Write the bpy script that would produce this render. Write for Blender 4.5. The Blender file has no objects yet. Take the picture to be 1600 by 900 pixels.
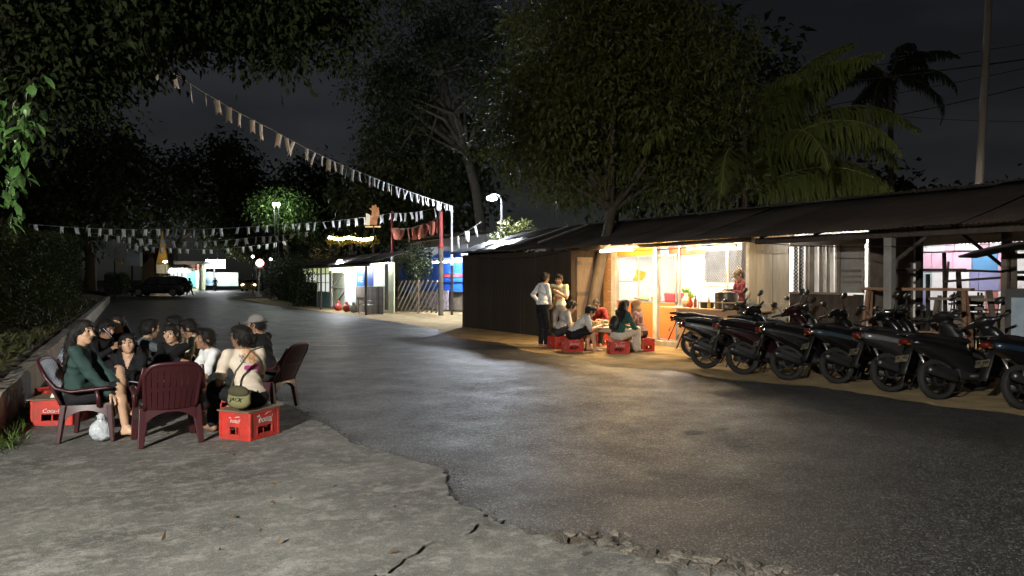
import bpy, bmesh, math, random
import numpy as np
from mathutils import Vector, Matrix, Euler

random.seed(7); RNG = np.random.default_rng(11)
SC = bpy.context.scene
COL = SC.collection
R = math.radians

# ------------------------------------------------------------------ camera, sky, moon, exposure
CAM_Z = 1.6; YAW = R(31.0); PITCH = math.atan(15/1150)
cd = bpy.data.cameras.new('camera'); cam = bpy.data.objects.new('camera', cd); COL.objects.link(cam)
cam.location = (0, 0, CAM_Z); cam.rotation_euler = (R(90) - PITCH, 0, -YAW)
cd.sensor_width = 36; cd.lens = 36*1150/1600; cd.clip_start = .05; cd.clip_end = 2000
SC.camera = cam

world = bpy.data.worlds.new('World'); SC.world = world; world.use_nodes = True
wn = world.node_tree; wn.nodes.clear()
w_out = wn.nodes.new('ShaderNodeOutputWorld'); w_bg = wn.nodes.new('ShaderNodeBackground')
sky = wn.nodes.new('ShaderNodeTexSky'); sky.sky_type = 'NISHITA'; sky.sun_disc = False
sky.sun_elevation = R(24); sky.sun_rotation = R(200)
w_hsv = wn.nodes.new('ShaderNodeHueSaturation'); w_hsv.inputs['Saturation'].default_value = .36; w_hsv.inputs['Hue'].default_value = .53
# thin night cloud, over the whole dome
w_tc = wn.nodes.new('ShaderNodeTexCoord'); w_map = wn.nodes.new('ShaderNodeMapping'); w_map.inputs['Scale'].default_value = (1.6, 1.6, 4.5)
w_noise = wn.nodes.new('ShaderNodeTexNoise'); w_noise.inputs['Scale'].default_value = 1.5; w_noise.inputs['Detail'].default_value = 6
w_ramp = wn.nodes.new('ShaderNodeMapRange'); w_ramp.inputs[1].default_value = .42; w_ramp.inputs[2].default_value = .72
w_ramp.inputs[3].default_value = .75; w_ramp.inputs[4].default_value = 1.75
w_mul = wn.nodes.new('ShaderNodeVectorMath'); w_mul.operation = 'SCALE'
wn.links.new(sky.outputs[0], w_hsv.inputs['Color']); wn.links.new(w_hsv.outputs[0], w_mul.inputs[0])
wn.links.new(w_tc.outputs['Generated'], w_map.inputs[0]); wn.links.new(w_map.outputs[0], w_noise.inputs['Vector'])
wn.links.new(w_noise.outputs[0], w_ramp.inputs[0]); wn.links.new(w_ramp.outputs[0], w_mul.inputs['Scale'])
wn.links.new(w_mul.outputs[0], w_bg.inputs['Color']); w_bg.inputs['Strength'].default_value = .0029
wn.links.new(w_bg.outputs[0], w_out.inputs['Surface'])

sd = bpy.data.lights.new('moon', 'SUN'); sd.energy = .012; sd.angle = R(.5); sd.color = (.85, .9, 1.0)
moon = bpy.data.objects.new('moon', sd); COL.objects.link(moon); moon.rotation_euler = (R(66), 0, R(160))

SC.view_settings.view_transform = 'Standard'; SC.view_settings.look = 'None'
SC.view_settings.exposure = 0.0; SC.view_settings.gamma = 1.0; SC.view_settings.use_curve_mapping = False
SC.render.engine = 'CYCLES'
cy = SC.cycles
cy.use_denoising = True
try: cy.denoiser = 'OPENIMAGEDENOISE'
except Exception: pass
cy.max_bounces = 5; cy.diffuse_bounces = 3; cy.glossy_bounces = 3; cy.transmission_bounces = 6; cy.transparent_max_bounces = 12
cy.sample_clamp_indirect = 4.0; cy.caustics_reflective = False; cy.caustics_refractive = False
try: cy.use_light_tree = True
except Exception: pass

# ------------------------------------------------------------------ measuring helpers (photo pixel -> world point)
_f = np.array([math.sin(YAW)*math.cos(PITCH), math.cos(YAW)*math.cos(PITCH), -math.sin(PITCH)])
_r = np.array([math.cos(YAW), -math.sin(YAW), 0.]); _u = np.cross(_r, _f); _o = np.array([0, 0, CAM_Z])
def _ray(px, py): return _f + _r*(px-800)/1150 - _u*(py-450)/1150
def gnd(px, py, z=0.):
    d = _ray(px, py); return Vector(_o + d*((z-CAM_Z)/d[2]))
def dep(px, py, t): return Vector(_o + _ray(px, py)*t)
def onX(px, py, X):
    d = _ray(px, py); return Vector(_o + d*(X/d[0]))

# ------------------------------------------------------------------ materials
MATS = {}
def mat(name, col, rough=.7, metal=0., var=.18, scale=6., bump=.15, bscale=None, spec=.5, rnd=0., emit=None, estr=0., coat=0., stretch=(1, 1, 1), dirt=None, dirt_scale=1.5, dirt_amt=.5, trans=0., alpha=1., sub=0.):
    if name in MATS: return MATS[name]
    m = bpy.data.materials.new(name); m.use_nodes = True; nt = m.node_tree; n = nt.nodes; l = nt.links
    b = n['Principled BSDF']; b.inputs['Roughness'].default_value = rough; b.inputs['Metallic'].default_value = metal
    b.inputs['Specular IOR Level'].default_value = spec
    if coat: b.inputs['Coat Weight'].default_value = coat; b.inputs['Coat Roughness'].default_value = .08
    if trans: b.inputs['Transmission Weight'].default_value = trans
    if alpha < 1: b.inputs['Alpha'].default_value = alpha
    c4 = (*col, 1)
    tc = n.new('ShaderNodeTexCoord'); mp = n.new('ShaderNodeMapping'); mp.inputs['Scale'].default_value = stretch
    l.new(tc.outputs['Object'], mp.inputs[0])
    last = None
    if var > 0:
        nz = n.new('ShaderNodeTexNoise'); nz.inputs['Scale'].default_value = scale; nz.inputs['Detail'].default_value = 5; nz.inputs['Roughness'].default_value = .62
        l.new(mp.outputs[0], nz.inputs['Vector'])
        mr = n.new('ShaderNodeMapRange'); mr.inputs[1].default_value = .3; mr.inputs[2].default_value = .7
        mr.inputs[3].default_value = 1-var; mr.inputs[4].default_value = 1+var; l.new(nz.outputs[0], mr.inputs[0])
        sc_ = n.new('ShaderNodeVectorMath'); sc_.operation = 'SCALE'; sc_.inputs[0].default_value = col; l.new(mr.outputs[0], sc_.inputs['Scale'])
        last = sc_.outputs[0]
    if dirt is not None:
        dz = n.new('ShaderNodeTexNoise'); dz.inputs['Scale'].default_value = dirt_scale; dz.inputs['Detail'].default_value = 7; dz.inputs['Roughness'].default_value = .7
        l.new(mp.outputs[0], dz.inputs['Vector'])
        dr = n.new('ShaderNodeMapRange'); dr.inputs[1].default_value = .46; dr.inputs[2].default_value = .66; dr.inputs[3].default_value = 0; dr.inputs[4].default_value = dirt_amt
        l.new(dz.outputs[0], dr.inputs[0])
        mx = n.new('ShaderNodeMixRGB'); mx.inputs[2].default_value = (*dirt, 1); l.new(dr.outputs[0], mx.inputs[0])
        if last: l.new(last, mx.inputs[1])
        else: mx.inputs[1].default_value = c4
        last = mx.outputs[0]
    if rnd > 0:
        oi = n.new('ShaderNodeObjectInfo'); r2 = n.new('ShaderNodeMapRange'); r2.inputs[3].default_value = 1-rnd; r2.inputs[4].default_value = 1+rnd
        l.new(oi.outputs['Random'], r2.inputs[0]); s2 = n.new('ShaderNodeVectorMath'); s2.operation = 'SCALE'
        if last: l.new(last, s2.inputs[0])
        else: s2.inputs[0].default_value = col
        l.new(r2.outputs[0], s2.inputs['Scale']); last = s2.outputs[0]
    if last: l.new(last, b.inputs['Base Color'])
    else: b.inputs['Base Color'].default_value = c4
    if bump > 0:
        bz = n.new('ShaderNodeTexNoise'); bz.inputs['Scale'].default_value = bscale or scale*4; bz.inputs['Detail'].default_value = 4
        l.new(mp.outputs[0], bz.inputs['Vector']); bp = n.new('ShaderNodeBump'); bp.inputs['Strength'].default_value = bump; bp.inputs['Distance'].default_value = .02
        l.new(bz.outputs[0], bp.inputs['Height']); l.new(bp.outputs[0], b.inputs['Normal'])
    if emit is not None:
        b.inputs['Emission Color'].default_value = (*emit, 1); b.inputs['Emission Strength'].default_value = estr
    MATS[name] = m
    return m
def glow(name, col, strength):
    return mat(name, (.8, .8, .8), rough=.4, var=0, bump=0, emit=col, estr=strength)
def leafmat(name, col, col2, rough=.5, trl=.25, spec=.4):
    """leaf: two greens by noise, a little light passing through"""
    if name in MATS: return MATS[name]
    m = bpy.data.materials.new(name); m.use_nodes = True; nt = m.node_tree; n = nt.nodes; l = nt.links
    b = n['Principled BSDF']; b.inputs['Roughness'].default_value = rough; b.inputs['Specular IOR Level'].default_value = spec
    tc = n.new('ShaderNodeTexCoord'); nz = n.new('ShaderNodeTexNoise'); nz.inputs['Scale'].default_value = 1.1; nz.inputs['Detail'].default_value = 8; nz.inputs['Roughness'].default_value = .8
    l.new(tc.outputs['Object'], nz.inputs['Vector'])
    mr = n.new('ShaderNodeMapRange'); mr.inputs[1].default_value = .36; mr.inputs[2].default_value = .64; l.new(nz.outputs[0], mr.inputs[0])
    mx = n.new('ShaderNodeMixRGB'); mx.inputs[1].default_value = (*col, 1); mx.inputs[2].default_value = (*col2, 1); l.new(mr.outputs[0], mx.inputs[0])
    l.new(mx.outputs[0], b.inputs['Base Color'])
    tr = n.new('ShaderNodeBsdfTranslucent'); l.new(mx.outputs[0], tr.inputs[0])
    ms = n.new('ShaderNodeMixShader'); ms.inputs[0].default_value = trl
    l.new(b.outputs[0], ms.inputs[1]); l.new(tr.outputs[0], ms.inputs[2]); l.new(ms.outputs[0], n['Material Output'].inputs[0])
    MATS[name] = m
    return m

# ------------------------------------------------------------------ mesh helpers
def rotm(ax=0, ay=0, az=0): return np.array(Euler((R(ax), R(ay), R(az))).to_matrix())
class MB:
    def __init__(s): s.v = []; s.f = []; s.m = []; s.k = 0
    def add(s, vs, fs, mi=0):
        o = len(s.v); s.v.extend([tuple(map(float, p)) for p in vs]); s.f.extend([tuple(i+o for i in q) for q in fs]); s.m.extend([mi]*len(fs)); return s
    def box(s, c, d, rot=None, mi=0, taper=None):
        x, y, z = d[0]/2, d[1]/2, d[2]/2; t = taper or (1, 1)
        P = np.array([(-x, -y, -z), (x, -y, -z), (x, y, -z), (-x, y, -z), (-x*t[0], -y*t[1], z), (x*t[0], -y*t[1], z), (x*t[0], y*t[1], z), (-x*t[0], y*t[1], z)])
        if rot is not None: P = P @ np.asarray(rot).T
        P = P + np.array(c)
        return s.add(P, [(0, 3, 2, 1), (4, 5, 6, 7), (0, 1, 5, 4), (1, 2, 6, 5), (2, 3, 7, 6), (3, 0, 4, 7)], mi)
    def b2(s, lo, hi, mi=0):
        lo = np.array(lo, float); hi = np.array(hi, float); return s.box((lo+hi)/2, hi-lo, None, mi)
    def beam(s, a, b, w, h, up=(0, 0, 1), mi=0, w2=None, h2=None):
        a = np.array(a, float); b = np.array(b, float); d = b-a; d /= np.linalg.norm(d); up = np.array(up, float)
        sd_ = np.cross(d, up)
        if np.linalg.norm(sd_) < 1e-4: sd_ = np.cross(d, (1, 0, 0))
        sd_ /= np.linalg.norm(sd_); u = np.cross(sd_, d); w2 = w2 or w; h2 = h2 or h; P = []
        for p, ww, hh in ((a, w, h), (b, w2, h2)):
            for q in ((-1, -1), (1, -1), (1, 1), (-1, 1)): P.append(p + sd_*q[0]*ww/2 + u*q[1]*hh/2)
        return s.add(P, [(3, 2, 1, 0), (4, 5, 6, 7), (0, 1, 5, 4), (1, 2, 6, 5), (2, 3, 7, 6), (3, 0, 4, 7)], mi)
    def tube(s, pts, rad, n=8, mi=0, cap=True, flat=1.0, up=(0, 0, 1)):
        pts = [np.array(p, float) for p in pts]; N = len(pts)
        if not hasattr(rad, '__len__'): rad = [rad]*N
        V = []; ref = None
        for i, p in enumerate(pts):
            d = pts[min(i+1, N-1)]-pts[max(i-1, 0)]; d /= (np.linalg.norm(d)+1e-9)
            if ref is None:
                ref = np.cross(d, up)
                if np.linalg.norm(ref) < 1e-3: ref = np.cross(d, (1, 0, 0.))
            ref = ref - d*(ref@d); ref /= (np.linalg.norm(ref)+1e-9); o = np.cross(ref, d)
            for j in range(n):
                a = 2*math.pi*j/n; V.append(p + ref*math.cos(a)*rad[i] + o*math.sin(a)*rad[i]*flat)
        Fs = [(i*n+j, i*n+(j+1) % n, (i+1)*n+(j+1) % n, (i+1)*n+j) for i in range(N-1) for j in range(n)]
        if cap: Fs += [tuple(reversed(range(n))), tuple(range((N-1)*n, N*n))]
        return s.add(V, Fs, mi)
    def lathe(s, prof, n=16, c=(0, 0, 0), rot=None, mi=0, cap=True):
        V = []
        for (r_, z) in prof:
            for j in range(n): a = 2*math.pi*j/n; V.append((r_*math.cos(a), r_*math.sin(a), z))
        V = np.array(V)
        if rot is not None: V = V @ np.asarray(rot).T
        V = V+np.array(c); N = len(prof)
        Fs = [(i*n+j, i*n+(j+1) % n, (i+1)*n+(j+1) % n, (i+1)*n+j) for i in range(N-1) for j in range(n)]
        if cap: Fs += [tuple(reversed(range(n))), tuple(range((N-1)*n, N*n))]
        return s.add(V, Fs, mi)
    def sheet(s, grid, th, mi=0):
        """closed thin slab from a grid of points (rows x cols)"""
        g = np.array(grid, float); a, b = g.shape[:2]
        du = np.gradient(g, axis=0); dv = np.gradient(g, axis=1); nn = np.cross(du, dv); nn /= (np.linalg.norm(nn, axis=2, keepdims=True)+1e-9)
        top = (g+nn*th/2).reshape(-1, 3); bot = (g-nn*th/2).reshape(-1, 3); o = a*b; Fs = []
        I = lambda i, j: i*b+j
        for i in range(a-1):
            for j in range(b-1):
                Fs.append((I(i, j), I(i+1, j), I(i+1, j+1), I(i, j+1))); Fs.append((o+I(i, j), o+I(i, j+1), o+I(i+1, j+1), o+I(i+1, j)))
        ring = [I(i, 0) for i in range(a)]+[I(a-1, j) for j in range(1, b)]+[I(i, b-1) for i in range(a-2, -1, -1)]+[I(0, j) for j in range(b-2, 0, -1)]
        for q in range(len(ring)):
            x, y = ring[q], ring[(q+1) % len(ring)]; Fs.append((y, x, o+x, o+y))
        return s.add(np.vstack([top, bot]), Fs, mi)
    def prism(s, poly, z0, z1, mi=0, M=None):
        """polygon (xy list) extruded z0..z1; M maps local xyz to the mesh"""
        n = len(poly); V = [(x, y, z0) for x, y in poly]+[(x, y, z1) for x, y in poly]
        if M is not None: V = [M(p) for p in V]
        return s.add(V, [tuple(reversed(range(n))), tuple(range(n, 2*n))]+[(i, (i+1) % n, n+(i+1) % n, n+i) for i in range(n)], mi)
    def loft(s, rings, mi=0, cap=True):
        n = len(rings[0]); V = [p for r_ in rings for p in r_]; N = len(rings)
        Fs = [(i*n+j, i*n+(j+1) % n, (i+1)*n+(j+1) % n, (i+1)*n+j) for i in range(N-1) for j in range(n)]
        if cap: Fs += [tuple(reversed(range(n))), tuple(range((N-1)*n, N*n))]
        return s.add(V, Fs, mi)
    def mesh(s, name, mats, smooth=False):
        me = bpy.data.meshes.new(name); me.from_pydata(s.v, [], s.f)
        for m in (mats if isinstance(mats, (list, tuple)) else [mats]): me.materials.append(m)
        if any(s.m): me.polygons.foreach_set('material_index', s.m)
        bm = bmesh.new(); bm.from_mesh(me); bmesh.ops.recalc_face_normals(bm, faces=bm.faces); bm.to_mesh(me); bm.free()
        if smooth: me.polygons.foreach_set('use_smooth', [True]*len(me.polygons))
        me.update(); return me
    def build(s, name, mats, parent=None, smooth=False, bevel=0, sub=0, loc=None, angle=None):
        o = bpy.data.objects.new(name, s.mesh(name, mats, smooth or sub > 0)); COL.objects.link(o)
        finish(o, parent, bevel, sub, loc)
        if angle: sharp(o, angle)
        return o
def sharp(o, angle):
    try: o.data.set_sharp_from_angle(angle=R(angle))
    except Exception: pass
WORLD_PARENT = set()
def finish(o, parent, bevel=0, sub=0, loc=None):
    if parent is not None:
        o.parent = parent
        if parent.name in WORLD_PARENT: o.location = -parent.location
    if loc is not None: o.location = loc
    if bevel:
        b = o.modifiers.new('bevel', 'BEVEL'); b.width = bevel; b.segments = 2; b.limit_method = 'ANGLE'; b.angle_limit = R(40)
    if sub:
        b = o.modifiers.new('sub', 'SUBSURF'); b.levels = sub; b.render_levels = sub
    return o
def inst(me, name, parent=None, loc=(0, 0, 0), rot=(0, 0, 0), sc=(1, 1, 1)):
    o = bpy.data.objects.new(name, me); COL.objects.link(o); o.parent = parent
    lv = Vector(loc)
    if parent is not None and parent.name in WORLD_PARENT: lv = lv-parent.location
    o.location = lv; o.rotation_euler = rot; o.scale = sc
    return o
def tag(o, label=None, cat=None, group=None, kind=None):
    if label: o['label'] = label
    if cat: o['category'] = cat
    if group: o['group'] = group
    if kind: o['kind'] = kind
    return o
def thing(name, label, cat, loc=(0, 0, 0), rotz=0., group=None, world=False):
    """Empty at the base. world=True: its parts are given in world coordinates"""
    o = bpy.data.objects.new(name, None); COL.objects.link(o); o.empty_display_size = .2
    o.location = loc; o.rotation_euler = (0, 0, rotz)
    if world: WORLD_PARENT.add(o.name)
    return tag(o, label, cat, group)
def copy_tree(o, parent=None):
    c = o.copy(); COL.objects.link(c); c.parent = parent
    if o.name in WORLD_PARENT: WORLD_PARENT.add(c.name)
    for ch in list(o.children): copy_tree(ch, c)
    return c
def text_mesh(body, size, M, name, m, parent, ext=.002, shear=0., align='CENTER'):
    """raised lettering; M maps (x right, y up, z out) to the mesh"""
    cu = bpy.data.curves.new(name, 'FONT'); cu.body = body; cu.size = size; cu.shear = shear; cu.extrude = ext; cu.align_x = align; cu.align_y = 'CENTER'; cu.resolution_u = 3
    ob = bpy.data.objects.new(name, cu); COL.objects.link(ob)
    dg = bpy.context.evaluated_depsgraph_get(); me = bpy.data.meshes.new_from_object(ob.evaluated_get(dg))
    bpy.data.objects.remove(ob); bpy.data.curves.remove(cu)
    me.transform(Matrix(M)); me.materials.clear(); me.materials.append(m); me.name = name
    o = bpy.data.objects.new(name, me); COL.objects.link(o); finish(o, parent); return o
def frame4(o, x, y, z):
    return [[x[0], y[0], z[0], o[0]], [x[1], y[1], z[1], o[1]], [x[2], y[2], z[2], o[2]], [0, 0, 0, 1]]
def leaf_cloud(P, D, L, W, N=None, droop=.25):
    """leaf-sized faces: base points P, directions D, length L, width W (arrays) -> verts, quads (6 verts, folded midrib)"""
    n = len(P); D = D/np.linalg.norm(D, axis=1, keepdims=True)
    up = RNG.normal(size=(n, 3))*.55+np.array([0, 0, 1.]) if N is None else N
    S = np.cross(D, up); S /= (np.linalg.norm(S, axis=1, keepdims=True)+1e-9); U = np.cross(S, D)
    L = np.broadcast_to(L, (n,))[:, None]; W = np.broadcast_to(W, (n,))[:, None]
    mid = P+D*L*.5-U*W*.12; tip = P+D*L-U*L*droop
    a = P+D*L*.42+S*W*.5+U*W*.1; b = P+D*L*.42-S*W*.5+U*W*.1
    V = np.stack([P, a, mid, b, tip], 1).reshape(-1, 3)
    k = np.arange(n)[:, None]*5
    Fq = np.concatenate([k+np.array([[0, 1, 2]]), k+np.array([[0, 2, 3]]), k+np.array([[1, 4, 2]]), k+np.array([[2, 4, 3]])], 0)
    return V, Fq
def np_obj(name, V, Fq, m, parent=None, smooth=False, kind=None, mi=None):
    me = bpy.data.meshes.new(name); k = Fq.shape[1]
    me.vertices.add(len(V)); me.vertices.foreach_set('co', np.asarray(V, np.float32).ravel())
    me.loops.add(Fq.size); me.loops.foreach_set('vertex_index', Fq.astype(np.int32).ravel())
    me.polygons.add(len(Fq)); me.polygons.foreach_set('loop_start', np.arange(0, Fq.size, k, dtype=np.int32))
    try: me.polygons.foreach_set('loop_total', np.full(len(Fq), k, np.int32))
    except Exception: pass
    for q in (m if isinstance(m, (list, tuple)) else [m]): me.materials.append(q)
    if mi is not None: me.polygons.foreach_set('material_index', np.asarray(mi, np.int32))
    me.update(calc_edges=True); me.validate()
    if smooth: me.polygons.foreach_set('use_smooth', np.ones(len(Fq), bool))
    o = bpy.data.objects.new(name, me); COL.objects.link(o); finish(o, parent)
    if kind: o['kind'] = kind
    return o

# ------------------------------------------------------------------ ground, road, apron
def asphalt_mat():
    m = bpy.data.materials.new('asphalt'); m.use_nodes = True; nt = m.node_tree; n = nt.nodes; l = nt.links; b = n['Principled BSDF']
    tc = n.new('ShaderNodeTexCoord')
    def noise(s, d=5, r=.6):
        q = n.new('ShaderNodeTexNoise'); q.inputs['Scale'].default_value = s; q.inputs['Detail'].default_value = d; q.inputs['Roughness'].default_value = r; l.new(tc.outputs['Object'], q.inputs['Vector']); return q.outputs[0]
    def rng(i, a, b_, c, d):
        q = n.new('ShaderNodeMapRange'); q.inputs[1].default_value = a; q.inputs[2].default_value = b_; q.inputs[3].default_value = c; q.inputs[4].default_value = d; l.new(i, q.inputs[0]); return q.outputs[0]
    def mul(a, b_):
        q = n.new('ShaderNodeMath'); q.operation = 'MULTIPLY'; l.new(a, q.inputs[0]); l.new(b_, q.inputs[1]); return q.outputs[0]
    vo = n.new('ShaderNodeTexVoronoi'); vo.inputs['Scale'].default_value = 82; l.new(tc.outputs['Object'], vo.inputs['Vector'])
    big = rng(noise(.35, 6, .65), .35, .65, .72, 1.3); mid = rng(noise(4, 6, .7), .3, .7, .75, 1.25)
    vc = n.new('ShaderNodeSeparateColor'); l.new(vo.outputs['Color'], vc.inputs[0]); st = rng(vc.outputs[0], .72, 1., .72, 3.8)
    k = mul(mul(big, mid), st)
    sc_ = n.new('ShaderNodeVectorMath'); sc_.operation = 'SCALE'; sc_.inputs[0].default_value = (.043, .041, .0395); l.new(k, sc_.inputs['Scale'])
    # pale dusty stains
    dust = rng(noise(.9, 8, .75), .60, .70, 0, .35)
    mx = n.new('ShaderNodeMixRGB'); mx.inputs[2].default_value = (.13, .12, .11, 1); l.new(dust, mx.inputs[0]); l.new(sc_.outputs[0], mx.inputs[1])
    l.new(mx.outputs[0], b.inputs['Base Color'])
    l.new(rng(noise(1.3, 6, .7), .3, .7, .40, .68), b.inputs['Roughness']); b.inputs['Specular IOR Level'].default_value = .5
    bp = n.new('ShaderNodeBump'); bp.inputs['Strength'].default_value = .75; bp.inputs['Distance'].default_value = .008; l.new(vo.outputs['Distance'], bp.inputs['Height']); bp.invert = True
    bp2 = n.new('ShaderNodeBump'); bp2.inputs['Strength'].default_value = .35; bp2.inputs['Distance'].default_value = .05; l.new(noise(2.2, 6, .65), bp2.inputs['Height'])
    l.new(bp.outputs[0], bp2.inputs['Normal']); l.new(bp2.outputs[0], b.inputs['Normal']); return m
def concrete_mat():
    m = bpy.data.materials.new('worn_concrete'); m.use_nodes = True; nt = m.node_tree; n = nt.nodes; l = nt.links; b = n['Principled BSDF']
    tc = n.new('ShaderNodeTexCoord'); mp = n.new('ShaderNodeMapping'); mp.inputs['Rotation'].default_value = (0, 0, R(-28)); mp.inputs['Scale'].default_value = (.75, 1.15, 1); l.new(tc.outputs['Object'], mp.inputs[0])
    def noise(s, d=6, r=.65, src=None):
        q = n.new('ShaderNodeTexNoise'); q.inputs['Scale'].default_value = s; q.inputs['Detail'].default_value = d; q.inputs['Roughness'].default_value = r; l.new(src or mp.outputs[0], q.inputs['Vector']); return q.outputs[0]
    def rng(i, a, b_, c, d):
        q = n.new('ShaderNodeMapRange'); q.inputs[1].default_value = a; q.inputs[2].default_value = b_; q.inputs[3].default_value = c; q.inputs[4].default_value = d; l.new(i, q.inputs[0]); return q.outputs[0]
    def mix(f, a, b_):
        q = n.new('ShaderNodeMixRGB'); l.new(f, q.inputs[0])
        for i, v in ((1, a), (2, b_)):
            if isinstance(v, tuple): q.inputs[i].default_value = (*v, 1)
            else: l.new(v, q.inputs[i])
        return q.outputs[0]
    c = mix(rng(noise(1.1, 7, .7), .36, .64, 0, 1), (.078, .077, .073), (.20, .198, .185))
    c = mix(rng(noise(2.6, 9, .8), .52, .64, 0, .75), c, (.40, .395, .365))          # flaked, paler skin
    c = mix(rng(noise(.5, 5, .6, tc.outputs['Object']), .50, .64, 0, .6), c, (.085, .083, .077))    # damp dark stains
    c = mix(rng(noise(60, 3, .6, tc.outputs['Object']), .35, .75, 0, .6), c, (.09, .087, .078)); c = mix(rng(noise(140, 2, .5, tc.outputs['Object']), .60, .72, 0, .7), c, (.46, .44, .39)); c = mix(rng(noise(11, 6, .75, tc.outputs['Object']), .50, .62, 0, .5), c, (.33, .32, .28))
    l.new(c, b.inputs['Base Color']); b.inputs['Roughness'].default_value = .85; b.inputs['Specular IOR Level'].default_value = .3
    bp = n.new('ShaderNodeBump'); bp.inputs['Strength'].default_value = .9; bp.inputs['Distance'].default_value = .014; l.new(noise(38, 9, .8, tc.outputs['Object']), bp.inputs['Height'])
    bp2 = n.new('ShaderNodeBump'); bp2.inputs['Strength'].default_value = .5; bp2.inputs['Distance'].default_value = .03; l.new(noise(3.5, 7, .7), bp2.inputs['Height'])
    l.new(bp.outputs[0], bp2.inputs['Normal']); l.new(bp2.outputs[0], b.inputs['Normal']); return m
M_ASPH = asphalt_mat(); M_CONC = concrete_mat()
M_SOIL = mat('soil', (.07, .055, .04), .95, var=.4, scale=1.2, bump=.6, bscale=9)
M_SAND = mat('sandy_verge', (.32, .23, .11), .95, var=.35, scale=2.5, bump=.7, bscale=22, dirt=(.17, .12, .065), dirt_scale=1.1)
M_KERB = mat('kerb_concrete', (.29, .255, .215), .9, var=.3, scale=3, bump=.6, bscale=14, dirt=(.12, .11, .08), dirt_scale=2.2, dirt_amt=.6)

def jag(pts, step, amp, seed):
    rg = np.random.default_rng(seed); out = []; off = 0.
    for (a, b) in zip(pts[:-1], pts[1:]):
        a = np.array(a, float); b = np.array(b, float); n = max(1, int(np.linalg.norm(b-a)/step)); t = (b-a)/np.linalg.norm(b-a); nrm = np.array((-t[1], t[0]))
        for i in range(n): off = off*.72+rg.normal()*amp*.75; out.append(a+(b-a)*i/n+nrm*(off+rg.normal()*amp*.22))
    out.append(np.array(pts[-1], float)); return [tuple(p) for p in out]
def flat_poly(name, poly, z, m, thick=0., parent=None):
    """polygon sheet at height z; thick>0 gives it a real edge down"""
    bm = bmesh.new(); vs = [bm.verts.new((x, y, z)) for x, y in poly]
    f = bm.faces.new(vs)
    if thick:
        r_ = bmesh.ops.extrude_face_region(bm, geom=[f]); 
        for v in [e for e in r_['geom'] if isinstance(e, bmesh.types.BMVert)]: v.co.z -= thick
    bmesh.ops.recalc_face_normals(bm, faces=bm.faces); bmesh.ops.triangulate(bm, faces=[q for q in bm.faces if len(q.verts) > 4])
    me = bpy.data.meshes.new(name); bm.to_mesh(me); bm.free(); me.materials.append(m)
    o = bpy.data.objects.new(name, me); COL.objects.link(o); finish(o, parent)
    if o.data.polygons[0].normal.z < 0 and not thick: o.data.flip_normals()
    return o
gs = MB(); gs.add([(-400, -200, -.03), (500, -200, -.03), (500, 700, -.03), (-400, 700, -.03)], [(0, 1, 2, 3)])
tag(gs.build('ground', M_SOIL), kind='structure')
road = flat_poly('road', [(-6, -30), (10.2, -30), (10.3, 60), (22, 75), (60, 100), (60, 150), (-40, 150), (-10, 80), (1.5, 62), (.2, 30), (-.9, 8), (-1.4, 0)], 0., M_ASPH); tag(road, kind='structure')
# sandy verge in front of the stalls, ragged edge on the asphalt
edge = jag([(9.6, -8), (9.7, 3.5), (9.25, 5.2), (9.45, 7.0), (8.95, 8.3), (9.0, 9.4), (8.3, 10.6), (8.7, 12.2), (8.6, 14.0), (9.2, 15.5), (8.9, 18), (9.9, 21), (10.2, 26), (10.4, 34), (10.3, 44), (11.5, 60)], .12, .05, 3)
verge = flat_poly('verge', edge+[(40, 60), (40, -8)], .005, M_SAND); tag(verge, kind='structure')
# concrete apron: edge along the road, crack splits it into two slabs
e1 = jag([(2.2, 16.5), (2.33, 13), (2.30, 9.9), (2.33, 7.95), (2.30, 6.9), (2.42, 6.2), (2.62, 5.5), (2.50, 5.15), (2.33, 4.75), (2.36, 4.15)], .045, .020, 5)
crk = jag([(2.36, 4.15), (2.12, 4.02), (1.83, 3.98), (1.62, 3.80), (1.5, 3.72), (1.25, 3.62), (.95, 3.3), (.4, 2.6), (-.5, 1.95), (-1.12, 1.7), (-3.4, 1.1)], .05, .016, 8)
e2 = jag([(2.385, 4.12), (2.42, 3.8), (2.62, 3.45), (2.72, 3.2), (2.95, 3.0), (3.10, 2.75), (3.3, 2.2), (3.6, 1.2), (3.4, -6)], .045, .03, 6)
slab1 = e1+crk[1:]+[(-3.5, 8.5), (-.66, 8.45), (.12, 20.5)]
slab2 = e2+[(-3.6, -6), (-3.42, 1.06)]+[(x+.008, y-.022-.006*math.cos(i*.7)) for i, (x, y) in enumerate(reversed(crk[1:-1]))]
ap = flat_poly('concrete_apron', slab1, .030, M_CONC, .08); tag(ap, kind='structure')
ap2 = flat_poly('slab', slab2, .027, M_CONC, .08, parent=ap)
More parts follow.
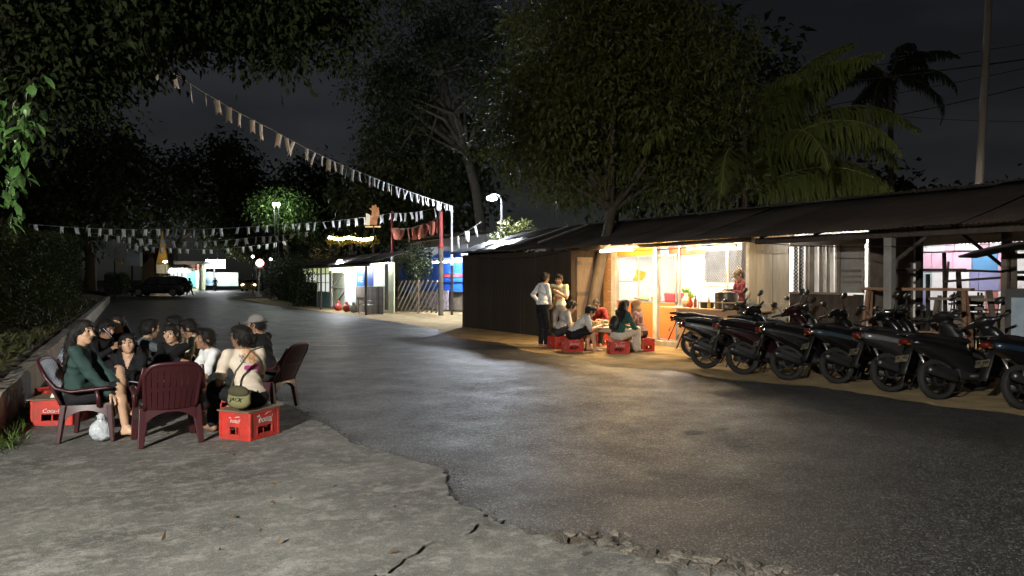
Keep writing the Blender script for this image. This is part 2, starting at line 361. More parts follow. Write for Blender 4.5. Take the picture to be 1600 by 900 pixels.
# broken edge: loose stones where the slab crumbles
M_STONE = mat('broken_stone', (.115, .10, .082), .95, var=.4, scale=14, bump=.9, bscale=60, rnd=.45)
def rock_mesh(seed, sx, sy, sz):
    rg = np.random.default_rng(seed); bm = bmesh.new(); bmesh.ops.create_icosphere(bm, subdivisions=1, radius=1)
    for v in bm.verts: v.co = Vector((v.co.x*sx, v.co.y*sy, v.co.z*sz))*(1+rg.normal()*.16)
    me = bpy.data.meshes.new('stone'); bm.to_mesh(me); bm.free(); me.materials.append(M_STONE); return me
rocks = [rock_mesh(i, .055+.02*(i % 3), .04+.01*(i % 2), .018+.006*(i % 3)) for i in range(6)]
for i in range(190):
    t = random.random(); y = 3.75-1.45*t; x = 2.40+.75*t+random.gauss(.0, .10)+.12
    s_ = random.uniform(.2, 1.0)**1.4+.12
    inst(random.choice(rocks), 'stone', ap, (x, y, .012+.012*random.random()), (random.uniform(-.2, .2), random.uniform(-.2, .2), random.random()*6), (s_, s_, s_))
# grit washed out along the slab edge
GP = []
for (ax_, ay_), (bx_, by_) in zip((e1+e2)[:-1], (e1+e2)[1:]):
    for _ in range(9):
        t_ = random.random(); GP.append((ax_+(bx_-ax_)*t_+abs(random.gauss(0, .10))-.03, ay_+(by_-ay_)*t_+random.gauss(0, .04)))
GP = [g for g in GP if g[1] > 1.5]; GV = []; GF = []
for (x, y) in GP:
    s_ = random.uniform(.003, .011); k_ = len(GV); a_ = random.random()*3
    zb = .001
    GV += [(x+s_*math.cos(a_+q*1.571), y+s_*math.sin(a_+q*1.571)*.8, zb) for q in range(4)]+[(x, y, zb+s_*.9)]; GF += [(k_, k_+1, k_+4), (k_+1, k_+2, k_+4), (k_+2, k_+3, k_+4), (k_+3, k_, k_+4)]
np_obj('gravel', np.array(GV), np.array(GF), M_STONE, ap, kind='stuff')
# dirt that fills the broken corner
flat_poly('dirt', jag([(2.36, 4.1), (2.6, 3.75), (2.95, 3.3), (3.3, 2.75), (3.6, 2.0), (3.4, 1.4), (2.7, 2.2), (2.5, 3.1), (2.36, 4.1)], .06, .03, 9)[:-1], .012, mat('crumbled_dirt', (.10, .08, .06), .95, var=.5, scale=14, bump=.9, bscale=45), parent=ap)
# pale splashes and the yellow stub of a marking on the asphalt
M_SPL = mat('pale_splash', (.105, .10, .095), .85, var=.4, scale=20, bump=.3)
for i, (px, py, a, b) in enumerate([(1085, 676, .13, .045), (1160, 695, .12, .05), (1130, 671, .12, .03), (543, 571, .16, .05), (628, 668, .05, .02), (560, 548, .12, .02)]):
    c = gnd(px, py); flat_poly('road_stain', [(c.x+math.cos(t)*a*(.7+.5*random.random()), c.y+math.sin(t)*b*2*(.7+.5*random.random())) for t in np.linspace(0, 6.1, 14)], .004, M_SPL, parent=road)
c = gnd(512, 540); flat_poly('road_marking', [(c.x-.42, c.y+.3), (c.x+.38, c.y-.34), (c.x+.42, c.y-.22), (c.x-.36, c.y+.44)], .004, mat('worn_yellow_paint', (.34, .27, .07), .8, var=.35, scale=12, dirt=(.07, .065, .06), dirt_scale=7), parent=road)
# kerb wall
def kx(y): return -.62+.0617*(y-8.75)
kb = MB(); rings = []
for i, y in enumerate(np.arange(8.15, 56, .55)):
    x = kx(y); h = (.42+.012*math.sin(i*1.3)+random.gauss(0, .006))*min(1, .35+.33*i); w = .2+random.gauss(0, .006); e = random.gauss(0, .008)
    rings.append([(x-w, y, -.1), (x+e*.5, y, -.1), (x+.012+e, y, h*.5), (x+e, y, h-.03), (x-.02, y, h), (x-w+.02, y, h+.005), (x-w, y, h-.03)])
kb.loft(rings); ko = kb.build('kerb_wall', M_KERB); tag(ko, 'long low weathered concrete kerb wall running beside the hedge', 'wall'); sharp(ko, 40)
# earth bank behind the kerb
bk = []
for y in np.arange(8.3, 70, .7):
    row = []
    for j, (dx, z) in enumerate([(-.18, .36), (-.5, .44), (-.9, .52), (-1.5, .62), (-3, .75), (-9, .9)]):
        row.append((kx(y)+dx, y, (z+random.gauss(0, .025)*(j > 0))*min(1., (y-8.2)/1.2)))
    bk.append(row)
a = len(bk); b = len(bk[0]); V = np.array(bk).reshape(-1, 3); Fq = np.array([(i*b+j, i*b+j+1, (i+1)*b+j+1, (i+1)*b+j) for i in range(a-1) for j in range(b-1)])
M_BANK = mat('leaf_littered_earth', (.085, .06, .04), .95, var=.5, scale=7, bump=.9, bscale=18)
tag(np_obj('bank_terrain', V, Fq, M_BANK, smooth=True), kind='structure')
# weeds, grass and fallen leaves
M_GRASS = leafmat('grass_blade', (.05, .09, .02), (.09, .13, .03)); M_DRY = leafmat('dry_leaf', (.16, .10, .045), (.09, .06, .03), trl=.1)
def tuft(n, fx, L, W, up, name, m, label):
    P = np.array([fx() for _ in range(n)]); Dv = RNG.normal(size=(n, 3))*.5; Dv[:, 2] = up+RNG.random(n)*.4
    V, Fq = leaf_cloud(P, Dv, L*(.5+RNG.random(n)), W, droop=.35); o = np_obj(name, V, Fq, m, kind='stuff'); tag(o, label, name.replace('_', ' ')); return o
def f_weed():
    y = random.choice([8.3, 8.6, 9.0, 9.6, 10.5, 8.2, 11.6])+random.gauss(0, .18); return (kx(y)+.04+abs(random.gauss(0, .09)), y, .03)
tuft(420, f_weed, .13, .012, .7, 'grass', M_GRASS, 'grass tufts growing at the foot of the kerb wall')
def f_bank():
    y = random.uniform(9.2, 40); return (kx(y)-random.uniform(.2, 1.6), y, .45+.1*random.random())
tuft(5000, f_bank, .16, .05, .35, 'ground_cover', leafmat('ground_cover_leaf', (.04, .055, .018), (.075, .07, .028)), 'low weeds and litter on the bank behind the kerb')
def f_lit(): 
    y = random.uniform(3.2, 9); return (random.uniform(kx(y)+.1, 1.9), y, .04)
tuft(36, f_lit, .05, .025, -.1, 'leaf_litter', M_DRY, 'few dry leaves scattered on the concrete apron')

# ------------------------------------------------------------------ hedge
def leaf_box(n, fn, L, W, m, name, parent, out=None, spread=.8):
    P = []; Dv = []
    for _ in range(n):
        p, d = fn(); P.append(p); Dv.append(d)
    P = np.array(P); Dv = np.array(Dv)+RNG.normal(size=(n, 3))*spread
    V, Fq = leaf_cloud(P, Dv, L*(.6+.8*RNG.random(n)), W*(.7+.6*RNG.random(n))); return np_obj(name, V, Fq, m, parent, kind='stuff')
M_HEDGE = leafmat('hedge_leaf', (.028, .042, .012), (.06, .075, .022), rough=.6)
M_TWIG = mat('dark_twig', (.035, .028, .02), .9, var=.3)
def hedge(y0, y1, h0, h1, off, depth, label, n):
    t = thing('hedge', label, 'hedge', (kx(y0)-off, y0, .5), world=True)
    def top(y): k = (y-y0)/(y1-y0); return .5+h0+(h1-h0)*k+.14*math.sin(y*1.7)+.08*math.sin(y*4.3)
    def fn():
        y = y0+(y1-y0)*random.random()**1.35; r_ = random.random()
        hz = top(y)
        bulge = .16*math.sin(y*2.3+1)+.1*math.sin(y*5.1)
        if r_ < .72:
            z = random.uniform(.55, hz); return (kx(y)-off+bulge+.12*math.sin(z*3+y)-abs(random.gauss(0, .12)), y, z), (.8, -.35, .15)
        if r_ < .88: return (kx(y)-off-random.uniform(0, depth), y, hz-abs(random.gauss(0, .1))), (.2, -.2, .8)
        return (kx(y0)-off-random.uniform(0, depth), y0-random.random()*.15, random.uniform(.55, top(y0))), (.1, -.9, .2)
    leaf_box(n, fn, .13, .06, M_HEDGE, 'foliage', t)
    core = MB()
    for y in np.arange(y0+.3, y1-.3, 1.2):
        yb = min(y+1.22, y1-.2); core.box((kx(y)-off-depth/2-.12, (y+yb)/2, (.5+top(y)-.25)/2+.1), (depth-.25, yb-y, top(y)-.35-.2), mi=0)
    core.build('inner_branches', M_TWIG, t)
    return t
hedge(14.5, 47, 1.9, 3.3, 1.25, 1.6, 'tall dark clipped hedge along the left side of the road', 26000)
hedge(56, 69, 1.3, 1.3, -.9, 1.2, 'low far hedge beside the black car', 3500)

# ------------------------------------------------------------------ body surfaces: blended shapes meshed as one skin
def cap(a, b, ra, rb, lab=0, k=.02): return ('c', np.array(a, float), np.array(b, float), ra, rb, lab, k)
def ell(c, r_, M=None, lab=0, k=.02): return ('e', np.array(c, float), np.array(r_, float), np.eye(3) if M is None else np.array(M, float), 0, lab, k)
def _bounds(p):
    if p[0] == 'c': r_ = max(p[3], p[4]); return np.minimum(p[1], p[2])-r_, np.maximum(p[1], p[2])+r_
    e = np.sqrt(((p[3]*p[2][None, :])**2).sum(1)); return p[1]-e, p[1]+e
def _dist(p, X, Y, Z):
    if p[0] == 'c':
        a, b, ra, rb = p[1:5]; ba = b-a; x = X-a[0]; y = Y-a[1]; z = Z-a[2]
        h = np.clip((x*ba[0]+y*ba[1]+z*ba[2])/(ba@ba+1e-12), 0, 1)
        return np.sqrt((x-ba[0]*h)**2+(y-ba[1]*h)**2+(z-ba[2]*h)**2)-(ra+(rb-ra)*h)
    c, r_, M = p[1:4]; x = X-c[0]; y = Y-c[1]; z = Z-c[2]
    q = [M[0, i]*x+M[1, i]*y+M[2, i]*z for i in range(3)]
    k0 = np.sqrt((q[0]/r_[0])**2+(q[1]/r_[1])**2+(q[2]/r_[2])**2); k1 = np.sqrt((q[0]/r_[0]**2)**2+(q[1]/r_[1]**2)**2+(q[2]/r_[2]**2)**2)
    return k0*(k0-1)/(k1+1e-9)
def sdf_mesh(prims, h, cut=(), wrinkle=None, clip=None, wseed=0.):
    """surface net over the smooth union of prims; cut: prims subtracted; returns verts, quads, label per quad"""
    lo = np.min([_bounds(p)[0] for p in prims], 0)-3*h; hi = np.max([_bounds(p)[1] for p in prims], 0)+3*h
    n = np.ceil((hi-lo)/h).astype(int)+1
    V = np.full(n, .3); B = np.full(n, 9.); L = np.zeros(n, np.int8)
    ax = [lo[i]+h*np.arange(n[i]) for i in range(3)]
    def region(p, m):
        a, b = _bounds(p); i0 = np.maximum(((a-m-lo)/h).astype(int), 0); i1 = np.minimum(((b+m-lo)/h).astype(int)+2, n)
        return tuple(slice(i0[i], i1[i]) for i in range(3))
    def grid(s): return ax[0][s[0]][:, None, None], ax[1][s[1]][None, :, None], ax[2][s[2]][None, None, :]
    for p in prims:
        s = region(p, max(p[6], 3*h)); d = _dist(p, *grid(s)); v = V[s]; k = p[6]
        hh = np.clip(.5+.5*(v-d)/k, 0, 1); V[s] = v*(1-hh)+d*hh-k*hh*(1-hh)
        q = d < B[s]; B[s] = np.where(q, d, B[s]); L[s] = np.where(q, p[5], L[s])
    for p in cut:
        s = region(p, 4*h); d = _dist(p, *grid(s)); V[s] = np.maximum(V[s], -d)
    if wrinkle is not None:
        X, Y, Z = ax[0][:, None, None], ax[1][None, :, None], ax[2][None, None, :]
        ph = loc[0]*7+loc[1]*3 if False else wseed; w = np.sin(X*24+Z*15+2.2*np.sin(Y*15+1+ph)+ph)*np.sin(Z*27+Y*21+1.8*np.sin(X*13+ph*2))*.6+np.sin(Z*53+X*27+Y*11+3*np.sin(X*9+Z*7+ph))*.4
        amp = np.zeros(n)
        for lab, a in wrinkle.items(): amp[L == lab] = a
        V = V+amp*w
    if clip is not None: V = clip(V, ax)
    ins = V < 0
    c = [ins[i:n[0]-1+i, j:n[1]-1+j, k:n[2]-1+k] for i in (0, 1) for j in (0, 1) for k in (0, 1)]
    sm = sum(x.astype(np.int8) for x in c); act = (sm > 0) & (sm < 8); idx = np.argwhere(act)
    if len(idx) == 0: return np.zeros((0, 3)), np.zeros((0, 4), int), np.zeros(0, int)
    num = np.full(act.shape, -1, np.int64); num[tuple(idx.T)] = np.arange(len(idx))
    cv = np.stack([V[idx[:, 0]+i, idx[:, 1]+j, idx[:, 2]+k] for i in (0, 1) for j in (0, 1) for k in (0, 1)], 1)
    cp = np.array([(i, j, k) for i in (0, 1) for j in (0, 1) for k in (0, 1)], float)
    acc = np.zeros((len(idx), 3)); cnt = np.zeros(len(idx))
    for a in range(8):
        for b in range(a+1, 8):
            if abs(cp[a]-cp[b]).sum() != 1: continue
            m = (cv[:, a] < 0) != (cv[:, b] < 0); t = cv[:, a]/(cv[:, a]-cv[:, b]+1e-12); t = np.where(m, t, 0)
            acc += np.where(m[:, None], cp[a]+(cp[b]-cp[a])*t[:, None], 0); cnt += m
    P = lo+h*(idx+acc/cnt[:, None]); Q = []
    for d in range(3):
        e, g = [(1, 2), (2, 0), (0, 1)][d]
        A = [slice(1, n[i]-1) for i in range(3)]; Bs = list(A); A[d] = slice(0, n[d]-1); Bs[d] = slice(1, n[d])
        x = ins[tuple(A)]; y = ins[tuple(Bs)]; ch = np.argwhere(x != y)
        if len(ch) == 0: continue
        fl = x[tuple(ch.T)]; off = np.ones(3, int); off[d] = 0; ch = ch+off
        de = np.zeros(3, int); de[e] = 1; dg_ = np.zeros(3, int); dg_[g] = 1
        q = np.stack([num[tuple((ch-de-dg_).T)], num[tuple((ch-dg_).T)], num[tuple(ch.T)], num[tuple((ch-de).T)]], 1)
        q = np.where(fl[:, None], q, q[:, ::-1]); Q.append(q)
    Q = np.vstack(Q); Q = Q[(Q >= 0).all(1)]
    lab_v = L[tuple(np.clip(np.rint((P-lo)/h).astype(int), 0, n-1).T)]
    ql = np.median(lab_v[Q], axis=1).astype(int); ql = lab_v[Q[:, 0]] if False else np.where((lab_v[Q] == lab_v[Q[:, :1]]).sum(1) >= 2, lab_v[Q[:, 0]], lab_v[Q[:, 2]])
    return P, Q, ql
def ik(a, t, l1, l2, hint):
    a = np.array(a, float); t = np.array(t, float); d = t-a; D = np.linalg.norm(d); D2 = min(max(D, abs(l1-l2)+.01), (l1+l2)*.995); u = d/D; t = a+u*D2
    x = (l1*l1-l2*l2+D2*D2)/(2*D2); y = math.sqrt(max(l1*l1-x*x, 0)); h = np.array(hint, float); h = h-u*(h@u); h /= (np.linalg.norm(h)+1e-9)
    return a+u*x+h*y, t
def hand_prims(w, d, nrm, side, curl=.5, spread=1., s=1.):
    """palm and five bent fingers. d: direction of the hand, nrm: back of the hand, side: +1 thumb towards +cross(d,nrm)"""
    d = np.array(d, float); d /= np.linalg.norm(d); nrm = np.array(nrm, float); nrm -= d*(nrm@d); nrm /= (np.linalg.norm(nrm)+1e-9); wv = np.cross(d, nrm)*side
    M = np.stack([wv, d, nrm], 1); P = [ell(w+d*.048*s, (.040*s, .056*s, .018*s), M, 0, .012), cap(w-d*.03, w+d*.02, .026*s, .026*s, 0, .02)]
    for i, (o, L) in enumerate([(.030, .066), (.010, .075), (-.010, .070), (-.028, .055)]):
        b = w+d*.088*s+wv*o*s; c1 = curl*(.8+.1*i); c2 = c1+curl*.9
        d1 = d*math.cos(c1)-nrm*math.sin(c1)+wv*o*4*spread; d2 = d*math.cos(c2)-nrm*math.sin(c2)+wv*o*2*spread
        m = b+d1*L*.55*s; e = m+d2*L*.5*s; P += [cap(b-d*.02, m, .0098*s, .0088*s, 0, .004), cap(m, e, .0088*s, .0072*s, 0, .003)]
    b = w+d*.025*s+wv*.030*s; m = b+(d*.55+wv*.75-nrm*.25)*.045*s; e = m+(d*.85+wv*.25-nrm*.4*(1+curl))*.036*s
    P += [cap(b, m, .0135*s, .0105*s, 0, .008), cap(m, e, .0105*s, .0082*s, 0, .003)]
    return P
def skinmat(i):
    return [mat('skin_light', (.50, .31, .20), .5, var=.06, bump=.04, scale=20), mat('skin_tan', (.36, .205, .125), .5, var=.06, bump=.04, scale=20), mat('skin_brown', (.26, .14, .085), .5, var=.06, bump=.04, scale=20)][i]
def cloth(name, col, **k):
    kw = dict(rough=.85, var=.10, scale=14, bump=.12, bscale=160, spec=.2); kw.update(k); return mat(name, col, **kw)
M_EYEW = mat('eye_white', (.30, .27, .24), .6, var=0, bump=0); M_EYED = mat('eye_dark', (.015, .011, .009), .6, var=0, bump=0, spec=.1); M_LIP = mat('lip', (.33, .11, .09), .5, var=0, bump=0)
M_HAIR = mat('black_hair', (.010, .0085, .008), .58, var=.3, scale=40, bump=.6, bscale=110, stretch=(1, 1, .25), spec=.25)
M_SOLE = mat('sandal', (.05, .045, .04), .8)
# labels: 0 skin 1 top 2 bottom 3 footwear 4 lip 5 eye white 6 eye dark 7.. painted prints
def person(label, loc, face, pz, lean=0., side=0., twist=0., head=(0, 0, 0), hands=((-.2, .3, .6), (.2, .3, .6)), feet=((-.1, .35, .07), (.1, .35, .07)),
           skin=1, top=None, sleeve='long', bottom=None, legs='long', shoes=None, hair='short', paint=(), s=1., hs=1.07, female=False, curl=(.5, .5), palm=((0, 0, 1), (0, 0, 1)),
           elbow=((-.6, -.5, -.6), (.6, -.5, -.6)), knee=((-.15, .3, 1), (.15, .3, 1)), h=.012, fine=True, cap_col=None, open_neck=False, group=None, name='person', headdir=None, hunch=0.):
    sh_w = .150*s if female else .172*s; hp_w = .095*s
    pel = np.array((0, 0, pz)); Mt = rotm(-lean, side, 0)      # lean forward, to the right
    ML = rotm(-lean-hunch, side, 0); up0 = Mt[:, 2]; up1 = ML[:, 2]
    Mtw = ML @ rotm(0, 0, twist); rx = Mtw[:, 0]; fy = Mtw[:, 1]
    waist = pel+up0*.18*s; chest = waist+up1*.17*s; nb = waist+up1*.32*s
    hx = Mt[:, 0]
    P = []; C = 1
    Mp = Mt
    P += [ell(pel, (.165*s, .125*s, .115*s), Mp, 2, .05), ell(waist-up0*.03, ((.118 if female else .132)*s, .100*s, .13*s), Mp, C, .05), ell(chest-up1*.01, ((.136 if female else .152)*s, .104*s, .15*s), Mtw, C, .05)]
    P += [ell(pel+up0*.055*s, (.160*s, .126*s, .085*s), Mp, C, .04)]
    shL = chest+up1*.105*s-rx*sh_w; shR = chest+up1*.105*s+rx*sh_w
    P += [cap(shL+rx*.04, shR-rx*.04, .046*s, .046*s, C, .04), cap(nb-up1*.06, nb-up1*.012, .085*s, .058*s, C, .045)]
    if female: P += [ell(chest+fy*.085*s+rx*q*.065*s-up1*.02, (.062*s, .058*s, .06*s), Mtw, C, .04) for q in (-1, 1)]
    # head
    if headdir is None: Mh = Mtw @ rotm(head[1], head[2], 0) @ rotm(0, 0, head[0]) if False else rotm(0, 0, head[0]) @ rotm(head[1], head[2], 0)
    else: Mh = rotm(0, 0, headdir[0]) @ rotm(headdir[1], headdir[2], 0)
    nk = nb+up1*.018*s+np.array((0, 0, .022))*s
    hc = nk+Mh @ np.array((0, .022, .085))*s
    sb = s; s = s*hs
    H = lambda x, y, z: hc+Mh @ (np.array((x, y, z))*s)
    neck = [cap(nb-up1*.05, nk+(hc-nk)*.25, .056*s, .05*s, 0, .02)]
    P += neck
    HP = [ell(H(0, -.008, .022), (.074*s, .093*s, .090*s), Mh, 0, .02), ell(H(0, .022, -.042), (.060*s, .066*s, .068*s), Mh, 0, .03), ell(H(0, .060, -.088), (.026*s, .020*s, .020*s), Mh, 0, .02),
          cap(H(0, .088, .012), H(0, .103, -.022), .009*s, .013*s, 0, .012), ell(H(-.040, .066, -.018), (.022*s, .016*s, .018*s), Mh, 0, .02), ell(H(.040, .066, -.018), (.022*s, .016*s, .018*s), Mh, 0, .02),
          cap(H(-.045, .073, .030), H(.045, .073, .030), .011*s, .011*s, 0, .015), ell(H(-.076, -.006, -.004), (.009*s, .019*s, .030*s), Mh, 0, .006), ell(H(.076, -.006, -.004), (.009*s, .019*s, .030*s), Mh, 0, .006),
          cap(H(-.017, .0805, -.054), H(.017, .0805, -.054), .0065*s, .0065*s, 4, .006), cap(nb-up1*.02, nk+(hc-nk)*.3, .054*s, .05*s, 0, .03)]
    for q in (-1, 1): HP += [ell(H(q*.031, .0775, .010), (.0120*s, .007*s, .0050*s), Mh, 5, .003), ell(H(q*.031, .0825, .011), (.0078*s, .0048*s, .0058*s), Mh, 6, .002), cap(H(q*.018, .0845, .0335), H(q*.048, .0765, .035), .0042*s, .0036*s, 6, .003)]
    s_head = s; s = sb
    # limbs
    ua, fa = .275*s, .245*s; hnd = []
    for i, (sh, t, el, q) in enumerate(((shL, hands[0], elbow[0], -1), (shR, hands[1], elbow[1], 1))):
        e, w = ik(sh, t, ua, fa, el)
        P += [cap(sh, e, .046*s, .037*s, 0, .02), cap(e, w, .038*s, .026*s, 0, .02)]
        if sleeve == 'long':
            P += [cap(sh, e, .053*s, .046*s, C, .028), cap(e, e+(w-e)*.95, .046*s, .034*s, C, .022)]
        else:
            m = sh+(e-sh)*.72; P += [cap(sh, m, .055*s, .058*s, C, .028)]
        d = w-e; hnd.append(hand_prims(w, d, np.array(palm[i], float)+1e-3*d, -q if False else q*1., curl[i], 1., s))
    th, sn = .41*s, .395*s; FP = []
    for i, (q, t, kn) in enumerate(((-1, feet[0], knee[0]), (1, feet[1], knee[1]))):
        hip = pel+hx*q*hp_w-up0*.02; k_, an = ik(hip, t, th, sn, kn)
        P += [cap(hip, k_, .070*s, .050*s, 0, .03), cap(k_, k_+(an-k_)*.35, .050*s, .052*s, 0, .03), cap(k_+(an-k_)*.3, an, .052*s, .032*s, 0, .03)]
        if legs == 'long': P += [cap(hip, k_, .090*s, .068*s, 2, .05), cap(k_, k_+(an-k_)*.94, .068*s, .055*s, 2, .03)]
        elif legs == 'shorts': P += [cap(hip, hip+(k_-hip)*.84, .092*s, .080*s, 2, .05)]
        elif legs == 'wide': P += [cap(hip, k_, .095*s, .082*s, 2, .05), cap(k_, k_+(an-k_)*.95, .080*s, .085*s, 2, .03)]
        fd = an-k_; fw = np.array((fd[0], fd[1], 0)) if legs is None else np.array((k_[0]-hip[0], k_[1]-hip[1], 0)); fw = fw+np.array((0, .02, 0)); fw /= np.linalg.norm(fw)
        low = fd/np.linalg.norm(fd)
        if t[2] > .2: fw = fw*.9+np.array((0, 0, -.35)); fw /= np.linalg.norm(fw)
        wz = np.cross(fw, (0, 0, 1.)); wz /= np.linalg.norm(wz); upf = np.cross(wz, fw); Mf = np.stack([wz, fw, upf], 1); lb = 3 if shoes else 0
        an2 = an+np.array((0, 0, -.015))
        FP += [ell(an2-fw*.022-upf*.022, (.034*s, .042*s, .034*s), Mf, lb, .02), ell(an2+fw*.075*s-upf*.028, (.040*s, .085*s, .024*s), Mf, lb, .03), cap(an2+upf*.03, an2+fw*.05-upf*.01, .036*s, .03*s, lb, .03)]
        if not shoes:
            for j in range(5): b = an2+fw*.135*s+wz*(j-2)*.016*s-fw*abs(j-1.5)*.006-upf*.036; FP += [cap(b, b+fw*.03*s, .0105*s, .009*s, 0, .004)]
    parts = []
    wr = {1: .010, 2: .008}
    parts.append(sdf_mesh(P, h, wrinkle=wr, wseed=loc[0]*5+loc[1]*3))
    parts.append(sdf_mesh(HP, h*.5 if fine else h*.8))
    for q in hnd: parts.append(sdf_mesh(q, .0052 if fine else .008))
    parts.append(sdf_mesh(FP, .008 if fine else .012))
    Vs = np.zeros((0, 3)); Qs = np.zeros((0, 4), int); Ls = np.zeros(0, int)
    for (v, q, l_) in parts: Qs = np.vstack([Qs, q+len(Vs)]); Vs = np.vstack([Vs, v]); Ls = np.concatenate([Ls, l_])
    mats = [skinmat(skin), top, bottom or top, shoes or M_SOLE, M_LIP, M_EYEW, M_EYED]
    if open_neck:
        cn = (Vs[Qs].mean(1)-chest) @ Mtw; Ls[(Ls == 1) & (cn[:, 1] > .0) & (cn[:, 2] > .0) & (np.abs(cn[:, 0]) < .40*cn[:, 2])] = 0
    if paint:
        cen = Vs[Qs].mean(1); nb_parts = len(parts[0][1])
        for (c_, r_, m, frame) in paint:
            # prints on the shirt: boxes in chest frame (right, forward, up)
            Mc = Mtw; loc_ = (cen-chest) @ Mc
            nz_ = .35*np.sin(loc_[:, 0]*130+loc_[:, 2]*70)+.3*np.sin(loc_[:, 2]*170-loc_[:, 0]*90); hit = ((((loc_-np.array(c_))/np.array(r_))[:, [0, 2]]**(2 if frame == 0 else 8)).sum(1) < 1+nz_*(frame == 0)) & (np.abs(loc_[:, 1]-c_[1]) < r_[1]) & (Ls == 1); mats.append(m); Ls[hit] = len(mats)-1
    o = np_obj(name, Vs, Qs, mats, smooth=True, mi=Ls)
    o.location = loc; o.rotation_euler = (0, 0, R(face)); tag(o, label, 'person', group)
    # hair and headwear
    s = s_head
    hh = .0075 if fine else .011
    def hairpart(nm, prims, cut, m, amp=.003):
        v, q, l_ = sdf_mesh(prims, hh, cut=cut, wrinkle={0: amp*1.6}, wseed=loc[0]*5+loc[1]*3)
        if nm == 'hair' and fine and len(v) > 50:      # loose strands over the combed mass
            ns = 420; ii = RNG.integers(0, len(v), ns); nn = v[ii]-hc; nn /= (np.linalg.norm(nn, axis=1, keepdims=True)+1e-9)
            dd = nn*.25+np.array((0, 0, -.75))-Mh[:, 1]*.25+RNG.normal(size=(ns, 3))*.30; dd /= np.linalg.norm(dd, axis=1, keepdims=True); sv = np.cross(dd, nn); sv /= (np.linalg.norm(sv, axis=1, keepdims=True)+1e-9)
            b0 = v[ii]-nn*.002; ln_ = (.025+.03*RNG.random((ns, 1))); e0 = b0+dd*ln_+nn*.008*RNG.random((ns, 1)); m0 = b0+dd*ln_*.5+nn*.006
            V2 = np.stack([b0-sv*.004, b0+sv*.004, m0+sv*.003, m0-sv*.003, e0+sv*.0008, e0-sv*.0008], 1).reshape(-1, 3); k_ = np.arange(ns)[:, None]*6+len(v)
            q = np.vstack([q, k_+np.array([[0, 1, 2, 3]]), k_+np.array([[3, 2, 4, 5]])]); v = np.vstack([v, V2])
        return np_obj(nm, v, q, m, o, smooth=True)
    facecut = [ell(H(0, .085, -.030), (.066*s, .075*s, .088*s), Mh)]
    shell = [ell(H(0, -.012, .030), (.086*s, .103*s, .096*s), Mh, 0, .02), ell(H(0, -.050, -.015), (.076*s, .060*s, .070*s), Mh, 0, .03)]
    earcut = [ell(H(q*.085, .012, -.025), (.02*s, .03*s, .04*s), Mh) for q in (-1, 1)]
    if hair == 'short': hairpart('hair', shell+[ell(H(0, .055, .085), (.062*s, .045*s, .030*s), Mh, 0, .03)], facecut+earcut, M_HAIR, .005)
    elif hair == 'crop': hairpart('hair', [ell(H(0, -.014, .028), (.078*s, .095*s, .091*s), Mh, 0, .02), ell(H(0, -.05, -.01), (.07*s, .052*s, .06*s), Mh, 0, .03)], facecut+earcut, M_HAIR, .002)
    elif hair == 'long':
        pr = shell+[ell(H(0, .03, .075), (.070*s, .055*s, .040*s), Mh, 0, .03)]
        for q in (-1, -.5, 0, .5, 1):
            a = H(q*.066, -.045-.03*(1-abs(q)), 0); b = nb-fy*(.085-.03*abs(q))*s+rx*q*.095*s-up1*.01; c_ = b-up1*.19*s-fy*.02; pr += [cap(a, b, .034*s, .036*s, 0, .03), cap(b, c_, .036*s, .018*s, 0, .03)]
        hairpart('hair', pr, facecut, M_HAIR, .005)
    elif hair == 'bun':
        hairpart('hair', shell+[ell(H(0, .03, .075), (.070*s, .055*s, .040*s), Mh, 0, .03), ell(H(0, -.115, .01), (.042*s, .036*s, .045*s), Mh, 0, .02), cap(H(0, -.1, -.02), H(.0, -.13, -.13), .03*s, .012*s, 0, .03)], facecut+earcut, M_HAIR, .004)
    elif hair == 'scarf':
        pr = [ell(H(0, -.010, .028), (.090*s, .108*s, .102*s), Mh, 0, .02), ell(H(0, 0, -.07), (.080*s, .085*s, .075*s), Mh, 0, .04), ell(nb+up1*.01+fy*.02, (.125*s, .105*s, .085*s), Mtw, 0, .06), ell(chest+up1*.07+fy*.055*s, (.115*s, .075*s, .09*s), Mtw, 0, .06)]
        hairpart('headscarf', pr, [ell(H(0, .100, -.018), (.054*s, .07*s, .072*s), Mh)], cap_col, .005)
    if hair in ('cap', 'capback'):
        hairpart('hair', [ell(H(0, -.020, .010), (.080*s, .092*s, .080*s), Mh, 0, .02), ell(H(0, -.05, -.02), (.07*s, .052*s, .06*s), Mh, 0, .03)], facecut+earcut, M_HAIR, .002)
        def dome(V, ax):
            n_ = Mh[:, 2]; o_ = H(0, 0, .026); return np.maximum(V, -((ax[0][:, None, None]-o_[0])*n_[0]+(ax[1][None, :, None]-o_[1])*n_[1]+(ax[2][None, None, :]-o_[2])*n_[2]))
        v, q, l_ = sdf_mesh([ell(H(0, -.010, .030), (.090*s, .107*s, .100*s), Mh, 0, .01)], hh, clip=dome)
        c_ = np_obj('cap', v, q, cap_col, o, smooth=True)
        bs = 1 if hair == 'cap' else -1
        v, q, l_ = sdf_mesh([ell(H(0, bs*.105, .034), (.072*s, .075*s, .010*s), Mh @ rotm(-8*bs, 0, 0), 0, .01)], hh*.7); np_obj('cap_brim', v, q, cap_col, c_, smooth=True)
    o['_anchor'] = 0; del o['_anchor']
    return o

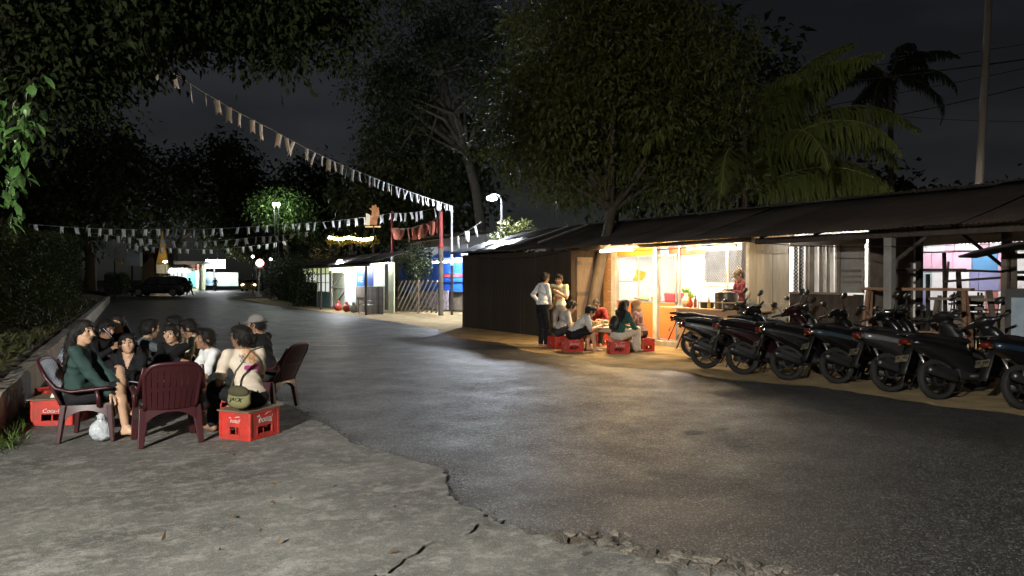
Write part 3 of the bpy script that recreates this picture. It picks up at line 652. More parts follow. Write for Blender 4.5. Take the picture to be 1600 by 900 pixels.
# ------------------------------------------------------------------ materials for buildings
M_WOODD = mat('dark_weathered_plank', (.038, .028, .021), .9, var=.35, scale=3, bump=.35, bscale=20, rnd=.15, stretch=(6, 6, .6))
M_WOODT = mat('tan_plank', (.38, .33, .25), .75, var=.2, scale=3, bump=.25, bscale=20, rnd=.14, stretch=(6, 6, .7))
M_WOODR = mat('raw_timber', (.20, .105, .06), .75, var=.25, scale=4, bump=.3, rnd=.2)
M_WOODG = mat('grey_timber', (.14, .115, .09), .85, var=.3, scale=4, bump=.3, rnd=.25)
M_POSTW = mat('whitewashed_post', (.50, .48, .44), .8, var=.15, scale=5, bump=.25, dirt=(.18, .15, .12), dirt_scale=4)
M_ROOFZ = mat('old_zinc_roof', (.048, .044, .042), .65, metal=.0, var=.35, scale=2.2, bump=.15, rnd=.3, dirt=(.07, .035, .02), dirt_scale=2.5, dirt_amt=.8)
M_ROOFB = mat('rusty_brown_roof', (.026, .016, .012), .85, var=.4, scale=2.5, bump=.25, rnd=.25)
M_WHITEW = mat('white_wall_paint', (.80, .79, .76), .8, var=.05, bump=.05)
M_ALU = mat('aluminium_frame', (.45, .43, .40), .4, metal=.6, var=.08, bump=0)
M_ORANGE = mat('orange_panel', (.62, .17, .055), .55, var=.10, scale=3, bump=.06)
M_ORANGE2 = mat('orange_band', (.60, .22, .03), .5, var=.12, scale=4, bump=.05)
M_TIN = mat('tin_white_board', (.6, .6, .58), .6, var=.1)
M_BLACKM = mat('black_metal', (.02, .02, .02), .45, metal=.4, var=.1, bump=.05)
M_STEEL = mat('dull_steel', (.35, .34, .33), .35, metal=.8, var=.15)
def glass_mat():
    if 'clear_glass' in MATS: return MATS['clear_glass']
    m = bpy.data.materials.new('clear_glass'); m.use_nodes = True; n = m.node_tree.nodes; l = m.node_tree.links
    n.remove(n['Principled BSDF']); tr = n.new('ShaderNodeBsdfTransparent'); tr.inputs[0].default_value = (.93, .95, .94, 1); gl = n.new('ShaderNodeBsdfGlossy'); gl.inputs['Roughness'].default_value = .03
    ms = n.new('ShaderNodeMixShader'); ms.inputs[0].default_value = .05; l.new(tr.outputs[0], ms.inputs[1]); l.new(gl.outputs[0], ms.inputs[2]); l.new(ms.outputs[0], n['Material Output'].inputs[0])
    MATS['clear_glass'] = m; return m
M_GLASS = glass_mat()
def part(name, m, parent, *boxes, bevel=0, smooth=False):
    b = MB()
    for lo, hi in boxes: b.b2(lo, hi)
    return b.build(name, m, parent, bevel=bevel)
def planks(parent, m, origin, du, n, w, ln, th, gap=.006, vertical=True, name='plank', jit=.015, dn=None):
    """n boards side by side along du (unit), each ln long (up if vertical, else along du with rows going up)"""
    du = np.array(du, float); dn = np.array(dn if dn is not None else np.cross(du, (0, 0, 1.))); o = np.array(origin, float)
    b = MB(); W = w-gap
    if vertical: b.prism([(0, 0), (W, 0), (W, ln), (0, ln)], 0, th, M=lambda p: du*p[0]+np.array((0, 0, 1.))*p[1]+dn*p[2])
    else: b.prism([(0, 0), (ln, 0), (ln, W), (0, W)], 0, th, M=lambda p: du*p[0]+np.array((0, 0, 1.))*p[1]+dn*p[2])
    me = b.mesh(name, m)
    for i in range(n):
        p = o+(du*w*i if vertical else np.array((0, 0, w*i)))+dn*random.uniform(0, jit)
        inst(me, name, parent, p, (0, 0, 0), (1, 1, 1+random.uniform(-.012, .012) if vertical else 1))
def corr_mesh(width, length, m, waves=11, amp=.012):
    rows = []
    n = waves*4+1
    for v in np.linspace(0, 1, 4):
        rows.append([(length*v, width*i/(n-1), amp*math.sin(2*math.pi*waves*i/(n-1))-.02*math.sin(v*math.pi)) for i in range(n)])
    b = MB(); b.sheet(rows, .004); me = b.mesh('roof_sheet', m, smooth=True); return me
def roof_run(parent, y0, y1, m, x0, z0, x1, z1, w=.80, seed=1, ragged=.06):
    rg = random.Random(seed); L = math.hypot(x1-x0, z1-z0)+.12; me = corr_mesh(w+.06, L, m); a = math.atan2(z1-z0, x1-x0); n = int(round((y1-y0)/w)); dk = MB(); e0 = .22*(1 if x1 > x0 else -1); dk.sheet([[(x0+e0, y0+.02, z0-.045+abs(e0)*.29), (x0+e0, y1+.05, z0-.045+abs(e0)*.29)], [(x1, y0+.02, z1-.045), (x1, y1+.05, z1-.045)]], .012); dk.build('roof_lining', M_WOODD, parent)  # added board under the sheets, blocks light leaking through their seams
    for i in range(n):
        inst(me, 'roof_sheet', parent, (x0-rg.uniform(0, ragged), y0+i*w, z0+(.005 if i % 2 else 0)), (rg.uniform(-.003, .003), -a+rg.uniform(-.006, .006), rg.uniform(-.006, .006)))
RIDX, RIDZ = 13.7, 3.22

# ------------------------------------------------------------------ plank shed at the road
sh = thing('plank_shed', 'dark windowless plank shed with sagging corrugated roof behind the standing men', 'shed', (11.2, 18.5, 0), world=True)
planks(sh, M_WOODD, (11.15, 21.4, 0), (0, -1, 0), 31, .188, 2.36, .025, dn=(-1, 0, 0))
# end wall facing the stall, with its narrow door
planks(sh, M_WOODD, (11.2, 15.58, 0), (1, 0, 0), 6, .19, 2.42, .025, dn=(0, -1, 0))
dr = part('door', mat('faded_door', (.20, .15, .105), .8, var=.25, scale=4, bump=.3, stretch=(5, 5, .8)), sh, ((11.28, 15.50, .08), (11.80, 15.54, 2.15)))
for z in (.35, 1.15, 1.95): part('door_batten', M_WOODG, dr, ((11.29, 15.475, z), (11.79, 15.499, z+.1)))
part('door_handle', M_STEEL, dr, ((11.74, 15.46, 1.05), (11.77, 15.499, 1.2)))
part('corner_post', M_WOODD, sh, ((11.06, 15.45, 0), (11.20, 15.575, 2.36))); part('corner_post', M_WOODD, sh, ((11.04, 21.41, 0), (11.18, 21.53, 2.36)))
part('wall_side', M_WOODD, sh, ((11.2, 21.38, 0), (15.9, 21.42, 2.5))); part('wall_back', M_WOODD, sh, ((15.9, 15.6, 0), (15.94, 21.4, 2.5)))
part('ridge_beam', M_WOODG, sh, ((RIDX-.05, 15.5, RIDZ-.14), (RIDX+.05, 21.6, RIDZ-.04)))
roof_run(sh, 15.55, 21.9, M_ROOFZ, 10.85, 2.40, RIDX, RIDZ, seed=4, ragged=.12); roof_run(sh, 15.55, 21.9, M_ROOFZ, 16.3, 2.45, RIDX, RIDZ, seed=5)
# torn tarpaulin thrown over the roof edge
tg = []
for i, x in enumerate(np.linspace(10.75, 12.3, 9)):
    row = []
    for j, y in enumerate(np.linspace(19.0, 21.75, 12)):
        zz = 2.42+(x-10.85)*.29+.035+.022*math.sin(x*9+y*3)+.02*math.sin(y*7-x*4); row.append((x-.1*math.sin(y*2.1), y, zz))
    tg.append(row)
tp = MB(); tp.sheet(tg, .006); tag(tp.build('tarpaulin', mat('grey_tarpaulin', (.22, .23, .25), .38, var=.3, scale=5, bump=.4, bscale=16), smooth=True), 'crumpled grey tarpaulin thrown over the end of the shed roof', 'tarpaulin')
for i, y in enumerate([19.9, 18.1, 16.9]):
    b = MB(); b.beam((11.0, y, 2.58), (13.2, y+.3+.2*i, 3.2), .07, .04); tag(b.build('roof_batten', M_WOODG), ['far loose batten weighing down the shed roof near the tarpaulin', 'middle loose batten lying on the shed roof', 'near loose batten lying on the shed roof by the tree'][i], 'batten', 'battens lying on the shed roof')

# ------------------------------------------------------------------ lit food stall
st = thing('food_stall', 'brightly lit open food stall with orange panels and white interior', 'stall', (12.2, 12.6, 0), world=True)
SX = 12.2
part('floor_step', mat('step_concrete', (.30, .26, .21), .9, var=.25, bump=.4), st, ((12.0, 9.6, 0), (14.9, 15.55, .12)), bevel=.01)
part('back_wall', M_WHITEW, st, ((14.8, 9.6, .12), (14.86, 12.90, 2.7)), ((14.8, 14.45, .12), (14.86, 15.6, 2.7)), ((14.8, 12.90, .12), (14.86, 14.45, 1.46)), ((14.8, 12.90, 2.36), (14.86, 14.45, 2.7)))
part('side_wall', M_WHITEW, st, ((SX+.06, 15.60, .12), (14.8, 15.64, 2.72))); part('side_wall', M_WHITEW, st, ((SX+.04, 9.56, .12), (14.8, 9.6, 2.72)))
planks(st, mat('varnished_siding', (.40, .22, .10), .6, var=.18, scale=3, bump=.15, rnd=.1, stretch=(1, .6, 6)), (SX, 15.74, .12), (0, -1, 0), 8, .285, .54, .02, vertical=False, name='siding_board', dn=(-1, 0, 0), jit=.004)
part('white_post', M_POSTW, st, ((SX-.06, 14.98, .12), (SX+.06, 15.18, 2.36)), bevel=.008)
part('post', M_POSTW, st, ((SX-.09, 13.40, .12), (SX+.03, 13.53, 2.36)), bevel=.006)
part('post', M_POSTW, st, ((SX-.04, 10.62, .12), (SX+.06, 10.72, 2.36)), bevel=.006)
part('eave_beam', mat('lit_beam', (.42, .30, .17), .7, var=.2, stretch=(4, .7, 4)), st, ((SX-.08, 9.6, 2.36), (SX+.04, 15.75, 2.47)))  # inner eave beam in tan wood
part('eave_beam', M_WOODG, st, ((11.05, 9.6, 2.30), (11.13, 15.5, 2.38)))
# glazed cabinets
for (ya, yb, nm) in ((13.53, 14.98, 'wide'), (12.80, 13.40, 'narrow')):
    cb = part('cabinet_panel', M_ORANGE, st, ((SX-.02, ya+.02, .16), (SX+.02, yb-.02, 1.00)), bevel=.004)
    fr = part('cabinet_frame', M_ALU, st, ((SX-.03, ya, 1.0), (SX+.55, yb, 1.03)), ((SX-.03, ya, 2.14), (SX+.03, yb, 2.17)), ((SX-.03, ya, .14), (SX+.02, ya+.025, 2.14)), ((SX-.03, yb-.025, .14), (SX+.02, yb, 2.14)))
    part('glass_pane', M_GLASS, fr, ((SX-.003, ya+.025, 1.03), (SX+.003, yb-.025, 2.14)))
    if nm == 'wide':
        ym = ya+.62; part('mullion', M_ALU, fr, ((SX-.015, ym-.012, 1.03), (SX+.015, ym+.012, 2.14)))
        part('shelf', M_GLASS, fr, ((SX+.03, ya+.64, 1.52), (SX+.45, yb-.03, 1.53))); part('shelf_edge', M_ALU, fr, ((SX+.02, ya+.64, 1.515), (SX+.03, yb-.03, 1.54)))
        part('top_band', M_ORANGE2, st, ((SX-.02, ya, 2.18), (SX+.02, yb, 2.355)))
    else:
        part('top_band', mat('red_band', (.55, .10, .06), .5, var=.2), st, ((SX+.3, ya-.6, 2.15), (SX+.34, yb, 2.36)))
part('corner_upright', M_ALU, st, ((SX-.02, 12.70, .12), (SX+.03, 12.74, 2.36))); part('corner_upright', M_ALU, st, ((SX+.7, 11.9, .12), (SX+.74, 11.94, 2.36)))
# wire-mesh window in the back wall
wf = part('window_frame', M_WHITEW, st, ((14.74, 12.85, 1.40), (14.80, 14.50, 1.48)), ((14.74, 12.85, 2.34), (14.80, 14.50, 2.40)), ((14.74, 12.85, 1.48), (14.80, 12.91, 2.34)), ((14.74, 14.44, 1.48), (14.80, 14.50, 2.34)))
g = MB(); 
for k in np.arange(-.9, 1.6, .085):
    for sgn in (1, -1):
        y0_, y1_ = 12.91+k, 12.91+k+.86
        if sgn < 0: a_, b_ = (y1_, 1.48), (y0_, 2.34)
        else: a_, b_ = (y0_, 1.48), (y1_, 2.34)
        (ya_, za), (yb_, zb) = a_, b_
        def clipy(y): return min(max(y, 12.91), 14.44)
        def zat(y): return za+(zb-za)*(y-ya_)/(yb_-ya_)
        p, q = clipy(ya_), clipy(yb_)
        if abs(p-q) > .04: g.beam((14.77, p, zat(p)), (14.77, q, zat(q)), .011, .011)
g.build('wire_mesh', M_POSTW, wf)
# plank partition and the barred window beyond it
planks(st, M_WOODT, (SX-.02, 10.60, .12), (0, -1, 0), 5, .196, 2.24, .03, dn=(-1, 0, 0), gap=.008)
part('ledger', M_WOODT, st, ((SX-.085, 9.62, 2.10), (SX-.052, 10.6, 2.18))); part('ledger', M_WOODT, st, ((SX-.085, 9.62, 1.02), (SX-.052, 10.12, 1.10)))
roof_run(st, 9.55, 15.55, M_ROOFZ, 10.80, 2.37, RIDX, RIDZ, seed=8, ragged=.16); roof_run(st, 9.55, 15.55, M_ROOFZ, 16.3, 2.45, RIDX, RIDZ, seed=9)
# torn fringe of palm-leaf screen hanging at the eave
# lamps of the stall: real tubes
M_WARM = glow('warm_tube_light', (1.0, .66, .30), 1800.); M_WHT = glow('white_tube_light', (1.0, .97, .92), 640.)
def tube_lamp(label, a, b, m, r=.016, group='fluorescent tubes of the stalls'):
    t = thing('tube_lamp', label, 'lamp', tuple((np.array(a)+np.array(b))/2), group=group, world=True)
    a = np.array(a); b = np.array(b); q = MB(); q.tube([a, b], r, 10); q.build('tube', m, t, smooth=False)
    d = (b-a)/np.linalg.norm(b-a); q = MB(); q.beam(a-d*.03+np.array((0, 0, r+.022)), b+d*.03+np.array((0, 0, r+.022)), .05, .03); q.build('batten_fitting', M_TIN, t)
    for e in (a-d*.012, b+d*.012):
        q = MB(); q.box(e, (.035, .035, .045)); q.build('socket', M_TIN, t)
    return t
tube_lamp('warm tube lamp under the stall eave above the glass cabinets', (10.98, 14.1, 2.25), (10.98, 12.9, 2.25), M_WARM)
tube_lamp('warm tube lamp under the stall eave above the serving counter', (12.05, 12.3, 2.27), (12.05, 10.9, 2.27), glow('warm_counter_tube', (1.0, .78, .48), 420.))
tube_lamp('white tube lamp inside the stall over the glass cabinets', (13.5, 14.7, 2.52), (13.5, 13.5, 2.52), M_WHT)
tube_lamp('white tube lamp inside the stall over the cook', (13.6, 12.4, 2.52), (13.6, 11.2, 2.52), M_WHT)
tube_lamp('white tube lamp under the eave beside the barred window', (11.72, 9.95, 2.30), (11.72, 9.2, 2.30), glow('cool_tube_light', (.95, .97, 1.0), 40.))

# counter with tan front board
ct = thing('serving_counter', 'serving counter with tan front board and wooden rail', 'counter', (11.75, 11.1, 0), world=True)
part('front_board', mat('tan_board', (.45, .29, .17), .7, var=.1, bump=.08), ct, ((11.60, 10.05, .15), (11.63, 12.15, .92)))
part('side_board', M_WOODT, ct, ((11.63, 12.12, .15), (12.1, 12.15, .92))); part('counter_top', mat('counter_plywood', (.48, .33, .19), .6, var=.15), ct, ((11.55, 9.95, .92), (12.15, 12.7, .955)), bevel=.005)
for y in (10.1, 12.0): part('leg', M_WOODG, ct, ((11.64, y, .003), (11.70, y+.06, .92))); part('leg', M_WOODG, ct, ((12.05, y, .12), (12.11, y+.06, .92)))
q = MB(); q.beam((11.58, 10.1, 1.10), (11.58, 11.5, 1.10), .03, .025); q.build('rail', M_WOODT, ct)
for y in (10.12, 10.8, 11.48): part('rail_post', M_WOODT, ct, ((11.57, y, .955), (11.59, y+.02, 1.09)))
text_mesh('BBQ7', .15, frame4((11.598, 11.0, .72), (0, -1, 0), (0, 0, 1), (-1, 0, 0)), 'lettering', mat('brown_paint', (.10, .035, .02), .7, var=.2), ct, ext=.001)

# things on and around the counter
def pot(label, loc, r, hgt, m, lid=False, handles=True, cat='pot'):
    t = thing('cooking_pot', label, cat, loc); q = MB(); q.lathe([(r*.92, 0), (r, .02), (r, hgt), (r*1.05, hgt+.008), (r*.96, hgt+.008), (r*.94, .02), (.01, .02)], 22); q.build('body', m, t, smooth=True, angle=35)
    if handles:
        for s_ in (-1, 1): q = MB(); q.tube([(s_*r, -.05, hgt*.75), (s_*(r+.05), -.04, hgt*.78), (s_*(r+.05), .04, hgt*.78), (s_*r, .05, hgt*.75)], .008, 6); q.build('handle', m, t)
    if lid: q = MB(); q.lathe([(r*1.02, hgt+.01), (r*.7, hgt+.04), (.02, hgt+.055), (.02, hgt+.08), (.005, hgt+.082)], 20); q.build('lid', m, t, smooth=True)
    return t
pot('big dark stock pot in front of the cook', (11.95, 11.05, .957), .24, .32, mat('sooty_aluminium', (.11, .095, .08), .4, metal=.7, var=.3), True)
pot('small black wok pan beside the stock pot', (11.9, 11.55, .957), .15, .12, M_BLACKM); pot('steel bowl at the near end of the counter', (11.85, 10.3, .957), .15, .11, M_STEEL, handles=False)
def bag(label, loc, s, col, seed, m=None, group=None):
    rg = np.random.default_rng(seed); P = [ell((0, 0, .45*s), (.42*s, .34*s, .42*s), None, 0, .1*s), ell((.1*s, .05*s, .25*s), (.4*s, .36*s, .24*s), None, 0, .1*s), cap((0, 0, .75*s), (.03*s, 0, 1.02*s), .12*s, .16*s, 0, .12*s)]
    V, Q, L = sdf_mesh(P, .05*s); V = V+rg.normal(size=V.shape)*.012*s; V[:, 2] = np.maximum(V[:, 2], .0)
    o = np_obj('plastic_bag', V, Q, m or mat('bag_'+str(seed), col, .4, var=.12, bump=.3, bscale=30), smooth=True); o.location = loc; return tag(o, label, 'bag', group)
bag('bulging white plastic bag of vegetables on the counter', (11.95, 12.25, .957), .27, (.75, .68, .55), 3); bag('orange plastic bag on the counter beside the vegetables', (11.82, 12.0, .957), .2, (.7, .2, .05), 4)
V, Fq = leaf_cloud(np.array([(12.05, 12.3, 1.2)]*70)+RNG.normal(size=(70, 3))*.04, RNG.normal(size=(70, 3))+np.array((0, 0, .9)), .13, .07); vo_ = np_obj('leafy_vegetables', V, Fq, leafmat('lettuce', (.25, .45, .05), (.35, .55, .1))); tag(vo_, 'bunch of bright green leafy vegetables above the white bag', 'vegetables')
def bottle(label, loc, h, col, group='bottles on the stall counter'):
    q = MB(); q.lathe([(.03, 0), (.034, .01), (.034, h*.6), (.013, h*.8), (.013, h*.95), (.016, h*.96), (.016, h)], 12, loc); o = q.build('bottle', mat('bottle_%d' % int(col[0]*100+col[1]*10), col, .25, var=.05, bump=0), smooth=True, angle=40); return tag(o, label, 'bottle', group)
bottle('tall brown sauce bottle behind the rail of the counter', (11.75, 11.75, .957), .27, (.25, .1, .03)); bottle('red chilli sauce bottle beside the brown bottle', (11.7, 11.85, .957), .24, (.6, .06, .03)); bottle('yellow sauce bottle next to the stock pot', (11.78, 11.38, .957), .25, (.75, .5, .05))
q = MB(); q.box((0, 0, .11), (.44, .34, .22), taper=(1.06, 1.06)); o = q.build('plastic_basin', mat('pink_red_plastic', (.62, .05, .10), .4, var=.05), bevel=.02); o.location = (12.42, 13.05, 1.035); tag(o, 'pink red plastic tub inside the narrow glass cabinet', 'tub')
for i, (y, x, c, nm) in enumerate([(14.2, 12.45, (.45, .62, .35), 'pale green'), (14.5, 12.5, (.7, .6, .4), 'cream'), (13.75, 12.42, (.6, .3, .1), 'orange')]):
    q = MB(); q.lathe([(.05, 0), (.10, .01), (.13, .10), (.125, .10), (.09, .015)], 18); o = q.build('food_bowl', mat('bowl_'+nm.replace(' ', '_'), c, .45, var=.1), smooth=True); o.location = (x, y, 1.035); tag(o, nm+' food bowl standing in the wide glass cabinet', 'bowl', 'bowls in the glass cabinet')
q = MB(); q.sheet([[(0, 0, .02), (0, .34, .02)], [(.1, 0, .10), (.1, .34, .16)], [(.14, 0, .22), (.14, .36, .30)]], .03); o = q.build('papaya_slice', mat('papaya', (.75, .36, .06), .5, var=.2)); o.location = (12.36, 14.22, 1.535); tag(o, 'orange wedge of fruit on the cabinet shelf', 'fruit')
q = MB(); q.lathe([(.16, 0), (.17, .02), (.17, .30), (.15, .34), (.04, .36), (.04, .40)], 20); o = q.build('gas_cylinder', mat('green_cylinder', (.12, .30, .12), .5, var=.1), smooth=True, angle=35); o.location = (12.35, 12.35, .122); tag(o, 'small green gas cylinder on the stall floor', 'gas cylinder')
q = MB(); q.lathe([(.13, 0), (.17, .3), (.18, .31), (.165, .31), (.12, .02)], 20); o = q.build('bucket', mat('dark_bucket', (.06, .07, .08), .5), smooth=True, angle=35); o.location = (12.4, 11.9, .122); tag(o, 'dark plastic bucket under the counter opening', 'bucket')

# ------------------------------------------------------------------ kitchen bay with barred window
kb_ = thing('kitchen_bay', 'stall bay with barred bright window behind the parked scooters', 'stall', (12.2, 9, 0), world=True)
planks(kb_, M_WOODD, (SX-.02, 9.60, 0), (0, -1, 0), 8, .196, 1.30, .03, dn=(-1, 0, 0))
part('lintel', M_WOODG, kb_, ((SX-.05, 8.03, 2.22), (SX+.03, 9.6, 2.36))); part('sill', M_WOODG, kb_, ((SX-.07, 8.5, 1.30), (SX+.05, 9.6, 1.34)))
part('grey_panel', mat('grey_sheet', (.20, .19, .18), .7, var=.2), kb_, ((SX-.05, 8.03, 1.34), (SX-.02, 8.5, 2.22)))
for z in (1.52, 1.62, 1.72): part('louvre', M_WOODG, kb_, ((SX-.075, 8.08, z), (SX-.051, 8.46, z+.04)))
part('corner_post', M_WOODG, kb_, ((SX-.08, 8.49, 1.34), (SX+.02, 8.55, 2.22)))
M_CURT = mat('pale_curtain', (.72, .69, .64), .8, var=.12, scale=3, bump=.2)
yy = 9.55
while yy > 8.62:
    w = random.choice([.03, .045, .06, .09]); col = random.choice([M_CURT, M_CURT, M_POSTW, M_WOODG])
    part('window_strip', col, kb_, ((SX+.02, yy-w, 1.34), (SX+.05+random.uniform(0, .03), yy, 2.22))); yy -= w+random.uniform(.012, .045)
for y in (9.50, 9.38): 
    g = MB()
    for k in np.arange(0, .88, .07): g.beam((SX-.0, y-.05, 1.34+k), (SX-.0, y+.05, 1.34+k+.07), .008, .012); g.beam((SX-.0, y+.05, 1.34+k), (SX-.0, y-.05, 1.34+k+.07), .008, .012)
    g.build('wire_mesh', M_BLACKM, kb_)
part('inner_wall', M_WHITEW, kb_, ((13.6, 7.9, 0), (13.64, 9.56, 2.6)))
part('inner_wall', M_WOODG, kb_, ((SX+.06, 7.98, 0), (13.6, 8.02, 2.6)))
tube_lamp('white tube lamp inside the kitchen bay behind the barred window', (12.9, 9.3, 2.3), (12.9, 8.4, 2.3), glow('kitchen_tube_light', (1., .96, .9), 260.))

# ------------------------------------------------------------------ open market shelter on the right
mk = thing('market_shelter', 'long open market shelter with brown roof on timber posts', 'shelter', (12, 5, 0), world=True)
roof_run(mk, -4.8, 9.5, M_ROOFB, 10.72, 2.36, RIDX, RIDZ, seed=21, ragged=.10); roof_run(mk, -4.8, 9.5, M_ROOFB, 16.6, 2.35, RIDX, RIDZ, seed=22)
part('eave_beam', M_WOODD, mk, ((11.02, -4.8, 2.24), (11.14, 9.5, 2.35))); part('ridge_beam', M_WOODD, mk, ((RIDX-.05, -4.8, RIDZ-.16), (RIDX+.05, 9.5, RIDZ-.05))); part('tie_beam', M_WOODD, mk, ((14.4, -4.8, 2.42), (14.5, 8.0, 2.54)))
part('post', mat('concrete_post', (.20, .19, .18), .85, var=.25, bump=.4, dirt=(.12, .10, .08), dirt_scale=3), mk, ((11.02, 6.82, 0), (11.15, 6.95, 2.24)), bevel=.01)
for (x, y, w, h_) in [(11.1, 4.0, .12, 2.24), (11.1, .5, .12, 2.24), (13.4, 7.75, .09, 2.9), (13.4, 6.3, .09, 2.9), (14.45, 6.75, .1, 2.42), (14.45, 5.9, .07, 2.42), (14.45, 5.05, .14, 2.42), (14.45, 3.6, .12, 2.42), (16.5, 7.6, .09, 2.3), (16.5, 5.2, .09, 2.3), (16.5, 3, .09, 2.3), (13.0, 5.05, .05, 1.55), (12.8, 5.9, .05, 1.05)]:
    part('post', random.choice([M_WOODG, M_WOODD, M_WOODG]), mk, ((x-w/2, y-w/2, 0), (x+w/2, y+w/2, h_)))
q = MB(); q.beam((14.45, 6.75, 1.75), (14.2, 7.4, 2.42), .06, .06); q.build('brace', M_WOODD, mk); q = MB(); q.beam((11.1, 6.75, 1.9), (11.1, 6.3, 2.24), .05, .05); q.build('brace', M_WOODD, mk); q = MB(); q.beam((14.45, 5.1, 1.9), (14.45, 5.6, 2.42), .05, .05); q.build('brace', M_WOODD, mk)
for x in np.arange(-4.5, 9.4, 1.15):
    q = MB(); q.beam((10.95, x, 2.37), (RIDX, x, RIDZ-.05), .05, .07); q.build('rafter', M_WOODD, mk)
for (z, a, b) in [(1.98, 2.8, 6.75), (1.60, 2.8, 6.75), (1.25, 2.8, 6.75), (.95, 2.8, 6.75)]:
    q = MB(); q.beam((14.38, a, z), (14.38, b, z+random.uniform(-.02, .02)), .03, .09); q.build('rail', M_WOODD, mk)
for y in np.arange(2.9, 6.5, .3): part('low_wall_board', M_WOODD, mk, ((14.36, y, .0), (14.38, y+.285, .86)))
# pierced white blocks along the low wall
M_BLK = mat('pale_block', (.45, .44, .33), .8, var=.2, bump=.3)
for i, y in enumerate(np.arange(3.0, 6.6, .22)): q = MB(); q.beam((14.30, y, 1.02), (14.30, y+.17, 1.10+.02*(i % 2)), .03, .05, up=(1, 0, 0)); q.build('pierced_block', M_BLK, mk)
# lit shop banners far behind the shelter
bn = thing('banner_wall', 'row of bright pink, blue and red shop banners lit behind the market shelter', 'banner', (19.5, 8, 0), world=True)
def pan(nm, c, y0, y1, z0, z1, x=19.5): part('banner_panel', mat('banner_'+nm, c, .6, var=.12, scale=2.5, bump=.03), bn, ((x, y0, z0), (x+.03, y1, z1)))
PINK = (.66, .42, .54); WHT = (.78, .76, .78); RED = (.55, .20, .18); BLU = (.10, .28, .52); CYA = (.40, .55, .60); VIO = (.28, .28, .50)
rows = [(2.30, 2.95), (1.78, 2.28), (1.30, 1.76), (.75, 1.28)]
cols = [WHT, PINK, WHT, BLU, PINK, RED, WHT, PINK, CYA, WHT, RED, VIO, PINK, WHT, RED, CYA, PINK]
k = 0
for (z0, z1) in rows:
    y = 4.6
    while y < 13.2:
        w = random.uniform(.35, 1.1)
        w *= .6
        if z0 > 2.2: c, nm = (WHT, 'white') if k % 3 else (PINK, 'pink')
        elif z0 > 1.7: c, nm = random.choice([(PINK, 'pink'), (WHT, 'white'), (PINK, 'pink'), (WHT, 'white'), (PINK, 'pink'), (BLU, 'blue')])
        else: c, nm = random.choice([(RED, 'red'), (WHT, 'white'), (VIO, 'violet'), (CYA, 'cyan'), (WHT, 'white'), (RED, 'red'), (PINK, 'pink')])
        pan(nm, c, y, min(y+w-.015, 13.3), z0, z1, 19.5+.004*(k % 3)); y += w; k += 1
for z in (2.28, 2.42, 2.6): q = MB(); q.beam((19.45, 4.6, z), (19.45, 13.2, z+.05), .012, .014); q.build('cord', M_WOODD, bn)
for y in np.arange(4.7, 13.3, 1.4): part('banner_post', M_WOODG, bn, ((19.56, y, 0), (19.64, y+.07, 3.0)))
tube_lamp('tube lamp lighting the pink banners behind the market', (18.4, 5.6, 3.05), (18.4, 7.4, 3.05), glow('banner_tube_light', (1., .97, .95), 380.)); tube_lamp('far tube lamp lighting the blue banners behind the market', (18.4, 9.4, 3.05), (18.4, 11.0, 3.05), glow('banner_tube_light', (1., .97, .95), 380.))

# trestles, tables and lumber stored under the shelter
def trestle(label, loc, rz, L, hgt, m, group='trestles stored in the shelter'):
    t = thing('trestle_table', label, 'trestle', loc, rz, group); q = MB(); q.box((0, 0, hgt), (L, .22, .045)); q.build('top_plank', m, t)
    for sx in (-1, 1):
        for sy in (-1, 1): q = MB(); q.beam((sx*(L/2-.12), sy*.05, hgt-.02), (sx*(L/2-.02), sy*.24, .0), .06, .05); q.build('leg', m, t)
        q = MB(); q.beam((sx*(L/2-.07), -.15, hgt*.5), (sx*(L/2-.07), .15, hgt*.5), .04, .03); q.build('stretcher', m, t)
    q = MB(); q.beam((-L/2+.1, 0, hgt*.5), (L/2-.1, 0, hgt*.5), .04, .03); q.build('stretcher', m, t); return t
trestle('reddish wooden trestle with a long top plank behind the scooters', (12.15, 7.1, 0), R(-78), 1.7, 1.42, M_WOODR); trestle('grey wooden trestle standing deeper in the market shelter', (13.0, 6.5, 0), R(-80), 1.5, 1.25, M_WOODG); trestle('low dark trestle next to the kitchen bay', (13.1, 7.5, 0), R(-60), 1.3, 1.75, M_WOODD)
def lumber(label, pts): 
    t = thing('lumber_stack', label, 'lumber', pts[0][0], world=True)
    for a, b in pts: q = MB(); q.beam(a, b, .09, .035); q.build('board', random.choice([M_WOODG, M_WOODR, M_WOODD]), t)
lumber('loose boards leaning and lying across the shelter frames', [((12.4, 6.75, 1.55), (13.6, 6.35, 1.62)), ((12.7, 6.9, 1.75), (13.9, 5.9, 1.68)), ((13.3, 7.3, .0), (13.35, 7.2, 1.9)), ((13.1, 6.9, .9), (14.2, 5.7, 1.05)), ((13.2, 7.1, 1.15), (14.1, 6.3, 1.3)), ((13.1, 6.2, .0), (13.3, 6.5, 1.4)), ((13.6, 6.6, .4), (14.2, 6.1, .75))])
rgl = random.Random(5); extra = []
for k in range(16): y_ = rgl.uniform(4.2, 7.8); x_ = rgl.uniform(12.9, 14.2); z_ = rgl.uniform(.5, 2.0); extra.append(((x_, y_, z_), (x_+rgl.uniform(-.3, .3), y_-rgl.uniform(.6, 1.5), z_+rgl.uniform(-.06, .06))))
for k in range(9): y_ = rgl.uniform(4.4, 7.7); x_ = rgl.uniform(12.9, 14.2); extra.append(((x_, y_, .0), (x_+rgl.uniform(-.05, .05), y_+rgl.uniform(-.05, .05), rgl.uniform(1.2, 2.2))))
lumber('tangle of racks and spare boards stored deep under the shelter', extra)
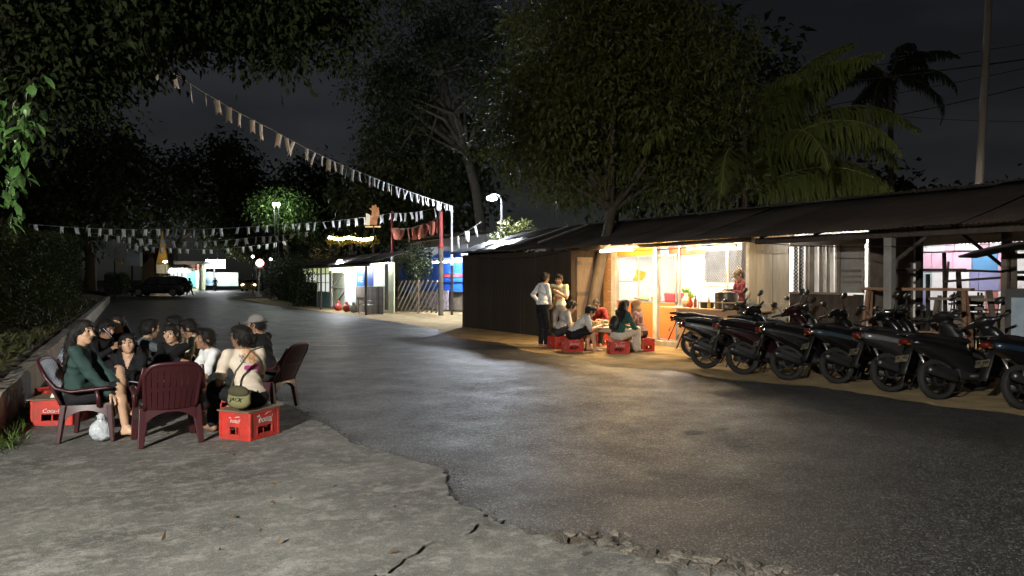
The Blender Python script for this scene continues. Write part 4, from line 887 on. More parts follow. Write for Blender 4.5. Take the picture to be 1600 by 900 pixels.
for i, (y, x, z) in enumerate([(7.3, 13.5, .35), (6.95, 13.4, .72), (7.05, 13.7, 1.05), (6.65, 13.6, .35), (6.2, 13.9, .5)]):
    b = thing('wooden_crate', ['lowest slatted crate next to the kitchen bay', 'slatted crate raised behind the concrete post', 'highest slatted crate under the shelter rails', 'slatted crate on the floor behind the trestle', 'rightmost slatted crate deep in the shelter'][i], 'crate', (x, y, 0), .3*i, 'slatted crates stored in the shelter')
    part('leg_frame', M_WOODD, b, ((-.2, -.2, 0), (-.17, -.17, z+.3)), ((.17, -.2, 0), (.2, -.17, z+.3)), ((-.2, .17, 0), (-.17, .2, z+.3)), ((.17, .17, 0), (.2, .2, z+.3)))
    for k in range(3): part('slat', M_BLK if (i+k) % 3 == 0 else M_WOODG, b, ((-.22, -.222, z+.09*k), (.22, -.202, z+.07+.09*k))); part('slat', M_WOODG, b, ((-.222, -.2, z+.09*k), (-.202, .2, z+.07+.09*k)))
    part('bottom_board', M_WOODD, b, ((-.2, -.2, z-.02), (.2, .2, z)))
# grey cooler cabinet with a pale front at the frame's right edge
cl = thing('cooler_cabinet', 'dark cabinet with pale blue window at the far right of the shelter', 'cabinet', (12.1, 5.1, 0), 0); part('body', mat('dark_cabinet', (.05, .05, .05), .6), cl, ((-.3, -.45, 0), (.3, .45, 1.45)), bevel=.01); part('window', mat('pale_blue_glass', (.30, .36, .42), .2, var=.1), cl, ((-.306, -.3, .72), (-.3, .36, 1.32))); part('handle', M_STEEL, cl, ((-.33, -.36, .9), (-.306, -.34, 1.2)))
# folded dark awning that droops into the bay
aw = MB(); aw.sheet([[(11.2+.5*i/5, 5.9-3.2*j/8, 2.02+.10*math.sin(j*.8)+.18*j/8*(1-i/5)-.1*(1-j/8)) for j in range(9)] for i in range(6)], .03); tag(aw.build('folded_awning', mat('dark_canvas', (.025, .024, .024), .85, var=.2, bump=.4), smooth=True), 'dark folded canvas awning drooping at the right edge of the shelter', 'awning')

# ------------------------------------------------------------------ trees
M_BARK = mat('bark', (.065, .05, .036), .9, var=.35, scale=5, bump=.8, bscale=14, stretch=(2, 2, .6)); M_BARKP = mat('pale_bark', (.085, .075, .06), .9, var=.35, scale=4, bump=.8, bscale=12, stretch=(2, 2, .6))
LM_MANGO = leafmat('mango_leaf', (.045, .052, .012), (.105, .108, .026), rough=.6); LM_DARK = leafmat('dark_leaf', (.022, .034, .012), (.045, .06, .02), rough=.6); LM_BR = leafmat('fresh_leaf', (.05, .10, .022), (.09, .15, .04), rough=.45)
def crown_pts(blobs, nclump, shell=.35):
    vol = np.array([b[1][0]*b[1][1]*b[1][2] for b in blobs]); pr = vol/vol.sum(); ci = RNG.choice(len(blobs), nclump, p=pr); C = []
    for i in ci:
        d = RNG.normal(size=3); d /= np.linalg.norm(d); r_ = RNG.random()**shell; C.append(np.array(blobs[i][0])+d*r_*np.array(blobs[i][1]))
    return np.array(C)
def tree(name, label, base, trunk, rad, blobs, nclump, per, L, W, lm, bark=M_BARK, limbs=14, sig=.35, droop=.4, shell=.35, group=None, down=.3, cat='tree'):
    """trunk: list of world points; limbs run from the trunk to the clumps of leaves"""
    t = thing(name, label, cat, base, world=True, group=group); C = crown_pts(blobs, nclump, shell)
    b = MB(); n = len(trunk); b.tube(trunk, list(np.linspace(rad, rad*.55, n)), 10)
    b.build('trunk', bark, t, smooth=True)
    idx = RNG.choice(len(C), min(limbs, len(C)), replace=False); tr = np.array(trunk, float)
    for i in idx:
        e = C[i]; s0 = tr[-1-int(RNG.integers(0, max(1, n//2)))]; m1 = s0+(e-s0)*.35+RNG.normal(size=3)*.12*np.linalg.norm(e-s0)*.6+np.array((0, 0, .1*np.linalg.norm(e-s0))); m2 = s0+(e-s0)*.7+RNG.normal(size=3)*.07*np.linalg.norm(e-s0); r0 = rad*.42
        b = MB(); b.tube([s0, m1, m2, e], [r0, r0*.7, r0*.42, r0*.12], 6); b.build('limb', bark, t, smooth=True)
    P = np.repeat(C, per, 0)+RNG.normal(size=(len(C)*per, 3))*sig*np.array((1, 1, .8)); D = P-np.repeat(C, per, 0)+RNG.normal(size=P.shape)*sig*.9; D[:, 2] -= down*sig*2
    k = len(P); V, Fq = leaf_cloud(P, D, L*(.6+.7*RNG.random(k)), W*(.7+.6*RNG.random(k)), droop=droop); o = np_obj('crown', V, Fq, lm, t, kind='stuff'); return t
# mango tree whose leaning trunk stands in the recess beside the stall
tree('mango_tree', 'big drooping mango tree rising through the roof between shed and stall', (11.55, 15.1, 0), [(11.25, 14.95, 0), (11.38, 15.0, .8), (11.62, 15.05, 1.7), (11.95, 15.15, 2.6), (12.35, 15.4, 3.4), (12.6, 15.7, 4.3), (12.9, 16.2, 5.4)], .17,
     [((12.6, 16.6, 6.2), (2.7, 3.0, 2.6)), ((12.2, 18.4, 5.9), (2.1, 2.2, 2.0)), ((13.6, 14.6, 6.4), (2.4, 2.2, 2.7)), ((12.9, 16.4, 8.6), (2.6, 3.0, 1.9)), ((13.9, 13.4, 4.6), (1.4, 1.4, 1.0))], 900, 60, .20, .058, LM_MANGO, limbs=40, sig=.30, droop=.35, down=.35, shell=.55)
# tall sparse tree behind the lamp, pale trunk
tree('rain_tree', 'tall tree with pale trunk and crooked bare limbs behind the street lamp', (22.0, 40.0, 0), [(22, 40, 0), (21.9, 40.1, 2), (21.9, 40.2, 5), (21.7, 40.5, 7.2), (21.3, 41, 9.4), (20.6, 41.8, 11.8), (20.3, 42.2, 14.4)], .38,
     [((17.8, 44.5, 14.5), (3.6, 4, 4)), ((20.5, 42.5, 17), (4.5, 4.5, 4)), ((17.0, 45.2, 9.4), (2.2, 2.4, 1.6)), ((20.5, 42, 9.0), (2.8, 2.8, 1.8)), ((18.6, 43.5, 12), (3.2, 3.2, 2.8)), ((23, 39, 14), (3.4, 3.4, 4))], 400, 40, .30, .13, LM_DARK, bark=M_BARKP, limbs=30, sig=.42, shell=.6)
# near canopy over the photographer's left
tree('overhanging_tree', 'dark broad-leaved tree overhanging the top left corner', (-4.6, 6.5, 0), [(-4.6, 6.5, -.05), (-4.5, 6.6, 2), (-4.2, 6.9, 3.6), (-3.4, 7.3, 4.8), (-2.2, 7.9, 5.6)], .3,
     [(tuple(dep(px, py, d_)), (r_, r_*1.3, r_*.8)) for px, py, d_, r_ in [(20, 20, 8, .95), (130, 30, 8.5, .95), (250, 0, 9, .9), (360, -5, 9, .85), (450, 5, 9, .75), (520, 45, 9.2, .42), (455, 70, 9, .42), (390, 62, 9, .38), (205, 66, 8.8, .42), (130, 110, 8.6, .7), (40, 110, 8.2, .8), (30, 190, 8, .45), (165, 140, 8.7, .3), (100, -60, 7.5, 1.2), (330, -60, 8.5, 1.2), (500, -40, 9, .8)]], 1050, 44, .105, .05, leafmat('canopy_leaf', (.010, .015, .006), (.020, .027, .010), rough=.9, trl=.15, spec=.08), limbs=30, sig=.17, droop=.3, shell=.5)  # near-black leaf colour stands in for shade on the canopy
# lit hanging branch at the left edge: its leaves one by one
hb = thing('leafy_branch', 'glossy green leaves hanging at the left edge lit by a lamp', 'branch', (-.6, 3.3, 1.0), world=True)
b = MB(); b.tube([(-2.4, 3.2, 3.4), (-1.3, 3.4, 3.0), (-.7, 3.5, 2.6), (-.42, 3.6, 2.05)], [.03, .024, .016, .006], 6); b.build('stem', M_BARK, hb, smooth=True)
b = MB(); b.tube([(-1.3, 3.4, 3.0), (-.6, 3.6, 2.75), (-.22, 3.7, 2.5)], [.018, .012, .005], 6); b.build('stem', M_BARK, hb, smooth=True)
lv = MB(); lv.add([(0, 0, 0), (.45, .2, .03), (.5, 0, -.02), (.45, -.2, .03), (.8, .14, -.05), (.82, 0, -.09), (.8, -.14, -.05), (1.05, 0, -.2)], [(0, 2, 1), (0, 3, 2), (1, 2, 5, 4), (2, 3, 6, 5), (4, 5, 7), (5, 6, 7)]); lme = lv.mesh('leaf', leafmat('glossy_leaf', (.018, .05, .010), (.04, .085, .02), rough=.35))
for i in range(230):
    u = random.random(); c = dep(random.uniform(-60, 68)*(1-.35*u)-20*u, 150+u*190+random.gauss(0, 18), random.uniform(2.9, 3.6)); s_ = random.uniform(.04, .075)
    inst(lme, 'leaf', hb, c, (random.uniform(-.6, .6), random.uniform(.2, 1.3), random.uniform(0, 6.3)), (s_, s_*random.uniform(.9, 1.3), s_))
# far dark trees
FT = [('round_tree', 'huge dark dome-shaped tree far behind the hedge', (2, 95, 0), [(2, 95, 0), (2, 95, 4), (1, 96, 9)], .7, [((1.5, 96, 12), (12, 9, 7.5)), ((-7, 92, 9), (8, 7, 6))], 620, 24, .75, .42, LM_DARK),
      ('dark_tree', 'dark tall tree behind the pointed gable house', (11.5, 112, 0), [(11.5, 112, 0), (12.5, 110, 6), (16, 105, 11)], .6, [((17, 100, 13), (6, 6, 7)), ((22, 104, 10), (6, 6, 6))], 420, 24, .7, .4, LM_DARK),
      ('dark_tree', 'dark tree mass between the lantern and the flag poles', (24, 84, 0), [(24, 84, 0), (24, 84, 4), (24, 84, 9)], .5, [((24, 84, 9.5), (5, 5, 6)), ((29, 80, 8), (5, 5, 5))], 380, 24, .6, .35, LM_DARK),
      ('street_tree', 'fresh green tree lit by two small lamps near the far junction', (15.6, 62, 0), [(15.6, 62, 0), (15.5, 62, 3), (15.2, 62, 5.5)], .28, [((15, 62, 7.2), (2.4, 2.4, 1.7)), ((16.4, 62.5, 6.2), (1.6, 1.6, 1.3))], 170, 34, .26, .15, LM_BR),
      ('street_tree', 'small crooked tree with thin crown at the far junction', (21.5, 100, 0), [(21.5, 100, 0), (21.3, 100, 2.2), (21, 100, 4)], .45, [((20.5, 100, 5.6), (3.2, 3, 1.7))], 80, 16, .4, .2, LM_MANGO),
      ('dark_tree', 'dark tree behind the orange lit sign and flags', (22, 48, 0), [(22, 48, 0), (22, 48, 4), (22, 48, 8)], .5, [((22, 48, 9), (4.5, 5, 5)), ((18.5, 50, 7), (3.5, 3.5, 3))], 320, 24, .5, .3, LM_DARK),
      ('dark_tree', 'dark tree behind the mango tree at the top centre', (24, 30, 0), [(24, 30, 0), (24, 30, 5), (24, 30, 9)], .5, [((24, 30, 11), (5, 5, 6)), ((27, 26, 9), (5, 5, 5))], 380, 24, .5, .3, LM_DARK),
      ('dark_tree', 'dark feathery tree beyond the market roof ridge', (44, 30, 0), [(44, 30, 0), (44, 30, 3), (44, 30, 6)], .4, [((44, 30, 6.5), (4, 4, 2.6)), ((52, 26, 5), (5, 4, 2.5))], 220, 20, .5, .3, LM_DARK)]
for (nm, lb, base, trk, rd, bl, nc, per, L_, W_, lm) in FT: tree(nm, lb, base, trk, rd, bl, nc, per, L_, W_, lm, limbs=8, sig=.75 if L_ > .45 else .4, group='trees along the far road')
def shrub(label, c, r_, n, lm, L=.14, W=.07, stems=6):
    t = thing('shrub', label, 'shrub', (c[0], c[1], 0), world=True); b = MB()
    for i in range(stems): a = 6.28*i/stems; b.tube([(c[0], c[1], 0), (c[0]+math.cos(a)*r_[0]*.4, c[1]+math.sin(a)*r_[1]*.4, c[2]), (c[0]+math.cos(a)*r_[0]*.7, c[1]+math.sin(a)*r_[1]*.7, c[2]+r_[2]*.6)], [.035, .02, .008], 5)
    b.build('stem', M_BARK, t); d = RNG.normal(size=(n, 3)); d /= np.linalg.norm(d, axis=1, keepdims=True); P = np.array(c)+d*(RNG.random((n, 1))**.4)*np.array(r_)*(1+.25*np.sin(d[:, :1]*7+d[:, 2:]*5)); P[:, 2] = np.maximum(P[:, 2], .05)
    V, Fq = leaf_cloud(P, d+RNG.normal(size=(n, 3))*.8, L*(.6+.8*RNG.random(n)), W); np_obj('foliage', V, Fq, lm, t, kind='stuff'); return t
shrub('leafy dark shrub growing through the diagonal fence', (14.1, 32.3, 2.35), (.75, .8, .95), 2400, LM_DARK); shrub('dark bush beside the green stall wall', (11.3, 42.5, 1.3), (1.1, 2.0, 1.5), 4200, LM_DARK); shrub('dark bush beside the lantern post', (13.6, 54, 1.4), (1.6, 4.0, 1.9), 4200, LM_DARK, .2, .1); shrub('dark bush behind the stall with the dish', (12.9, 45, 1.9), (1.5, 2.6, 2.3), 4000, LM_DARK, .18, .09)
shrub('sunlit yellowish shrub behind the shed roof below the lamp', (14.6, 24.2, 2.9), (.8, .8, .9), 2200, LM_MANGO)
# coconut palm
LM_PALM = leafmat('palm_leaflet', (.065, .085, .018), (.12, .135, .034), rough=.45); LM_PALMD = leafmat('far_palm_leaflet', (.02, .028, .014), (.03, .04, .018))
def palm(label, base, hgt, fr, L, lm, nl=46, wl=.035, lean=(0, 0)):
    t = thing('coconut_palm', label, 'palm', base, world=True); bs = np.array(base, float); top = bs+np.array((lean[0], lean[1], hgt)); b = MB(); pts = [bs+(top-bs)*k+np.array((0, 0, 0)) for k in np.linspace(0, 1, 7)]; b.tube(pts, list(np.linspace(.2, .13, 7)), 10); b.build('trunk', M_BARK, t, smooth=True)
    for (az, el, ln, dr_) in fr:
        u = np.array((math.cos(R(az)), math.sin(R(az)), 0)); sdv = np.array((-u[1], u[0], 0)); P = []
        N = 15
        for k in range(N):
            s_ = k/(N-1); e_ = R(el)-dr_*s_**1.5; 
            P.append(top if k == 0 else P[-1]+(u*math.cos(e_)+np.array((0, 0, math.sin(e_))))*ln*L/(N-1))
        P = np.array(P); b = MB(); b.tube(P, list(np.linspace(.045, .006, N)), 5, flat=.6); f = b.build('frond', mat('frond_rachis', (.16, .15, .05), .6, var=.2), t, smooth=True)
        q = np.linspace(.12, 1, nl); pi = np.clip(q*(N-1), 0, N-1.001); i0 = pi.astype(int); fr_ = (pi-i0)[:, None]; B_ = P[i0]*(1-fr_)+P[i0+1]*fr_; T = P[i0+1]-P[i0]; T /= np.linalg.norm(T, axis=1, keepdims=True)
        allV = []; allF = []; o_ = 0; ll = (.85*np.sin(q*math.pi*.9+.28)+.15)*.95
        for sg in (-1, 1):
            S_ = np.cross(T, np.cross(sdv*sg, T)*1.0) if False else np.tile(sdv*sg, (nl, 1)); d1 = T*.42+S_*.50+np.array((0, 0, -.30))+RNG.normal(size=(nl, 3))*.08; d1 /= np.linalg.norm(d1, axis=1, keepdims=True); d2 = d1*.35+np.array((0, 0, -.95))+RNG.normal(size=(nl, 3))*.1; d2 /= np.linalg.norm(d2, axis=1, keepdims=True)
            l_ = (ll*(.85+.3*RNG.random(nl)))[:, None]*L/4.5; m_ = B_+d1*l_*.55; e_ = m_+d2*l_*.6; wv = T*wl
            V = np.stack([B_-wv*.4, B_+wv*.4, m_+wv*.6, m_-wv*.6, e_], 1).reshape(-1, 3); k = np.arange(nl)[:, None]*5+o_
            allV.append(V); allF.append(np.concatenate([k+np.array([[0, 1, 2]]), k+np.array([[0, 2, 3]]), k+np.array([[3, 2, 4]])], 0)); o_ += len(V)
        np_obj('leaflets', np.vstack(allV), np.vstack(allF), lm, f, kind='stuff')
    return t
palm('young coconut palm with long arching fronds behind the market roof', (15.6, 13.9, 0), 3.8, [(-40, 62, 1.05, 2.1), (-25, 42, 1.15, 1.9), (-55, 28, .95, 1.7), (10, 55, 1.0, 2.0), (40, 62, 1.0, 1.9), (75, 66, 1.0, 1.9), (110, 60, 1.0, 2.0), (150, 50, 1.0, 2.0), (185, 62, 1.0, 2.0), (215, 45, .95, 2.0), (250, 55, 1.0, 2.1), (285, 62, 1.05, 2.1), (305, 34, 1.0, 1.8), (322, 68, 1.2, 1.9), (340, 22, .9, 1.5), (20, 74, 1.15, 1.7), (130, 76, 1.1, 1.7), (240, 72, 1.1, 1.8), (350, 50, 1.1, 2.0), (268, 76, 1.1, 1.6), (330, 84, 1.15, 1.2), (300, 80, 1.1, 1.4), (160, 84, 1.1, 1.2)], 4.8, LM_PALM, nl=92, wl=.05)
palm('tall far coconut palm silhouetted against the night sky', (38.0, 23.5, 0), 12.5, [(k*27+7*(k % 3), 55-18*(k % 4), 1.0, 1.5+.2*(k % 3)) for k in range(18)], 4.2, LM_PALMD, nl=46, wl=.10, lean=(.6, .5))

# ------------------------------------------------------------------ utility pole and wires on the right
up_ = thing('utility_pole', 'tall bare concrete utility pole rising behind the market roof', 'pole', (20.2, 9.95, 0), world=True); b = MB(); pa = onX(1528, 330, 20.2); pb = onX(1548, -60, 20.2); d = (pb-pa)/(pb.z-pa.z); b.tube([pa-d*pa.z, pa, pb], [.105, .10, .08], 12); b.build('shaft', mat('pole_concrete', (.11, .09, .072), .85, var=.2, scale=2, bump=.2), up_, smooth=True)
b = MB(); b.beam(Vector(pb)+Vector((-.1, -.9, -.5)), Vector(pb)+Vector((-.1, .9, -.5)), .1, .1); b.build('crossarm', M_WOODG, up_)
def wire(label, a, b_, sag, r=.012, n=20, group='overhead power lines'):
    a = np.array(a); b_ = np.array(b_); q = MB(); q.tube([a+(b_-a)*k+np.array((0, 0, -sag*4*k*(1-k))) for k in np.linspace(0, 1, n)], r, 4, cap=False); return tag(q.build('power_line', M_BLACKM), label, 'wire', group)
def dp(px, py, t): return tuple(dep(px, py, t))
wire('uppermost thin overhead wire crossing the pole', dp(1700, 52, 21), dp(1000, 130, 24), .25, .010); wire('thick overhead cable crossing the pole below the top wire', dp(1700, 78, 21), dp(900, 150, 26), .3, .022); wire('overhead wire just under the thick cable', dp(1700, 85, 20.8), dp(1000, 205, 24), .2, .010); wire('lower overhead wire sloping down toward the mango tree', dp(1700, 110, 20.5), dp(1000, 240, 24), .3, .016); wire('lowest faint overhead wire above the market roof', dp(1700, 190, 22), dp(1250, 165, 30), .2, .009)
tp_ = thing('timber_pole', 'thin dark timber pole standing in front of the palm', 'pole', (14.6, 13.2, 0), world=True); b = MB(); b.tube([(14.6, 12.9, 0), (14.6, 12.9, 3.4), (14.62, 12.92, 6.3)], [.07, .06, .05], 8); b.build('shaft', M_WOODD, tp_); b = MB(); b.beam((14.6, 12.6, 6.1), (14.6, 13.2, 6.1), .05, .05); b.build('crossarm', M_WOODD, tp_)

# ------------------------------------------------------------------ street lamps
M_POLE = mat('galvanised_pole', (.30, .30, .30), .5, metal=.6, var=.15)
def street_lamp(label, base, hgt, arm, power_m, hood=True, r=.11, pole_r=.06, m=M_POLE):
    """pole, curved arm, head with hood, glowing bulb"""
    t = thing('street_lamp', label, 'street lamp', base, world=True); x, y, _ = base; a = np.array(arm, float); tip = np.array((x, y, hgt))+a
    b = MB(); b.tube([(x, y, 0), (x, y, hgt*.5), (x, y, hgt)], [pole_r, pole_r*.85, pole_r*.7], 10); b.build('pole', m, t, smooth=True)
    b = MB(); b.tube([(x, y, hgt-.05), tuple(np.array((x, y, hgt+.12))+a*.3), tuple(np.array((x, y, hgt+.16))+a*.7), tuple(tip+np.array((0, 0, .12)))], [.03, .028, .026, .024], 8); b.build('arm', m, t, smooth=True)
    if hood: b = MB(); b.lathe([(.03, .16), (.06, .15), (.17, .03), (.20, -.02), (.19, -.025), (.15, .03), (.04, .13)], 18, tip); b.build('hood', m, t, smooth=True)
    b = MB(); b.lathe([(.02, .08), (r*.8, .03), (r, -.03), (r*.8, -.09), (.02, -.13)], 14, tip); b.build('bulb', power_m, t, smooth=True); return t
# the lamp the crossing is lit by, behind the camera on the left
street_lamp('street lamp on a tall pole behind the hedge corner at near left', (-6.4, -1.9, 0), 4.6, (.75, .55, 0), glow('sodium_free_white_bulb', (1.0, .97, .88), 22500.), r=.13)
# the lamp seen shining between the trees
street_lamp('bright white street lamp shining between the tall trees', (14.55, 25.0, 0), 4.75, (-.45, .0, 0), glow('cold_white_bulb', (.82, .9, 1.0), 2300.), hood=False, r=.21, m=mat('blackened_pole', (.006, .006, .006), .9, var=.1, spec=.1))

# ------------------------------------------------------------------ flag poles and bunting
M_RED = mat('red_pole_paint', (.30, .03, .03), .6, var=.25, scale=6, dirt=(.1, .06, .05)); M_WPAINT = mat('white_pole_paint', (.6, .6, .6), .6, var=.2, scale=6); M_FLAG = mat('white_flag_cloth', (.84, .84, .84), .8, var=.08, bump=.1, rnd=.1); M_FLAGO = mat('orange_red_flag_cloth', (.42, .13, .08), .8, var=.1, rnd=.15); M_CORD = mat('flag_cord', (.5, .5, .48), .8, var=.1)
PA = gnd(613, 486); PB = gnd(689, 493); PC = gnd(706, 492)
def flag_pole(label, base, hgt, split, r, low, highm):
    t = thing('flag_pole', label, 'pole', tuple(base), group='flag poles by the fence', world=True); b = MB(); b.tube([(base.x, base.y, 0), (base.x, base.y, split)], [r, r*.95], 10); b.build('lower_shaft', low, t); b = MB(); b.tube([(base.x, base.y, split), (base.x, base.y, hgt)], [r*.9, r*.7], 10); b.build('upper_shaft', highm, t); b = MB(); b.lathe([(r*1.15, -.08), (r*1.3, 0), (r*1.1, .08)], 10, (base.x, base.y, split)); b.build('collar', highm, t); return t
dA = float(np.dot(np.array(PA)-_o, _f)); dB = float(np.dot(np.array(PB)-_o, _f)); dC = float(np.dot(np.array(PC)-_o, _f))
flag_pole('white footed red topped flag pole left of the diagonal fence', PA, dep(613, 330, dA).z, dep(613, 395, dA).z, .075, M_WPAINT, M_RED); flag_pole('dark stained flag pole with red top right of the diagonal fence', PB, dep(690, 328, dB).z, dep(690, 385, dB).z, .11, M_WOODG, M_RED); flag_pole('slim grey flag pole where the white bunting ends', PC, dep(708, 330, dC).z, dep(708, 412, dC).z, .06, M_WOODD, M_WPAINT)
def flag_mesh(kind, seed, m):
    rg = random.Random(seed); c = MB(); w0 = .5; k = rg.uniform(-.12, .12)
    if kind == 'tail': g = [[(-w0, 0, 0), (0, .02, 0), (w0, 0, 0)], [(-w0*.9+k*.4, .06, -.5), (0+k*.4, -.05, -.5), (w0*.95+k*.4, .05, -.5)], [(-w0*1.0+k, -.05, -1.05), (0+k*.8, .03, -.80), (w0*.95+k, -.04, -1.0)]]
    else: g = [[(-w0, 0, 0), (0, .03, 0), (w0, 0, 0)], [(-w0*.95, .05, -.5), (0, -.05, -.55), (w0*.95, .04, -.5)], [(-w0*.7, -.03, -.95), (0, .04, -1.1), (w0*.7, -.03, -.95)]]
    c.sheet(g, .015); return c.mesh('flag', m, smooth=True)
FM = [flag_mesh('tail', i, M_FLAG) for i in range(6)]; FO = [flag_mesh('round', i, M_FLAGO) for i in range(3)]
def bunting(label, pts, spacing, fw, fh, meshes, sag=.0, r=.008, skip=.06, group='bunting strings over the road'):
    P = [np.array(p, float) for p in pts]; t = thing('bunting_string', label, 'bunting', tuple(P[0]), world=True, group=group); path = []
    for a, b_ in zip(P[:-1], P[1:]):
        for k in np.linspace(0, 1, 14)[:-1]: path.append(a+(b_-a)*k+np.array((0, 0, -sag*4*k*(1-k))))
    path.append(P[-1]); q = MB(); q.tube(path, r, 4, cap=False); q.build('cord', M_CORD, t)
    acc = 0.; nxt = spacing*.5
    for a, b_ in zip(path[:-1], path[1:]):
        L = np.linalg.norm(b_-a)
        while nxt <= acc+L:
            p = a+(b_-a)*(nxt-acc)/L; nxt += spacing*random.uniform(.8, 1.2)
            if random.random() < skip: continue
            dv = (b_-a)/L; az = math.atan2(dv[1], dv[0]); s_ = random.uniform(.75, 1.12); inst(random.choice(meshes), 'flag', t, p-np.array((0, 0, .005)), (random.gauss(0, .18), random.gauss(0, .10), az+random.gauss(0, .35)), (fw*random.uniform(.8, 1.2), fw, fh*s_))
        acc += L
    return t
bunting('white swallowtail bunting running from the near tree down to the slim grey pole', [dp(60, -40, 11.0), dp(262, 108, 13.2), dp(420, 200, 16.5), dp(560, 268, 21.5), tuple(dep(708, 322, dC))], .40, .125, .34, FM, sag=.05, skip=.1)
bunting('uppermost white bunting crossing the whole road in front of the far trees', [dp(45, 350, 38), dp(250, 358, 42), dp(440, 350, 40), tuple(dep(613, 333, dA)), tuple(dep(690, 322, dB))], .58, .19, .45, FM, sag=.10)
bunting('second white bunting from the hedge to the lit green tree', [dp(140, 364, 46), dp(300, 378, 48), dp(400, 370, 50), dp(482, 362, 48)], .62, .22, .46, FM, sag=.06)
bunting('lowest white bunting above the black car', [dp(195, 382, 58), dp(330, 390, 60), dp(450, 376, 60)], .62, .28, .44, FM, sag=.08)
bunting('red and orange bunting hanging between the two red topped poles', [tuple(dep(613, 355, dA)), tuple(dep(655, 352, (dA+dB)/2)), tuple(dep(690, 334, dB))], .62, .46, .62, FO, sag=.12, skip=0)
bunting('short white bunting from the slim pole to the pale tree trunk', [tuple(dep(709, 372, dC)), dp(752, 346, 31)], .55, .22, .6, FM, sag=.05, skip=0)

# ------------------------------------------------------------------ stalls along the middle distance
M_GREENP = mat('dark_green_panel', (.035, .06, .05), .7, var=.25, bump=.1); M_LIMEW = mat('lime_white_wall', (.62, .66, .45), .75, var=.15, scale=2.5); M_TEAL = mat('teal_panel', (.20, .38, .36), .7, var=.15); M_BLUE = mat('blue_tarpaulin', (.02, .12, .62), .5, var=.12, scale=4, bump=.2); M_LITW = mat('lit_window', (.75, .75, .70), .6, var=.2, scale=5, bump=0, emit=(.95, 1., .88), estr=.75); M_LITY = mat('lit_yellow_window', (.6, .62, .35), .6, var=.3, scale=3, bump=0, emit=(.85, .95, .45), estr=.55); M_POSTER = mat('pale_poster', (.70, .72, .76), .6, var=.25, scale=9, bump=0)
FXm = 11.9
def Yat(px, X=FXm): return onX(px, 450, X).y
gs_ = thing('roadside_stall', 'white and green roadside stall with blue curtains under a sloping lean-to roof', 'stall', (FXm, 36, 0), world=True)
def zat(px, py, X=FXm): return onX(px, py, X).z
Y0, Y1 = Yat(472), Yat(603)
def seg(nm, m, pa, pb, ta, tb, th=.05, off=0.): return part(nm, m, gs_, ((FXm+off, Yat(pb), max(zat((pa+pb)/2, tb), .004)), (FXm+off+th, Yat(pa), zat((pa+pb)/2, ta))))
seg('lower_panel', M_GREENP, 472, 495, 441, 486); seg('lower_panel', M_TEAL, 496.5, 515, 456, 486); seg('upright', M_POSTW, 495, 496.5, 418, 486, .08, -.015); seg('upright', M_POSTW, 515, 518, 424, 486, .09, -.02)
seg('upper_light', M_LITW, 478, 494, 429, 455, .03, .03); seg('upper_light', M_LITW, 498, 514, 429, 455, .03, .03); seg('transom', M_LITY, 472, 514, 417, 428, .04, .02)
for px in (481, 488, 502, 508): seg('glazing_bar', M_BLACKM, px, px+.8, 418, 456, .03, -.012)
seg('crossbar', M_BLACKM, 472, 515, 427.5, 429, .04, -.02); seg('crossbar', M_BLACKM, 472, 515, 441, 442, .04, -.02)
seg('side_panel', M_LIMEW, 519, 538, 426, 484, .03, .03); seg('upright', M_WHITEW, 538, 541, 424, 486, .08, -.02); seg('crossbar', M_WHITEW, 518, 538, 448, 450, .05, -.01)
q = MB(); q.beam((FXm-.01, Yat(519), zat(519, 482)), (FXm-.01, Yat(538), zat(538, 455)), .06, .08, up=(1, 0, 0)); q.build('diagonal_brace', M_WHITEW, gs_); q = MB(); q.beam((FXm-.01, Yat(520), zat(520, 448)), (FXm-.01, Yat(537), zat(537, 427)), .05, .07, up=(1, 0, 0)); q.build('diagonal_brace', M_WHITEW, gs_)
for px in (541.5, 543.5, 546, 548): seg('white_bar', M_WHITEW, px, px+1, 426, 476, .03, 0)
seg('inner_panel', M_LITW, 541, 550, 425, 476, .02, .12); seg('door_panel', mat('pale_teal', (.5, .66, .68), .6, var=.1), 550, 556, 424, 474, .04, 0)
cb_ = seg('blue_curtain', M_BLUE, 557, 569, 417, 447, .03, 0); seg('blue_curtain', M_BLUE, 572, 583, 417, 447, .03, 0); text_mesh('MIE', .38, frame4((FXm-.005, Yat(563.5), zat(563.5, 437)), (0, -1, 0), (0, 0, 1), (-1, 0, 0)), 'lettering', M_WHITEW, cb_, ext=.002)
seg('upright', M_BLACKM, 570, 571.5, 414, 480, .07, -.02); seg('poster', M_LITW, 584, 601, 415, 447, .02, 0); seg('upright', M_WOODD, 602, 604.5, 412, 484, .09, -.02)  # poster's brightness is put in as its own emission
yy = Yat(557)
planks(gs_, M_WOODG, (FXm, yy, .004), (0, -1, 0), int((yy-Yat(600))/.2), .2, zat(580, 448), .025, dn=(-1, 0, 0))
part('back_wall', M_LIMEW, gs_, ((FXm+.85, Y1+1.2, 0), (FXm+.9, Y0, 2.35))); part('end_wall', M_LIMEW, gs_, ((FXm+.06, Y0-.06, 0), (FXm+.85, Y0-.01, 2.35)))
me = corr_mesh(.86, 2.0, M_ROOFZ)
for i, y in enumerate(np.arange(Yat(612, FXm), Y0+.6, .8)): inst(me, 'roof_sheet', gs_, (FXm-1.0-random.uniform(0, .12), y, 2.22+.008*(i % 2)), (0, -R(17), random.uniform(-.02, .02)))
part('fascia', M_POSTW, gs_, ((FXm-.98, Yat(612, FXm), 2.12), (FXm-.94, Y0-3.5, 2.24)))
for y in (Y1+.1, (Y0+Y1)/2): part('eave_post', M_WOODD, gs_, ((FXm-.9, y, 0), (FXm-.82, y+.08, 2.14)))
